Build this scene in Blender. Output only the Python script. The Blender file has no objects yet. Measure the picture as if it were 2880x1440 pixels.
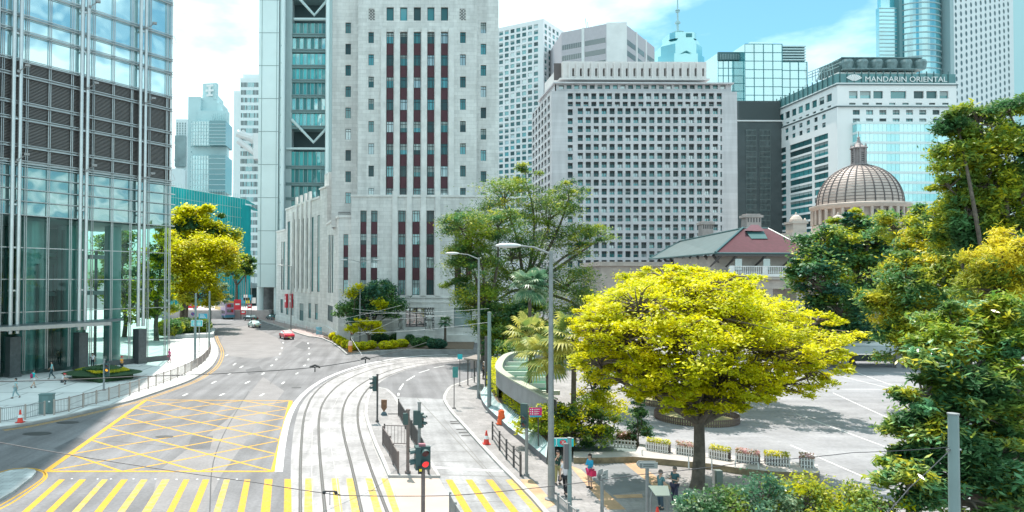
import bpy, math, random
import numpy as np
from mathutils import Vector, Matrix, noise
random.seed(7); np.random.seed(7)
sc = bpy.context.scene
R = math.radians
# ---------------------------------------------------------------- camera
F, CX, CY, HC = 2000.0, 1085.0, 746.0, 10.4
PITCH, ROLL = 0.020, 0.004
cam = bpy.data.cameras.new("camera"); camo = bpy.data.objects.new("camera", cam)
sc.collection.objects.link(camo); sc.camera = camo
cam.sensor_width = 36; cam.lens = 36*F/2880; cam.shift_x = (1440-CX)/2880; cam.shift_y = (CY-720)/2880
cam.clip_start = .1; cam.clip_end = 6000
CM = (Matrix.Rotation(math.pi/2+PITCH, 4, 'X') @ Matrix.Rotation(ROLL, 4, 'Z'))
camo.matrix_world = Matrix.Translation((0, 0, HC)) @ CM
# ---------------------------------------------------------------- sky, sun, exposure
SUN_EL, SUN_AZ = R(69), R(-10)      # azimuth measured from +Y towards +X
sd = Vector((math.sin(SUN_AZ)*math.cos(SUN_EL), math.cos(SUN_AZ)*math.cos(SUN_EL), math.sin(SUN_EL)))
W = bpy.data.worlds.new("World"); sc.world = W; W.use_nodes = True
wn = W.node_tree.nodes; wl = W.node_tree.links; wn.clear()
def wnode(t, **k):
    n = wn.new(t)
    for a, b in k.items(): setattr(n, a, b)
    return n
sky = wnode('ShaderNodeTexSky', sky_type='NISHITA', sun_disc=False, sun_elevation=SUN_EL, sun_rotation=SUN_AZ, air_density=1.0, dust_density=1.0, ozone_density=1.5)
tc = wnode('ShaderNodeTexCoord')
mp = wnode('ShaderNodeMapping'); mp.inputs['Location'].default_value = (0.35, 0.1, 0.2); mp.inputs['Scale'].default_value = (1, 1, 2.6)
nz = wnode('ShaderNodeTexNoise'); nz.inputs['Scale'].default_value = 2.1; nz.inputs['Detail'].default_value = 8; nz.inputs['Roughness'].default_value = .55
rp = wnode('ShaderNodeValToRGB'); rp.color_ramp.elements[0].position = .40; rp.color_ramp.elements[1].position = .56
tint = wnode('ShaderNodeMix', data_type='RGBA', blend_type='MULTIPLY'); tint.inputs[0].default_value = 1; tint.inputs[7].default_value = (.62, 1.03, .96, 1)
mx = wnode('ShaderNodeMix', data_type='RGBA'); mx.inputs[7].default_value = (7.1, 9.1, 9.3, 1)
bg = wnode('ShaderNodeBackground'); bg.inputs[1].default_value = .112
wo = wnode('ShaderNodeOutputWorld')
wl.new(tc.outputs['Generated'], mp.inputs[0]); wl.new(mp.outputs[0], nz.inputs['Vector']); wl.new(nz.outputs['Fac'], rp.inputs[0])
wl.new(sky.outputs[0], tint.inputs[6]); wl.new(tint.outputs[2], mx.inputs[6]); wl.new(rp.outputs[0], mx.inputs[0])
wl.new(mx.outputs[2], bg.inputs[0]); wl.new(bg.outputs[0], wo.inputs[0])
sl = bpy.data.lights.new("sun", 'SUN'); sl.energy = 4.5; sl.angle = R(.5); sl.color = (1, .92, .84)
so = bpy.data.objects.new("sun", sl); sc.collection.objects.link(so)
so.rotation_euler = (-sd).to_track_quat('-Z', 'Y').to_euler(); so.location = (0, 0, 80)
sc.view_settings.view_transform = 'Standard'; sc.view_settings.look = 'None'
sc.view_settings.exposure = .88; sc.view_settings.gamma = 1
# ---------------------------------------------------------------- pixel (2880x1440 photo grid) -> world
def ray(px, py):
    v = CM.to_3x3() @ Vector(((px-CX)/F, -(py-CY)/F, -1)); return v
def G(px, py, z=0.0):
    r = ray(px, py); t = (z-HC)/r.z; return Vector((r.x*t, r.y*t, z))
def P(px, py, Y):
    r = ray(px, py); t = Y/r.y; return Vector((r.x*t, Y, HC+r.z*t))
def V(px, py, A, u):        # hit on the vertical plane through A with horizontal direction u; returns (s, z)
    r = ray(px, py); n = Vector((u[1], -u[0])); t = n.dot(Vector((A[0], A[1])))/n.dot(Vector((r.x, r.y)))
    p = Vector((r.x*t, r.y*t)); return ((p-Vector((A[0], A[1]))).dot(Vector(u)), HC+r.z*t)
# ---------------------------------------------------------------- scene helpers
C = sc.collection
def setp(o, label=None, cat=None, group=None, kind=None):
    if label: o['label'] = label
    if cat: o['category'] = cat
    if group: o['group'] = group
    if kind: o['kind'] = kind
    return o
def thing(name, label, cat, loc=(0, 0, 0), rz=0, group=None):
    o = bpy.data.objects.new(name, None); C.objects.link(o); o.location = loc; o.rotation_euler = (0, 0, rz)
    o.empty_display_size = .3
    return setp(o, label, cat, group)
class MB:
    def __init__(s): s.v = []; s.f = []; s.m = []
    def face(s, pts, m=0):
        i = len(s.v); s.v += [tuple(p) for p in pts]; s.f.append(tuple(range(i, i+len(pts)))); s.m.append(m)
    def box(s, c, d, rz=0, m=0, taper=1.0):
        cx, cy, cz = c; hx, hy, hz = d[0]/2, d[1]/2, d[2]/2; i = len(s.v); ca, sa = math.cos(rz), math.sin(rz)
        for z, k in ((-hz, 1), (hz, taper)):
            for x, y in ((-hx, -hy), (hx, -hy), (hx, hy), (-hx, hy)):
                x *= k; y *= k; s.v.append((cx+x*ca-y*sa, cy+x*sa+y*ca, cz+z))
        for f in ((0, 3, 2, 1), (4, 5, 6, 7), (0, 1, 5, 4), (1, 2, 6, 5), (2, 3, 7, 6), (3, 0, 4, 7)):
            s.f.append(tuple(i+k for k in f)); s.m.append(m)
        return s
    def bb(s, x0, x1, y0, y1, z0, z1, m=0): return s.box(((x0+x1)/2, (y0+y1)/2, (z0+z1)/2), (x1-x0, y1-y0, z1-z0), 0, m)
    def tube(s, pts, r, n=8, m=0, cap=True, flat=None):
        pts = [Vector(p) for p in pts]; rs = r if isinstance(r, (list, tuple)) else [r]*len(pts); i0 = len(s.v); a = None
        for k, p in enumerate(pts):
            t = (pts[min(k+1, len(pts)-1)]-pts[max(k-1, 0)]).normalized()
            if a is None: a = t.orthogonal().normalized() if abs(t.z) > .9 else t.cross(Vector((0, 0, 1))).normalized()
            else: a = (a-t*a.dot(t)).normalized()
            b = t.cross(a)
            for j in range(n):
                q = 2*math.pi*(j+.5)/n; s.v.append(tuple(p+(a*math.cos(q)+b*math.sin(q))*rs[k]))
        for k in range(len(pts)-1):
            for j in range(n):
                a0 = i0+k*n+j; a1 = i0+k*n+(j+1) % n; s.f.append((a0, a1, a1+n, a0+n)); s.m.append(m)
        if cap:
            s.f.append(tuple(i0+j for j in reversed(range(n)))); s.m.append(m)
            s.f.append(tuple(i0+(len(pts)-1)*n+j for j in range(n))); s.m.append(m)
        return s
    def cyl(s, c, r, h, n=16, m=0, r2=None): return s.tube([(c[0], c[1], c[2]), (c[0], c[1], c[2]+h)], [r, r if r2 is None else r2], n, m)
    def lathe(s, c, prof, n=24, m=0, a0=0, a1=2*math.pi, sx=1, sy=1):
        i0 = len(s.v); full = abs(a1-a0-2*math.pi) < 1e-6; nn = n if full else n+1
        for r, z in prof:
            for j in range(nn):
                q = a0+(a1-a0)*j/n; s.v.append((c[0]+r*sx*math.cos(q), c[1]+r*sy*math.sin(q), c[2]+z))
        for k in range(len(prof)-1):
            for j in range(n):
                j2 = (j+1) % nn; s.f.append((i0+k*nn+j, i0+k*nn+j2, i0+(k+1)*nn+j2, i0+(k+1)*nn+j)); s.m.append(m)
        return s
    def ell(s, c, r, n=10, k=7, m=0, j=0, seed=0):
        i0 = len(s.v)
        for a in range(k+1):
            th = math.pi*a/k
            for b in range(n):
                ph = 2*math.pi*b/n; d = Vector((math.sin(th)*math.cos(ph), math.sin(th)*math.sin(ph), math.cos(th)))
                q = 1+j*noise.noise(d*2.3+Vector((seed, 0, 0))); s.v.append((c[0]+d.x*r[0]*q, c[1]+d.y*r[1]*q, c[2]+d.z*r[2]*q))
        for a in range(k):
            for b in range(n):
                b2 = (b+1) % n; s.f.append((i0+a*n+b, i0+(a+1)*n+b, i0+(a+1)*n+b2, i0+a*n+b2)); s.m.append(m)
        return s
    def prism(s, pts, z0, z1, m=0, mtop=None):
        pts = [(p[0], p[1]) for p in pts]
        ar = sum(pts[i][0]*pts[(i+1) % len(pts)][1]-pts[(i+1) % len(pts)][0]*pts[i][1] for i in range(len(pts)))
        if ar < 0: pts = pts[::-1]
        s.face([(x, y, z1) for x, y in pts], m if mtop is None else mtop)
        for i in range(len(pts)):
            a, b = pts[i], pts[(i+1) % len(pts)]; s.face([(a[0], a[1], z0), (b[0], b[1], z0), (b[0], b[1], z1), (a[0], a[1], z1)], m)
        return s
    def strip(s, pts, w, z, m=0, h=0):      # flat ribbon along a ground polyline
        P2 = [Vector((p[0], p[1])) for p in pts]; L = []; Rr = []
        for i, p in enumerate(P2):
            t = (P2[min(i+1, len(P2)-1)]-P2[max(i-1, 0)]).normalized(); n = Vector((-t.y, t.x))*w/2; L.append(p+n); Rr.append(p-n)
        for i in range(len(P2)-1):
            a, b, c, d = Rr[i], Rr[i+1], L[i+1], L[i]
            s.face([(a.x, a.y, z+h), (b.x, b.y, z+h), (c.x, c.y, z+h), (d.x, d.y, z+h)], m)
            if h:
                s.face([(a.x, a.y, z), (b.x, b.y, z), (b.x, b.y, z+h), (a.x, a.y, z+h)], m)
                s.face([(c.x, c.y, z), (d.x, d.y, z), (d.x, d.y, z+h), (c.x, c.y, z+h)], m)
        return s
    def split(s, name, mats, parent=None, world=False, smooth=False):      # every loose piece its own object
        p = list(range(len(s.v)))
        def fd(a):
            while p[a] != a: p[a] = p[p[a]]; a = p[a]
            return a
        for f in s.f:
            for b in f[1:]: p[fd(b)] = fd(f[0])
        g = {}
        for f, m in zip(s.f, s.m): g.setdefault(fd(f[0]), []).append((f, m))
        for k, fs in g.items():
            q = MB(); mp_ = {}
            for f, m in fs:
                for a in f:
                    if a not in mp_: mp_[a] = len(q.v); q.v.append(s.v[a])
                q.f.append(tuple(mp_[a] for a in f)); q.m.append(m)
            o = q.build(name, mats, parent, world, smooth)
        return o
    def build(s, name, mats, parent=None, world=False, smooth=False):
        me = bpy.data.meshes.new(name); off = Vector((0, 0, 0))
        if world and parent:
            q = parent
            while q: off += q.location; q = q.parent
        v = s.v if not world else [(a-off.x, b-off.y, c-off.z) for a, b, c in s.v]
        me.from_pydata(v, [], s.f)
        if not isinstance(mats, (list, tuple)): mats = [mats]
        for m in mats: me.materials.append(m)
        me.polygons.foreach_set('material_index', s.m)
        if smooth:
            me.polygons.foreach_set('use_smooth', [True]*len(s.f))
        me.update()
        if smooth and hasattr(me, 'set_sharp_from_angle'): me.set_sharp_from_angle(angle=R(40))
        o = bpy.data.objects.new(name, me); C.objects.link(o)
        if parent: o.parent = parent
        return o
def copy_tree(o, parent=None, kids=None):
    c = o.copy(); C.objects.link(c); c.parent = parent
    for ch in list(o.children): copy_tree(ch, c)
    return c
def struct(name, mb, mats, kind='structure', **k): return setp(mb.build(name, mats, **k), kind=kind)
def smoothline(pts, n=5):
    out = []; p = [Vector((a[0], a[1])) for a in pts]; p = [p[0]*2-p[1]]+p+[p[-1]*2-p[-2]]
    for i in range(1, len(p)-2):
        for k in range(n):
            t = k/n; a, b, c, d = p[i-1], p[i], p[i+1], p[i+2]
            out.append(.5*((2*b)+(c-a)*t+(2*a-5*b+4*c-d)*t*t+(3*b-a-3*c+d)*t*t*t))
    out.append(p[-2]); return out
# ---------------------------------------------------------------- materials
MATS = {}
def M(name, col, rough=.7, metal=0., spec=.5, var=0., vs=1., bump=0., bs=8., col2=None, rnd=0., emit=0., brick=None, aniso=None, stretch=None, thr=None, fine=None, streak=None):
    if name in MATS: return MATS[name]
    m = bpy.data.materials.new(name); m.use_nodes = True; nt = m.node_tree; N = nt.nodes; L = nt.links
    b = N['Principled BSDF']; b.inputs['Roughness'].default_value = rough; b.inputs['Metallic'].default_value = metal
    b.inputs['Specular IOR Level'].default_value = spec
    base = None
    geo = N.new('ShaderNodeNewGeometry')
    vec = geo.outputs['Position']
    if stretch:
        mpn = N.new('ShaderNodeMapping'); mpn.inputs['Scale'].default_value = stretch; L.new(vec, mpn.inputs[0]); vec = mpn.outputs[0]
    if var or col2:
        n = N.new('ShaderNodeTexNoise'); n.inputs['Scale'].default_value = vs; n.inputs['Detail'].default_value = 6; n.inputs['Roughness'].default_value = .6
        L.new(vec, n.inputs['Vector'])
        mixn = N.new('ShaderNodeMix'); mixn.data_type = 'RGBA'
        c2 = col2 if col2 else tuple(c*(1-var) for c in col); c1 = col if col2 else tuple(min(1, c*(1+var*.6)) for c in col)
        mixn.inputs[6].default_value = (*c1, 1); mixn.inputs[7].default_value = (*c2, 1)
        rr = N.new('ShaderNodeMapRange'); lo, hi = thr if thr else (.33, .67); rr.inputs[1].default_value = lo; rr.inputs[2].default_value = hi
        L.new(n.outputs['Fac'], rr.inputs[0]); L.new(rr.outputs[0], mixn.inputs[0]); base = mixn.outputs[2]
    if brick:
        bw, bh, mort, dark = brick
        bt = N.new('ShaderNodeTexBrick'); bt.inputs['Scale'].default_value = 1; bt.inputs['Brick Width'].default_value = bw; bt.inputs['Row Height'].default_value = bh
        bt.inputs['Mortar Size'].default_value = mort; bt.inputs['Color1'].default_value = (1, 1, 1, 1); bt.inputs['Color2'].default_value = (.86, .86, .86, 1); bt.inputs['Mortar'].default_value = (dark, dark, dark, 1)
        sp = N.new('ShaderNodeSeparateXYZ'); cb = N.new('ShaderNodeCombineXYZ'); ad = N.new('ShaderNodeMath'); ad.operation = 'ADD'
        L.new(geo.outputs['Position'], sp.inputs[0]); L.new(sp.outputs[0], ad.inputs[0]); L.new(sp.outputs[1], ad.inputs[1])
        if aniso == 'floor': L.new(sp.outputs[0], cb.inputs[0]); L.new(sp.outputs[1], cb.inputs[1])
        else: L.new(ad.outputs[0], cb.inputs[0]); L.new(sp.outputs[2], cb.inputs[1])
        L.new(cb.outputs[0], bt.inputs['Vector'])
        mm = N.new('ShaderNodeMix'); mm.data_type = 'RGBA'; mm.blend_type = 'MULTIPLY'; mm.inputs[0].default_value = 1
        if base: L.new(base, mm.inputs[6])
        else: mm.inputs[6].default_value = (*col, 1)
        L.new(bt.outputs['Color'], mm.inputs[7]); base = mm.outputs[2]
    if rnd:
        oi = N.new('ShaderNodeObjectInfo'); mr = N.new('ShaderNodeMapRange'); mr.inputs[3].default_value = 1-rnd; mr.inputs[4].default_value = 1+rnd*1.4
        L.new(oi.outputs['Random'], mr.inputs[0]); mm = N.new('ShaderNodeMix'); mm.data_type = 'RGBA'; mm.blend_type = 'MULTIPLY'; mm.inputs[0].default_value = 1
        if base: L.new(base, mm.inputs[6])
        else: mm.inputs[6].default_value = (*col, 1)
        L.new(mr.outputs[0], mm.inputs[7]); base = mm.outputs[2]
    for fs in (fine, streak):
        if not fs: continue
        n3 = N.new('ShaderNodeTexNoise'); n3.inputs['Scale'].default_value = fs[0]; n3.inputs['Detail'].default_value = 4
        if len(fs) > 2:
            m3 = N.new('ShaderNodeMapping'); m3.inputs['Scale'].default_value = fs[2]; m3.inputs['Rotation'].default_value = (0, 0, fs[3]); L.new(geo.outputs['Position'], m3.inputs[0]); L.new(m3.outputs[0], n3.inputs['Vector'])
        else: L.new(geo.outputs['Position'], n3.inputs['Vector'])
        r3 = N.new('ShaderNodeMapRange'); r3.inputs[1].default_value = .3; r3.inputs[2].default_value = .7; r3.inputs[3].default_value = 1-fs[1]; r3.inputs[4].default_value = 1+fs[1]; L.new(n3.outputs['Fac'], r3.inputs[0])
        mm = N.new('ShaderNodeMix'); mm.data_type = 'RGBA'; mm.blend_type = 'MULTIPLY'; mm.inputs[0].default_value = 1
        if base: L.new(base, mm.inputs[6])
        else: mm.inputs[6].default_value = (*col, 1)
        L.new(r3.outputs[0], mm.inputs[7]); base = mm.outputs[2]
    if base: L.new(base, b.inputs['Base Color'])
    else: b.inputs['Base Color'].default_value = (*col, 1)
    if bump:
        n2 = N.new('ShaderNodeTexNoise'); n2.inputs['Scale'].default_value = bs; n2.inputs['Detail'].default_value = 5; L.new(vec, n2.inputs['Vector'])
        bp = N.new('ShaderNodeBump'); bp.inputs['Strength'].default_value = bump; bp.inputs['Distance'].default_value = .05
        L.new(n2.outputs['Fac'], bp.inputs['Height']); L.new(bp.outputs[0], b.inputs['Normal'])
    if emit: b.inputs['Emission Color'].default_value = (*col, 1); b.inputs['Emission Strength'].default_value = emit
    MATS[name] = m; return m
def leafmat(name, c1, c2, c3=None, tr=.35, rough=.5, ns=.35):
    if name in MATS: return MATS[name]
    m = bpy.data.materials.new(name); m.use_nodes = True; nt = m.node_tree; N = nt.nodes; L = nt.links
    b = N['Principled BSDF']; b.inputs['Roughness'].default_value = rough; b.inputs['Specular IOR Level'].default_value = .4
    g = N.new('ShaderNodeNewGeometry'); rmp = N.new('ShaderNodeValToRGB'); L.new(g.outputs['Random Per Island'], rmp.inputs[0])
    rmp.color_ramp.elements[0].color = (*c1, 1); rmp.color_ramp.elements[1].color = (*c2, 1)
    col = rmp.outputs[0]
    if c3:
        n = N.new('ShaderNodeTexNoise'); n.inputs['Scale'].default_value = ns; n.inputs['Detail'].default_value = 3; L.new(g.outputs['Position'], n.inputs['Vector'])
        rr = N.new('ShaderNodeMapRange'); rr.inputs[1].default_value = .42; rr.inputs[2].default_value = .58; L.new(n.outputs['Fac'], rr.inputs[0])
        mm = N.new('ShaderNodeMix'); mm.data_type = 'RGBA'; mm.inputs[7].default_value = (*c3, 1); L.new(rr.outputs[0], mm.inputs[0]); L.new(col, mm.inputs[6]); col = mm.outputs[2]
    L.new(col, b.inputs['Base Color'])
    t = N.new('ShaderNodeBsdfTranslucent'); L.new(col, t.inputs[0]); ms = N.new('ShaderNodeMixShader'); ms.inputs[0].default_value = tr
    o = N['Material Output']; L.new(b.outputs[0], ms.inputs[1]); L.new(t.outputs[0], ms.inputs[2]); L.new(ms.outputs[0], o.inputs[0])
    MATS[name] = m; return m
def glassmat(name, col, refl=.35, transp=.45, rough=.02, ripple=0., cell=None, rnd=0):
    """window glass: tinted transmission + sharp reflection"""
    if name in MATS: return MATS[name]
    m = bpy.data.materials.new(name); m.use_nodes = True; nt = m.node_tree; N = nt.nodes; L = nt.links
    for n in list(N):
        if n.type != 'OUTPUT_MATERIAL': N.remove(n)
    o = [n for n in N][0]
    gl = N.new('ShaderNodeBsdfGlossy'); gl.inputs['Roughness'].default_value = rough; gl.inputs[0].default_value = (.85, 1, 1, 1)
    tp = N.new('ShaderNodeBsdfTransparent'); tp.inputs[0].default_value = (*col, 1)
    lw = N.new('ShaderNodeLayerWeight'); lw.inputs[0].default_value = .25
    ad = N.new('ShaderNodeMath'); ad.operation = 'MULTIPLY_ADD'; ad.inputs[1].default_value = .45; ad.inputs[2].default_value = refl; L.new(lw.outputs['Fresnel'], ad.inputs[0])
    ms = N.new('ShaderNodeMixShader'); L.new(ad.outputs[0], ms.inputs[0]); L.new(tp.outputs[0], ms.inputs[1]); L.new(gl.outputs[0], ms.inputs[2]); L.new(ms.outputs[0], o.inputs[0])
    if ripple:
        g = N.new('ShaderNodeNewGeometry'); n = N.new('ShaderNodeTexNoise'); n.inputs['Scale'].default_value = .5; n.inputs['Detail'].default_value = 1; L.new(g.outputs['Position'], n.inputs['Vector'])
        bp = N.new('ShaderNodeBump'); bp.inputs['Strength'].default_value = ripple; bp.inputs['Distance'].default_value = .3; L.new(n.outputs['Fac'], bp.inputs['Height']); L.new(bp.outputs[0], gl.inputs['Normal'])
    MATS[name] = m; return m
def coated(name, col, refl=.4, rnd=.0, rough=.03, var=0, vs=.2, tintr=(1, 1, 1), ripple=0., fk=.5):
    """opaque far window glass: dark body under a mirror coat"""
    if name in MATS: return MATS[name]
    m = M(name, col, rough=.5, var=var, vs=vs, rnd=rnd); nt = m.node_tree; N = nt.nodes; L = nt.links
    b = N['Principled BSDF']; o = N['Material Output']
    gl = N.new('ShaderNodeBsdfGlossy'); gl.inputs['Roughness'].default_value = rough; gl.inputs[0].default_value = (*tintr, 1)
    lw = N.new('ShaderNodeLayerWeight'); lw.inputs[0].default_value = .3
    ad = N.new('ShaderNodeMath'); ad.operation = 'MULTIPLY_ADD'; ad.inputs[1].default_value = fk; ad.inputs[2].default_value = refl; L.new(lw.outputs['Fresnel'], ad.inputs[0])
    ms = N.new('ShaderNodeMixShader'); L.new(ad.outputs[0], ms.inputs[0]); L.new(b.outputs[0], ms.inputs[1]); L.new(gl.outputs[0], ms.inputs[2]); L.new(ms.outputs[0], o.inputs[0])
    if ripple:
        g = N.new('ShaderNodeNewGeometry'); n = N.new('ShaderNodeTexNoise'); n.inputs['Scale'].default_value = .35; n.inputs['Detail'].default_value = 1; L.new(g.outputs['Position'], n.inputs['Vector'])
        bp = N.new('ShaderNodeBump'); bp.inputs['Strength'].default_value = ripple; bp.inputs['Distance'].default_value = .3; L.new(n.outputs['Fac'], bp.inputs['Height']); L.new(bp.outputs[0], gl.inputs['Normal'])
    return m
asphalt = M('asphalt', (.145, .143, .15), .85, var=.22, vs=.22, bump=.25, bs=30, fine=(6, .14), streak=(1.1, .24, (1, .05, 1), .12))
asphalt2 = M('asphalt_plaza', (.225, .226, .24), .85, var=.2, vs=.25, bump=.25, bs=25, fine=(5, .12), streak=(.8, .12, (.1, 1, 1), .3))
conc = M('tram_concrete', (.285, .275, .278), .8, var=.28, vs=.5, bump=.2, bs=20, fine=(5, .12), streak=(1.5, .22, (1, .07, 1), .1))
slab = M('lane_concrete', (.235, .235, .242), .85, var=.28, vs=.4, bump=.2, bs=20, fine=(6, .13), streak=(1.4, .2, (1, .08, 1), .25))
pave = M('pavement_grey', (.25, .24, .24), .85, var=.22, vs=.6, brick=(.9, .9, .012, .72), aniso='floor', bump=.2, bs=20, fine=(5, .15))
paveW = M('pavement_pale', (.66, .67, .66), .8, var=.1, vs=.3, brick=(3.2, 6.4, .10, .55), aniso='floor', bump=.1)
kerbm = M('kerb_stone', (.36, .35, .34), .85, var=.2, vs=1.2)
yel = M('yellow_paint', (.50, .26, .004), .7, col2=(.27, .20, .06), vs=3.5, thr=(.46, .80), fine=(9, .2))
yelp = M('worn_yellow_paint', (.48, .30, .03), .7, col2=(.26, .22, .14), vs=2.6, thr=(.42, .68), fine=(9, .2))
whp = M('white_paint', (.58, .58, .58), .7, var=.18, vs=2)
steel = M('steel', (.42, .43, .44), .35, .85, var=.1)
galv = M('galvanised', (.25, .265, .27), .5, .3, var=.15, vs=3)
dkst = M('dark_steel', (.09, .085, .085), .5, .2, var=.2, vs=4)
brownst = M('brown_steel', (.17, .14, .135), .5, .3, var=.2, vs=4)
black = M('black_plastic', (.02, .022, .024), .5)
white = M('white_paint_metal', (.75, .76, .76), .5, var=.08)
bark = M('bark', (.13, .105, .085), .9, var=.4, vs=3, bump=.8, bs=9)
soil = M('soil', (.14, .10, .07), .95, var=.3, vs=2)
# ================================================================ GROUND
mb = MB(); mb.face([(-900, -40, 0), (1200, -40, 0), (1200, 1500, 0), (-900, 1500, 0)]); struct('road', mb, asphalt)
def Gs(l, s=None, z=0): return [G(x, y, z) for x, y in l]
def c1(l): return [(x/2.6833, 960+y/2.6833) for x, y in l]          # lower left quarter tiles
def c2(l): return [(720+x/2.6833, 960+y/2.6833) for x, y in l]
def c3(l): return [(1440+x/2.6833, 960+y/2.6833) for x, y in l]
kerbL = [(0, 1206), (63, 1197), (149, 1180), (224, 1164), (298, 1146), (365, 1130), (410, 1115), (466, 1096), (522, 1076), (559, 1057), (589, 1036), (604, 1016), (611, 997), (609, 979), (601, 960), (597, 945)]
KL = smoothline(Gs(kerbL), 3)
far = [Vector((-47, 150)), Vector((-62, 215)), Vector((-140, 215)), Vector((-140, 25)), Vector((-45, 30))]
mb = MB(); mb.prism([(-45, 33)]+[tuple(p) for p in KL]+[(-52, 165), (-75, 240), (-160, 240), (-160, 25), (-60, 25)], -.05, .13)
struct('pavement', mb, paveW)
mb = MB(); mb.strip([(-45, 33)]+KL, .32, .0, h=.145); struct('kerb', mb, kerbm)
for off in (.55, .85):
    mb = MB(); q = []
    for i in range(len(KL)):
        t = (KL[min(i+1, len(KL)-1)]-KL[max(i-1, 0)]).normalized(); q.append(KL[i]+Vector((t.y, -t.x))*off)
    mb.strip(q, .1, .004); struct('road_marking', mb, yel)
# small island in the near left corner
isl = Gs(c1([(-200, 1100), (-60, 1030), (0, 1012), (80, 990), (200, 975), (262, 985), (272, 1000), (240, 1040), (100, 1150), (0, 1208), (-200, 1300)]))
mb = MB(); mb.prism(isl, 0, .13); struct('traffic_island', mb, M('island_paving', (.42, .44, .44), .8, var=.25, vs=.9, brick=(.6, .6, .02, .6), aniso='floor'))
for k, o in enumerate(((0, 0), (26, 12))):
    mb = MB(); mb.strip(smoothline(Gs(c1([(-200, 1060-o[1]), (0, 1000-o[1]), (100, 975-o[1]), (230, 963-o[1]*.4), (300+o[0]*.6, 978-o[1]*.2), (335+o[0]*.5, 1000), (310+o[0], 1045), (170+o[0]*1.5, 1140), (0+o[0]*2, 1240), (-160, 1330)])), 4), .12, .004); struct('road_marking', mb, yel)
# --- tram reservation, rails
bandL = [(262, 1700), (262, 960), (270, 800), (290, 640), (330, 500), (400, 400), (520, 310), (700, 225), (900, 165), (1150, 128), (1500, 105), (2000, 92)]
bandR = [(1230, 1700), (1100, 1288), (1010, 1030), (905, 790), (850, 640), (830, 560), (835, 480), (850, 420), (890, 350), (1000, 268), (1150, 212), (1300, 178), (1500, 152), (2000, 120)]
A = smoothline(Gs(c2(bandL)), 4); B = smoothline(Gs(c2(bandR)), 4)
mb = MB(); mb.face([(p.x, p.y, .005) for p in B+A[::-1]]); struct('tram_track_bed', mb, conc)
rails = [[(335, 1288), (335, 960), (345, 740), (360, 590), (385, 500), (430, 410), (520, 320), (640, 255), (800, 203), (1000, 160), (1200, 134), (1500, 115), (2000, 100)],
 [(522, 1288), (490, 960), (475, 740), (475, 590), (500, 480), (560, 390), (640, 320), (760, 255), (900, 207), (1080, 167), (1300, 140), (1550, 122), (2000, 105)],
 [(797, 1288), (725, 960), (665, 720), (650, 600), (660, 500), (700, 410), (770, 340), (880, 275), (1020, 218), (1180, 178), (1350, 153), (1580, 134), (2000, 112)],
 [(990, 1288), (865, 960), (790, 720), (768, 590), (775, 480), (820, 390), (900, 310), (1010, 255), (1150, 207), (1320, 172), (1590, 145), (2000, 118)]]
for r in rails:
    g = Gs(c2(r)); g = [g[0]*2-g[1]+(g[0]-g[1])*.2]+g; q = smoothline(g, 6)
    mb = MB(); mb.strip(q, .17, .009); struct('tram_rail_groove', mb, M('groove', (.06, .055, .052), .7))
    mb = MB(); mb.strip(q, .055, .013); struct('tram_rail', mb, M('railsteel', (.35, .33, .32), .3, .8))
mb = MB(); q = smoothline(Gs(c2([(172, 985), (195, 800), (225, 650), (265, 530), (330, 430), (430, 340), (560, 265), (750, 195), (950, 148), (1200, 113), (1450, 100)])), 5); mb.strip(q, .42, .009); struct('road_marking', mb, whp)
for off in (-.55, ):
    pass
# fine expansion joints of the tram bed
for e in ([(430, 1288), (420, 900), (425, 700), (430, 560)], [(640, 1288), (600, 1000), (560, 740), (560, 560), (620, 420)], [(1090, 1288), (1000, 1040), (900, 820), (840, 640), (800, 560)]):
    mb = MB(); mb.strip(smoothline(Gs(c2(e)), 5), .045, .009); struct('track_joint', mb, M('joint', (.33, .32, .31), .9))
# --- refuge island between the tram tracks and the bus lane
refl = [(890, 350), (850, 420), (835, 480), (830, 560), (850, 640), (880, 720), (908, 792), (960, 905), (1010, 1027), (1378, 1030), (1300, 900), (1230, 800), (1150, 640), (1075, 480), (1040, 417), (985, 370)]
mb = MB(); mb.prism(Gs(c2(refl)), .0, .12); struct('refuge_island', mb, pave)
g = Gs(c2(refl)); mb = MB(); mb.strip(g+[g[0]], .22, 0, h=.135); struct('kerb', mb, kerbm)
# --- bus lane slab
mb = MB(); mb.face([(p.x, p.y, .0062) for p in Gs(c2([(1008, 1030), (1380, 1030), (1440, 1140), (1620, 1500), (1700, 1700), (1230, 1700), (1100, 1288)]))][::-1]); struct('crossing_slab', mb, M('crossing_pink', (.34, .30, .29), .85, col2=(.40, .30, .24), vs=.4))
ln = Gs(c2([(1040, 417), (1240, 428), (1425, 437), (1470, 540), (1560, 640), (1700, 790), (1850, 950), (2000, 1100), (2300, 1400), (2500, 1700), (1620, 1700), (1378, 1030), (1300, 900), (1150, 640)]))
mb = MB(); mb.face([(p.x, p.y, .006) for p in ln[::-1]]); struct('bus_lane', mb, slab)
jm = M('joint_dark', (.16, .155, .15), .9)
for a, b, w in (((1215, 430), (1900, 1158), .07), ((1225, 610), (1570, 617), .05), ((1300, 768), (1700, 772), .05), ((1330, 905), (1840, 915), .05), ((1380, 1008), (1932, 1022), .09), ((1400, 1075), (1932, 1088), .05), ((1560, 1205), (1960, 1215), .05), ((1160, 520), (1500, 525), .05), ((1260, 690), (1640, 697), .04), ((1310, 830), (1770, 838), .04), ((1420, 590), (1900, 1150), .05)):
    mb = MB(); mb.strip(Gs(c2([a, b])), w, .010); struct('lane_joint', mb, jm)
mb = MB(); mb.strip(Gs(c2([(1350, 952), (1932, 985)])), .35, .0105); struct('road_marking', mb, whp)
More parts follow.
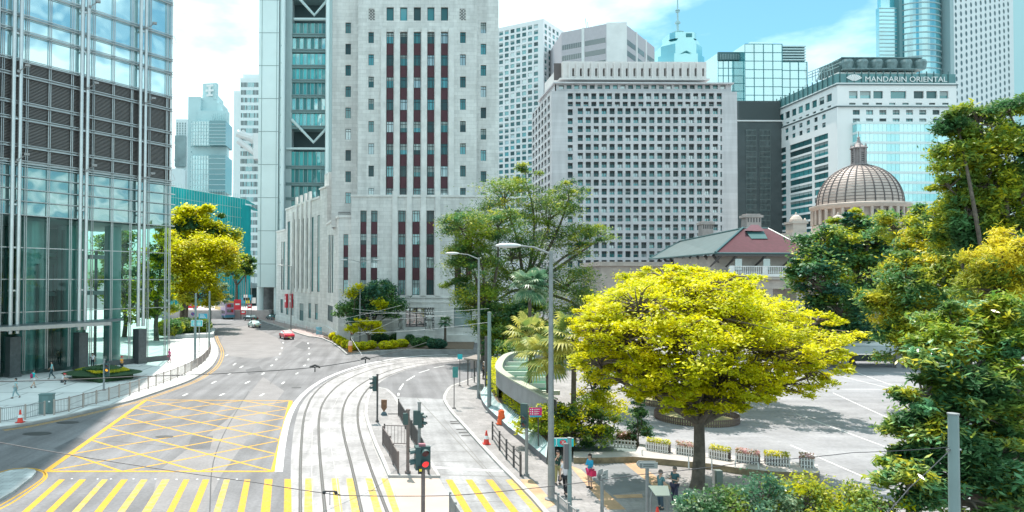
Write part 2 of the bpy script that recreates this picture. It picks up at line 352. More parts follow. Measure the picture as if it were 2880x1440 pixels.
for x, y in ((1515, 605), (1520, 620), (1565, 665), (1585, 688), (1605, 712)):
    mb = MB(); p = G(*c2([(x, y)])[0]); mb.box((p.x, p.y, .012), (1.0, .28, .012), .1); struct('drain_grate', mb, M('grate', (.07, .07, .07), .6, .5))
for x, y, w in ((305, 350, .9), (960, 148, 1.6), (1040, 560, .9)):
    p = G(*c2([(x, y)])[0]); mb = MB(); mb.box((p.x, p.y, .125 if x > 1000 else .014), (w, .45, .012), .05); struct('manhole_cover', mb, M('grate', (.07, .07, .07), .6, .5))
for x, y, w in ((510, 613, 1.6), (280, 697, 1.9), (1240, 720, 1.2)):
    p = G(*c1([(x, y)])[0]); mb = MB(); mb.lathe((p.x, p.y, .006), [(.0, .006), (w/2, .006), (w/2, 0)], 18, sy=.6); struct('manhole_cover', mb, M('grate', (.07, .07, .07), .6, .5))
# --- right pavement
kR = [(1460, 1012), (1400, 1036), (1341, 1062), (1297, 1079), (1269, 1090), (1254, 1109), (1250, 1124), (1256, 1139), (1274, 1165), (1306, 1200), (1354, 1254), (1410, 1314), (1450, 1354), (1500, 1405), (1530, 1440), (1700, 1640)]
KR = smoothline(Gs(kR), 4)
mb = MB(); mb.prism([tuple(p) for p in KR]+[(20, 12), (120, 12), (120, 150), (40, 150), (20, 110)], -.05, .12); struct('pavement', mb, pave)
mb = MB(); mb.strip(KR, .25, 0, h=.135); struct('kerb', mb, kerbm)
# plaza surface (asphalt) on top of the right side
pl = [G(1610, 1285), G(1700, 1220), G(1780, 1110), G(1700, 1060), G(1760, 1020), G(2000, 1000), Vector((60, 105, 0)), Vector((110, 105, 0)), Vector((110, 30, 0)), G(2500, 1440), G(2250, 1335), G(1990, 1322), G(1780, 1297)]
mb = MB(); mb.face([(p.x, p.y, .135) for p in pl]); struct('plaza', mb, asphalt2)
for a, b in (((430, 160), (1100, 400)), ((560, 275), (1000, 385)), ((210, 560), (960, 840)), ((170, 800), (830, 1090)), ((490, 400), (1010, 640))):
    mb = MB(); q = Gs([(2160+a[0]/2.6833, 960+a[1]/2.6833), (2160+b[0]/2.6833, 960+b[1]/2.6833)]); mb.strip(q, .11, .141); struct('plaza_line', mb, whp)
mb = MB(); mb.strip(Gs([(2290, 1099), (2560, 1099)]), .1, .142); struct('plaza_line', mb, whp)
# tan tactile / brick bands on the right pavement
tan = M('tan_paving', (.46, .30, .18), .85, var=.25, vs=.9, brick=(.3, .3, .01, .8), aniso='floor')
mb = MB()
for pl_ in ([(430, 950), (520, 985), (860, 1290), (720, 1290)], [(830, 925), (930, 925), (1230, 1140), (1090, 1130)], [(760, 1180), (980, 1172), (990, 1200), (790, 1205)], [(60, 1060), (150, 1060), (330, 1250), (250, 1290)]):
    mb.face([(p.x, p.y, .128) for p in Gs(c3(pl_))][::-1])
struct('paving_band', mb, tan)
mb = MB(); mb.face([(p.x, p.y, .126) for p in Gs(c3([(520, 985), (830, 925), (1090, 1130), (760, 1180)]))][::-1]); struct('paving_panel', mb, M('panel_asphalt', (.17, .18, .19), .9, var=.15, vs=1))
# --- zebra crossings
def stripe(x0, x1, y, vp, L, mat, z, crop=c2, w=None):
    (p0, p1) = crop([(x0, y), (x1, y)]); a, b = G(*p0), G(*p1); d = Vector(((vp-CX)/F, 1, 0)); mb = MB()
    a.z = b.z = z; mb.face([a-d*L, b-d*L, b, a]); struct('crossing_stripe', mb, mat)
for x0, x1 in ((445, 490), (600, 650), (770, 815), (915, 965), (1065, 1115), (1225, 1280), (1385, 1430), (1530, 1580), (1690, 1735), (1845, 1890)): stripe(x0, x1, 1043, 810, 6, yelp if x0 in (770, 1065, 1225, 1690) else yel, .006, c1)
for x0, x1 in ((65, 125), (215, 265)): stripe(x0, x1, 1040, 810, 6, yel, .007)
for x0, x1 in ((372, 430), (570, 620), (680, 735), (825, 875), (945, 995)): stripe(x0, x1, 1035, 880, 6, yelp, .007)
for x0, x1 in ((1430, 1482), (1580, 1632), (1733, 1785), (1880, 1932)): stripe(x0, x1, 1045, 929, 6, yel if x0 < 1800 else yelp, .0125)
# --- yellow box junction
BL, BR, TR, TL = G(128.6, 1326), G(770, 1326), G(818, 1127), G(411, 1125)
def bx_(u, v): u /= 3; v /= 6; return (BL*(1-u)+BR*u)*(1-v)+(TL*(1-u)+TR*u)*v
mb = MB(); mbz = .0085
for a, b in ([((0, i), (i, 0)) for i in (1, 2, 3)]+[((0, i), (3, i-3)) for i in (4, 5, 6)]+[((1, 6), (3, 4)), ((2, 6), (3, 5))]): mb.strip([bx_(*a), bx_(*b)], .17, .0045)
for a, b in ([((0, i), (3, i+3)) for i in (0, 1, 2, 3)]+[((0, 4), (2, 6)), ((0, 5), (1, 6)), ((1, 0), (3, 2)), ((2, 0), (3, 1))]): mb.strip([bx_(*a), bx_(*b)], .17, .0055)
for k, (a, b, w) in enumerate((((0, 0), (3, 0), .26), ((3, 0), (3, 6), .34), ((3, 6), (0, 6), .2), ((0, 6), (0, 0), .34))): mb.strip([bx_(*a), bx_(*b)], w, .0066+k*.0008)
struct('box_junction_marking', mb, yel)
# --- lane dashes
def dash(crop, pts, w, mat=whp):
    for a, b in pts: mb = MB(); mb.strip(Gs(crop([a, b])), w, .0045); struct('lane_dash', mb, mat)
dash(c1, [((1380, 412), (1415, 395)), ((1658, 410), (1693, 393)), ((1597, 318), (1630, 301)), ((1850, 318), (1885, 300)), ((1720, 250), (1748, 240)), ((1810, 200), (1835, 185)), ((1700, 110), (1720, 100)), ((1760, 180), (1780, 165))], .2)
dash(c2, [((30, 412), (60, 395)), ((195, 322), (215, 306)), ((45, 250), (62, 237)), ((112, 187), (126, 177)), ((148, 142), (158, 132)), ((178, 98), (184, 88)), ((193, 57), (196, 46)), ((205, 15), (206, 5)),
 ((300, 248), (318, 237)), ((360, 187), (374, 178)), ((390, 142), (398, 132)), ((400, 98), (405, 90)), ((398, 57), (400, 48)), ((394, 20), (392, 10))], .2)
dash(c2, [((1075, 410), (1075, 390)), ((1082, 365), (1112, 320)), ((1135, 298), (1198, 260)), ((1230, 238), (1308, 213)), ((1340, 200), (1420, 185))], .16)
dash(c1, [((535, 1038), (550, 1036)), ((730, 1040), (745, 1038)), ((830, 1040), (845, 1038)), ((1000, 1040), (1015, 1038)), ((1165, 1040), (1180, 1038)), ((1325, 1042), (1340, 1040)), ((1480, 1042), (1495, 1040)), ((1640, 1042), (1655, 1040)), ((1780, 1042), (1795, 1040))], .12)
# paler resurfaced band across the road
mb = MB(); mb.face([(p.x, p.y, .0022) for p in Gs([(575, 1440), (420, 1440), (445, 1325), (640, 1180), (740, 1060), (800, 1100), (720, 1200), (620, 1340)])][::-1]); struct('road_patch', mb, M('asphalt_pale', (.185, .176, .178), .85, var=.15, vs=.4, fine=(6, .12)))
mb = MB(); mb.face([(p.x, p.y, .0022) for p in Gs([(640, 925), (700, 915), (780, 950), (800, 975), (790, 1000), (720, 1010), (640, 1000), (620, 960)])][::-1]); struct('road_patch', mb, M('asphalt_pale', (.165, .158, .16), .85, var=.15, vs=.4))
# utility trench patches and tar seams
tar = M('tar_seam', (.045, .045, .048), .6); pd = M('asphalt_dark', (.10, .10, .106), .85, var=.2, vs=1, fine=(7, .15))
for pts_, w in (([(760, 1010), (650, 1040), (560, 1075), (470, 1110)], .07), ([(700, 1100), (640, 1200), (600, 1300), (590, 1440)], .06), ([(300, 1240), (420, 1250), (560, 1262)], .05), ([(880, 985), (800, 1030), (760, 1080)], .06), ([(250, 1180), (350, 1195), (470, 1190)], .05)):
    mb = MB(); mb.strip(smoothline(Gs(pts_), 4), w, .0032); struct('tar_seam', mb, tar)
for q4 in ([(150, 1262), (215, 1230), (250, 1238), (188, 1272)], [(690, 1040), (730, 1030), (740, 1044), (700, 1055)], [(540, 1225), (600, 1225), (590, 1265), (525, 1262)], [(850, 960), (880, 968), (860, 985), (828, 975)]):
    mb = MB(); mb.face([(p.x, p.y, .0028) for p in Gs(q4)][::-1]); struct('road_patch', mb, pd)
# --- garden island in front of the stone tower
gi = [(907, 948), (935, 962), (960, 980), (976, 997), (1010, 994), (1060, 988), (1130, 984), (1250, 983), (1330, 985), (1335, 960), (1330, 950), (940, 935)]
mb = MB(); mb.prism(Gs(gi), 0, .15); struct('garden_bed', mb, soil)
kk = Gs([(690, 885), (737, 903.5), (790, 921), (840, 939), (870, 948), (890, 950), (907, 953), (935, 965), (960, 983), (976, 998), (1010, 995), (1060, 989), (1130, 985), (1330, 986)])
mb = MB(); mb.strip(kk, .3, 0, h=.17); struct('kerb', mb, kerbm)
mb = MB(); mb.prism(kk[:7]+Gs([(935, 935)])+[Vector((-8, 160, 0)), Vector((-38, 235, 0)), Vector((-45, 235, 0))], 0, .12); struct('pavement', mb, M('pavement_pink', (.33, .27, .26), .85, var=.2, vs=.7))
# ================================================================ BUILDINGS
def wallholes(mb, O, u, Wd, z0, z1, ops, dep=.35, m=0, mrev=None):
    """vertical wall sheet from O along u (2D unit), with openings (a,b,za,zb) and their reveals"""
    nx, ny = -u[1], u[0]      # inward
    xs = sorted({0, Wd} | {round(min(max(v, 0), Wd), 4) for o in ops for v in o[:2]}); zs = sorted({z0, z1} | {round(min(max(v, z0), z1), 4) for o in ops for v in o[2:4]})
    def pt(s, z, d=0): return (O[0]+u[0]*s+nx*d, O[1]+u[1]*s+ny*d, z)
    cols = {}
    for i in range(len(xs)-1):
        xm = (xs[i]+xs[i+1])/2; run = None
        col = [o for o in ops if o[0] < xm < o[1]]
        for j in range(len(zs)-1):
            zm = (zs[j]+zs[j+1])/2; hole = any(o[2] < zm < o[3] for o in col)
            if not hole and run is None: run = zs[j]
            if run is not None and (hole or j == len(zs)-2):
                top = zs[j] if hole else zs[j+1]
                mb.face([pt(xs[i], run), pt(xs[i+1], run), pt(xs[i+1], top), pt(xs[i], top)], m); run = None
    mr = m if mrev is None else mrev
    for a, b, c, d in [o[:4] for o in ops]:
        a, b = max(a, 0), min(b, Wd)
        mb.face([pt(a, c), pt(a, c, dep), pt(b, c, dep), pt(b, c)][::-1], mr); mb.face([pt(a, d), pt(a, d, dep), pt(b, d, dep), pt(b, d)], mr)
        mb.face([pt(a, c), pt(a, c, dep), pt(a, d, dep), pt(a, d)], mr); mb.face([pt(b, c), pt(b, c, dep), pt(b, d, dep), pt(b, d)][::-1], mr)
def winmesh(w, h, kind):
    mb = MB(); mb.face([(-.02, 0, -.02), (w+.02, 0, -.02), (w+.02, 0, h+.02), (-.02, 0, h+.02)])
    t = min(.09, w*.06)
    def bar(x0, x1, za, zb): mb.bb(x0, x1, -.06, .01, za, zb, 1)
    if kind.endswith('_b'):
        kind = kind[:-2]; e = (.3+((w*37+h*11) % 1)*.3)*h; mb.bb(.0, w, -.03, -.005, h-e, h, 2)
    if kind == 'plain': return mb
    if kind == 'cross3':      # stone tower windows: two tall lights under small top lights
        for x in (0, w*.27-t/2, w*.73-t/2, w-t): bar(x, x+t, 0, h)
        mb.bb(0, w, -.075, .01, h*.72, h*.72+t, 1); mb.bb(0, w, -.075, .01, 0, t, 1); mb.bb(0, w, -.075, .01, h-t, h, 1)
    elif kind == 'two':
        for x in (0, w/2-t/2, w-t): bar(x, x+t, 0, h)
        mb.bb(0, w, -.075, .01, h*.74, h*.74+t, 1); mb.bb(0, w, -.075, .01, 0, t, 1); mb.bb(0, w, -.075, .01, h-t, h, 1)
    elif kind == 'louvre':    # grid block: horizontal sunshade blades over the pane
        for q in (.62, .76, .9): mb.bb(0, w, -.22, 0, h*q, h*q+t*1.6, 1)
        bar(w*.5-t/2, w*.5+t/2, 0, h*.6)
    elif kind == 'frame':
        for x in (0, w-t): bar(x, x+t, 0, h)
        mb.bb(0, w, -.075, .01, 0, t, 1); mb.bb(0, w, -.075, .01, h-t, h, 1)
    elif kind == 'ribbon':
        n = max(1, int(w/2.2))
        for k in range(n+1): x = (w-t)*k/n; bar(x, x+t, 0, h)
    return mb
WM = {}
blindm = M('blind', (.30, .36, .36), .7, rnd=.3)
def windows(root, lst, glass, frame, name='window'):
    """lst: (x,y,z,w,h,angle,kind); the largest 100 as parts, the rest one part"""
    lst = sorted(lst, key=lambda q: -q[3]*q[4]/(q[1]*q[1])); base = root.location
    for k, (x, y, z, w, h, ang, kind) in enumerate(lst[:100]):
        g = glass[k*7 % len(glass)] if isinstance(glass, list) else glass
        key = (round(w, 2), round(h, 2), kind, g.name, frame.name)
        if key not in WM:
            o = winmesh(w, h, kind).build(name, [g, frame, blindm]); WM[key] = o.data
        else: o = bpy.data.objects.new(name, WM[key]); C.objects.link(o)
        o.parent = root; o.location = (x-base.x, y-base.y, z-base.z); o.rotation_euler = (0, 0, ang)
    rest = lst[100:]
    if rest:
        mb = MB(); gl = glass if isinstance(glass, list) else [glass]
        for k, (x, y, z, w, h, ang, kind) in enumerate(rest):
            s = winmesh(w, h, kind); ca, sa = math.cos(ang), math.sin(ang); i = len(mb.v); gi = (k*5+k//7) % len(gl)
            mb.v += [(x+a*ca-b*sa, y+a*sa+b*ca, z+c) for a, b, c in s.v]; mb.f += [tuple(i+q for q in f) for f in s.f]; mb.m += [(gi, len(gl), len(gl)+1)[q] for q in s.m]
        o = mb.build(name, gl+[frame, blindm], root, world=True); setp(o, kind='stuff')
class Fac:
    """one facade: placed by its left end A, horizontal direction u, drawn from pixels of the photo"""
    def __init__(s, A, u, mb, wins): s.A = Vector((A[0], A[1])); l = math.hypot(*u); s.u = (u[0]/l, u[1]/l); s.mb = mb; s.wins = wins; s.ops = []
    def sp(s, px, py): return V(px, py, s.A, s.u)
    def op(s, x0, y0, x1, y1, kind=None, dep=.3, hole=True):
        a, z1 = s.sp(x0, y0); b, _ = s.sp(x1, y0); _, z0 = s.sp((x0+x1)/2, y1)
        if hole: s.ops.append((a, b, z0, z1))
        if kind: s.win(a, b, z0, z1, kind, dep)
    def win(s, a, b, z0, z1, kind, dep):
        d = dep-.02; kind = kind+('_b' if random.random() < .3 else ''); w_r = (b-a); s.wins.append((s.A.x+s.u[0]*a-s.u[1]*d, s.A.y+s.u[1]*a+s.u[0]*d, z0, b-a, z1-z0, math.atan2(s.u[1], s.u[0]), kind))
    def emit(s, W_, z0, z1, dep=.3, m=0): wallholes(s.mb, s.A, s.u, W_, z0, z1, s.ops, dep, m)
    def slab(s, mb, a, b, z0, z1, d0, d1, m=0):      # box on the facade; d = distance outwards
        cx, cy = (a+b)/2, (d0+d1)/2; mb.box((s.A.x+s.u[0]*cx+s.u[1]*cy, s.A.y+s.u[1]*cx-s.u[0]*cy, (z0+z1)/2), (b-a, abs(d1-d0), z1-z0), math.atan2(s.u[1], s.u[0]), m)
def pane_at(mb, fac, a, b, z0, z1, dep, m=0):
    n = (-fac.u[1], fac.u[0]); p = lambda s, z: (fac.A.x+fac.u[0]*s+n[0]*dep, fac.A.y+fac.u[1]*s+n[1]*dep, z)
    mb.face([p(a, z0), p(b, z0), p(b, z1), p(a, z1)], m)
stone = M('pale_stone', (.68, .67, .66), .85, var=.17, vs=.6, stretch=(1, 1, .16), fine=(1.5, .05), brick=(1.4, .62, .026, .76), bump=.2)
stone_n = M('pale_stone_plain', (.68, .67, .66), .85, var=.15, vs=.6)
tealg = [coated('glass_teal%d' % i, c, r, fk=.12) for i, (c, r) in enumerate((((.012, .10, .11), .03), ((.02, .19, .20), .08), ((.01, .05, .055), .02), ((.04, .28, .30), .14), ((.012, .13, .14), .05), ((.35, .45, .46), .2)))]
red = M('red_spandrel', (.085, .022, .034), .6, var=.2, vs=1)
wframe = M('window_frame', (.03, .035, .04), .5)
whconc = M('white_cladding', (.70, .70, .70), .75, var=.08, vs=.25)
# ---------------- stone bank tower
YB = 118.0
t = thing('stone_tower', 'tall pale stone tower with five window columns over dark red panels, behind the garden', 'building', (P(1170, 960, YB).x, YB, 0))
mb = MB(); wins = []; sp_ = []
def X(px, Y, py=600): return P(px, py, Y).x
def Z(py, Y, px=1170): return P(px, py, Y).z
def body(mb, px0, px1, Y, z0, z1, depth, m=0):     # back, sides, top of a frontal block
    x0, x1 = X(px0, Y), X(px1, Y); Y2 = Y+depth
    mb.face([(x0, Y2, z0), (x0, Y, z0), (x0, Y, z1), (x0, Y2, z1)], m); mb.face([(x1, Y, z0), (x1, Y2, z0), (x1, Y2, z1), (x1, Y, z1)], m)
    mb.face([(x1, Y2, z0), (x0, Y2, z0), (x0, Y2, z1), (x1, Y2, z1)], m); mb.face([(x0, Y, z1), (x1, Y, z1), (x1, Y2, z1), (x0, Y2, z1)], m)
TOP = 64
# tower shaft
Y = 119.6; f = Fac((X(1005, Y), Y), (1, 0), mb, wins); zb = Z(556, Y)
for k in range(5):
    x0 = 1087.3+k*38.25; x1 = x0+20
    f.op(x0, 20, x1, 58, 'frame', .45)
    f.op(x0, 89, x1, 556)
    for r in range(8):
        y = 90+62.6*r; f.op(x0, y, x1, min(y+31, 556), 'cross3', .45, hole=False)
        a, z1 = f.sp(x0, y+31); b, _ = f.sp(x1, y+31); _, z0 = f.sp(x0, y+62.6)
        if r < 7: sp_.append((f, a, b, z0, z1))
for r in range(8):
    y = 90+62.6*r; f.op(1036.3, y, 1051.5, min(y+31, 553), 'two', .35); f.op(1294, y, 1310, min(y+31, 553), 'two', .35)
for x0 in (1037, 1293): f.op(x0, 24, x0+17, 57)
f.emit(X(1340, Y)-X(1005, Y), zb-1, TOP, .45); body(mb, 1005, 1340, Y, zb-1, TOP, 22); ftower = f
# wings
Y = 122; fl = Fac((X(932, Y), Y), (1, 0), mb, wins)
for r in range(9): y = 63+59.8*r; fl.op(971.5, y, 987, y+30.5, 'two', .35)
fl.emit(X(1006, Y)-X(932, Y), Z(640, Y), TOP-3, .35); body(mb, 932, 1006, Y, Z(640, Y), TOP-3, 18)
fr = Fac((X(1339, Y), Y), (1, 0), mb, wins)
for r in range(9): y = 63+59.8*r; fr.op(1352, y, 1367.5, y+30.5, 'two', .35)
fr.emit(X(1402, Y)-X(1339, Y), 0, TOP-3, .35); body(mb, 1339, 1402, Y, 0, TOP-3, 18)
# base block
Y = YB; zt = Z(554, Y); fb = Fac((X(988, Y), Y), (1, 0), mb, wins)
rows = [(592, 624, 657), (657, 688, 722), (722, 754, 787), (787, 830, 830)]
for x0, x1 in ((1013.7, 1031), (1043.5, 1061.8), (1120, 1141), (1160, 1181), (1200, 1221), (1279, 1297), (1310, 1328)):
    fb.op(x0, 592, x1, 830)
    for a_, b_, c_ in rows:
        fb.op(x0, a_, x1, b_, 'cross3', .5, hole=False)
        if c_ > b_: a, z1 = fb.sp(x0, b_); b, _ = fb.sp(x1, b_); _, z0 = fb.sp(x0, c_); sp_.append((fb, a, b, z0, z1))
fb.op(1141, 865, 1195, 920, None); fb.op(1277, 865, 1328, 921, 'frame', .6); fb.op(1196, 865, 1222, 958)
a, z1 = fb.sp(1141, 865); b, z0 = fb.sp(1195, 920)
fb.emit(X(1402, Y)-X(988, Y)-.02, 0, zt, .6); body(mb, 988, 1401.9, Y, 0, zt, 5)
wl_ = mb
# corner step block (front face + oblique face) and the street face
ZC = P(940, 620, 125).z
Af = Vector((X(953, 119), 119)); fc = Fac(Af, (1, 0), mb, wins)
fc.op(966, 659, 979.5, 825)
for a_, b_ in ((659, 690), (722, 752), (787, 825)): fc.op(966, a_, 979.5, b_, 'two', .5, hole=False)
for a_, b_ in ((690, 722), (752, 787)): a, z1 = fc.sp(966, a_); b, _ = fc.sp(979.5, a_); _, z0 = fc.sp(966, b_); sp_.append((fc, a, b, z0, z1))
fc.emit(X(989, 119)-Af.x, 0, ZC, .5)
Bf = G(917, 938); uo = (Af.x-Bf.x, Af.y-Bf.y); fo = Fac((Bf.x, Bf.y), uo, mb, wins)
for x0, x1 in ((924, 927.3), (929, 932.2), (934, 937.5)): fo.op(x0, 661, x1, 824, 'frame', .15)
fo.op(921.5, 857, 936, 904, 'frame', .15)
fo.emit(math.hypot(*uo), 0, ZC, .15)
mb.face([(Bf.x, Bf.y, ZC), (Af.x, Af.y, ZC), (X(989, 119), 119, ZC), (X(989, 119), 135, ZC), (Bf.x, Bf.y+10, ZC)], 0)
Cf = G(776, 903.5); us = (Bf.x-Cf.x, Bf.y-Cf.y); fs = Fac((Cf.x, Cf.y), us, mb, wins); L_ = math.hypot(*us)
sA, zA = fs.sp(804, 592); zlo = fs.sp(790, 651)[1]; s2 = fs.sp(900, 600)[0]
lowops = [(791.5, 680, 795, 815), (797, 680, 801, 815)]
hiops = [(809, 624, 816, 815), (828, 617, 832.5, 812), (840, 616, 845, 812), (852, 615, 857.5, 812), (864.5, 613, 869.5, 812), (877, 611, 882, 820), (893, 606, 900, 821)]
gr = [(789, 841, 796, 880), (805, 842, 811, 885), (819.5, 842, 826, 887), (842.5, 853, 853.5, 916), (867.5, 852, 875, 895), (886, 855, 894, 899)]
seg = []
for (s0, s1, zt_, ops) in ((0, sA, zlo, lowops+gr[:1]), (sA, s2, zA, hiops+gr[1:]), (s2, L_, zA+1.6, [])):
    g = Fac(fs.A+Vector(fs.u)*s0, fs.u, mb, wins)
    for o in ops: g.op(*o, 'frame', .14)
    g.emit(s1-s0, 0, zt_, .14)
    nx, ny = -g.u[1]*-14, g.u[0]*14
    a = g.A; b = g.A+Vector(g.u)*(s1-s0); inn = Vector((-g.u[1], g.u[0]))*14
    inn = Vector((16, 4))
    mb.face([(a.x, a.y, zt_), (b.x, b.y, zt_), (b.x+inn.x, b.y+inn.y, zt_), (a.x+inn.x, a.y+inn.y, zt_)], 0)
    mb.face([(a.x+inn.x, a.y+inn.y, 0), (a.x, a.y, 0), (a.x, a.y, zt_), (a.x+inn.x, a.y+inn.y, zt_)], 0); mb.face([(b.x, b.y, 0), (b.x+inn.x, b.y+inn.y, 0), (b.x+inn.x, b.y+inn.y, zt_), (b.x, b.y, zt_)], 0)
tw = mb.build('wall', stone, t, world=True)
pil = MB()
for x in (824, 836, 848.5, 861, 873.5):        # fluted pilasters of the street front
    s, _ = fs.sp(x, 700); fs.slab(pil, s-.7, s+.7, 7.6, zA+2.0 if x in (836, 848.5, 861, 873.5) else zA-1, 0, .35)
for k in range(6):                           # piers between the window columns of the shaft
    s, _ = ftower.sp(1078+k*38.25, 300); ftower.slab(pil, s-.45, s+.45, Z(570, 119.6), Z(80, 119.6), 0, .28)
for x in (1110, 1150.5, 1190.5, 1231):
    s, _ = fb.sp(x, 700); fb.slab(pil, s-.42, s+.42, Z(832, YB), Z(553, YB)+.9, 0, .3)
for a_, b_ in ((1028, 1030), (1054, 1056), (1287, 1289), (1312, 1314)):
    for xx in (a_, b_): s, _ = ftower.sp(xx, 300); 
pil.split('pilaster', stone_n, t, world=True)
cor = MB()
fb.slab(cor, -.1, X(1401, YB)-X(988, YB), zt, zt+.35, -.3, .22); fb.slab(cor, 4.5, X(1401, YB)-X(988, YB), Z(851, YB), Z(851, YB)+.28, 0, .1); fb.slab(cor, 5, 21.4, Z(832, YB)-.35, Z(832, YB)-.05, 0, .16)
fs.slab(cor, sA, s2, zA, zA+.4, -.3, .2); fs.slab(cor, 0, sA, zlo, zlo+.35, -.3, .2); fo.slab(cor, 0, math.hypot(*uo), ZC, ZC+.4, -.3, .2); fc.slab(cor, 0, 2.1, ZC, ZC+.4, -.3, .2)
fs.slab(cor, s2-.1, L_+.1, zA+1.6, zA+1.9, -.4, .25); fb.slab(cor, 0, X(1401, YB)-X(988, YB), 0, 1.3, 0, .25); fs.slab(cor, 0, L_, 0, 1.5, 0, .22); fo.slab(cor, 0, math.hypot(*uo), 0, 1.5, 0, .22)
for x0 in (1007, 1334): s, _ = ftower.sp(x0, 300)
cor.build('cornice', stone_n, t, world=True)
for (f, a, b, z0, z1) in sp_:
    q = MB(); dd = -.42 if f is not ftower else -.38; f.slab(q, a, b, z0, z1, dd-.06, dd); q.build('spandrel_panel', red, t, world=True)
q = MB()
for x in (930.5, 938): pass
windows(t, wins, tealg, wframe)
# carved grilles, big lobby window, door with grille
for x0 in (1037, 1293):
    q = MB()
    a, z1 = ftower.sp(x0, 24); b, z0 = ftower.sp(x0+17, 57); pane_at(q, ftower, a, b, z0, z1, .4, 1); w = (b-a)/4; h = (z1-z0)/8
    for i in range(4):
        for j in range(8):
            if (i+j) % 2 == 0: ftower.slab(q, a+i*w+.03, a+(i+1)*w-.03, z0+j*h+.03, z0+(j+1)*h-.03, -.3, -.05)
            else: ftower.slab(q, a+i*w+w*.4, a+(i+1)*w-w*.4, z0+j*h, z0+(j+1)*h, -.28, -.1)
    q.build('carved_grille', [stone_n, wframe], t, world=True)
q = MB(); a, z1 = fb.sp(1141, 865); b, z0 = fb.sp(1195, 920); pane_at(q, fb, a, b, z0, z1, .5, 1)
for xx in (1141.3, 1153, 1172, 1194): s, _ = fb.sp(xx, 900); fb.slab(q, s-.09, s+.09, z0, z1, -.48, -.3)
for yy in (866, 879, 914, 919.5): _, z = fb.sp(1150, yy); fb.slab(q, a, b, z-.08, z+.08, -.45, -.29)
q.build('lobby_window', [wframe, coated('lobby_glass', (.16, .13, .13), .3, ripple=.3, var=.7, vs=.8)], t, world=True)
q = MB(); a, z1 = fb.sp(1196, 865); b, z0 = fb.sp(1222, 958); pane_at(q, fb, a, b, z0, z1, .58, 1)
for i in range(4):
    for j in range(12): fb.slab(q, a+.1+i*.38+(j % 2)*.12, a+.36+i*.38+(j % 2)*.12, z0+.1+j*.47, z0+.45+j*.47, -.5, -.3)
q.build('door_grille', [stone_n, wframe], t, world=True)
for px in (808.5, 822.5):
    s, z = fs.sp(px, 846); q = MB(); fs.slab(q, s-.75, s+.75, z-1.6, z+1.6, .1, .5); fs.slab(q, s-.5, s+.5, z-.3, z+.3, .5, .54, 1); fs.slab(q, s-.2, s+.2, z+.5, z+1.1, .5, .54, 1)
    c = fs.A+Vector(fs.u)*s; setp(q.build('wall_sign', [M('red_sign', (.6, .03, .05), .5), white]), 'red hanging sign on the stone street wall, %s of the pair' % ('left' if px < 815 else 'right'), 'sign', 'red signs on the stone wall')
# roof vents on the corner, planted balcony
q = MB(); s, _ = fs.sp(908, 560); c = fs.A+Vector(fs.u)*(s); q.box((c.x+2.2, c.y+1, zA+3.2), (3.2, 4, 3.0), .3); 
for k in range(5): q.box((c.x+.9+k*.62, c.y-1.12+k*.2, zA+3.1), (.1, .1, 2.6), .3)
q.build('roof_vent', [stone_n], t, world=True)
q = MB(); x0, x1 = X(953.5, 121), X(987, 121)
for k in range(14): q.bb(x0+k*(x1-x0)/13-.03, x0+k*(x1-x0)/13+.03, 119.3, 119.36, ZC+.4, Z(598, 119))
q.bb(x0, x1, 119.28, 119.38, Z(598, 119), Z(598, 119)+.1); q.build('balcony_railing', dkst, t, world=True)
# stone lions each side of the entrance
for k, px in enumerate((1128, 1208)):
    p = P(px, 958, YB-1.6); r = thing('lion_statue', 'pale stone lion on its plinth %s' % ('left of the lobby window' if k == 0 else 'in front of the carved doorway'), 'statue', (p.x, p.y, 0), 0, 'stone lions at the tower entrance')
    q = MB(); q.box((0, 0, 1.0), (1.5, 1.5, 2.0)); q.box((0, 0, 2.1), (1.7, 1.7, .2)); q.build('plinth', stone_n, r)
    q = MB(); q.ell((0, .3, 3.0), (.5, .7, .75), j=.1); q.ell((0, -.1, 3.3), (.42, .42, .8), j=.1); q.ell((0, -.25, 4.15), (.5, .45, .5), 12, 8, j=.25); q.ell((0, -.65, 4.05), (.22, .25, .2))
    for sx in (-.28, .28): q.tube([(sx, -.3, 3.3), (sx, -.5, 2.8), (sx, -.5, 2.2), (sx, -.68, 2.22)], [.17, .14, .12, .13], 8)
    q.build('lion', M('lion_stone', (.42, .42, .41), .8, var=.2, vs=2), r, smooth=True)

# ---------------- high tech slab building (grey panels, deep glazed bays)
YH = 186.0
pan = M('grey_panel', (.64, .74, .75), .45, .1, var=.06, vs=.1); pan2 = M('grey_panel_dark', (.32, .42, .43), .5, .1)
glz = [coated('bay_glass%d' % i, c, r, ripple=.25) for i, (c, r) in enumerate((((.01, .26, .27), .08), ((.03, .42, .43), .12), ((.08, .40, .40), .28), ((.005, .14, .145), .05)))]
hx = lambda px: X(px, YH, 300); hz = lambda py: P(820, py, YH).z
t = thing('panelled_office_tower', 'grey panelled high-tech tower with deep teal glazed bays , left of the stone tower', 'building', (hx(800), YH, 0))
q = MB(); zb0 = hz(808)
q.bb(hx(727), hx(783), YH, YH+18, zb0, 110); q.build('service_tower', pan, t, world=True)
q = MB()
for k in range(10): z = hz(808)-.0+k*8.7+6; q.bb(hx(727)-.02, hx(783)+.02, YH-.05, YH-.01, z, z+.14)
for x in (735, 777): q.bb(hx(x), hx(x)+.12, YH-.06, YH-.005, zb0, 110)
q.build('panel_joint', M('panel_joint', (.22, .30, .31), .6), t, world=True)
q = MB(); q.tube([(hx(792), YH+1, 0), (hx(792), YH+1, 110)], .62*1.2, 16); q.build('mast_column', pan, t, world=True, smooth=True)
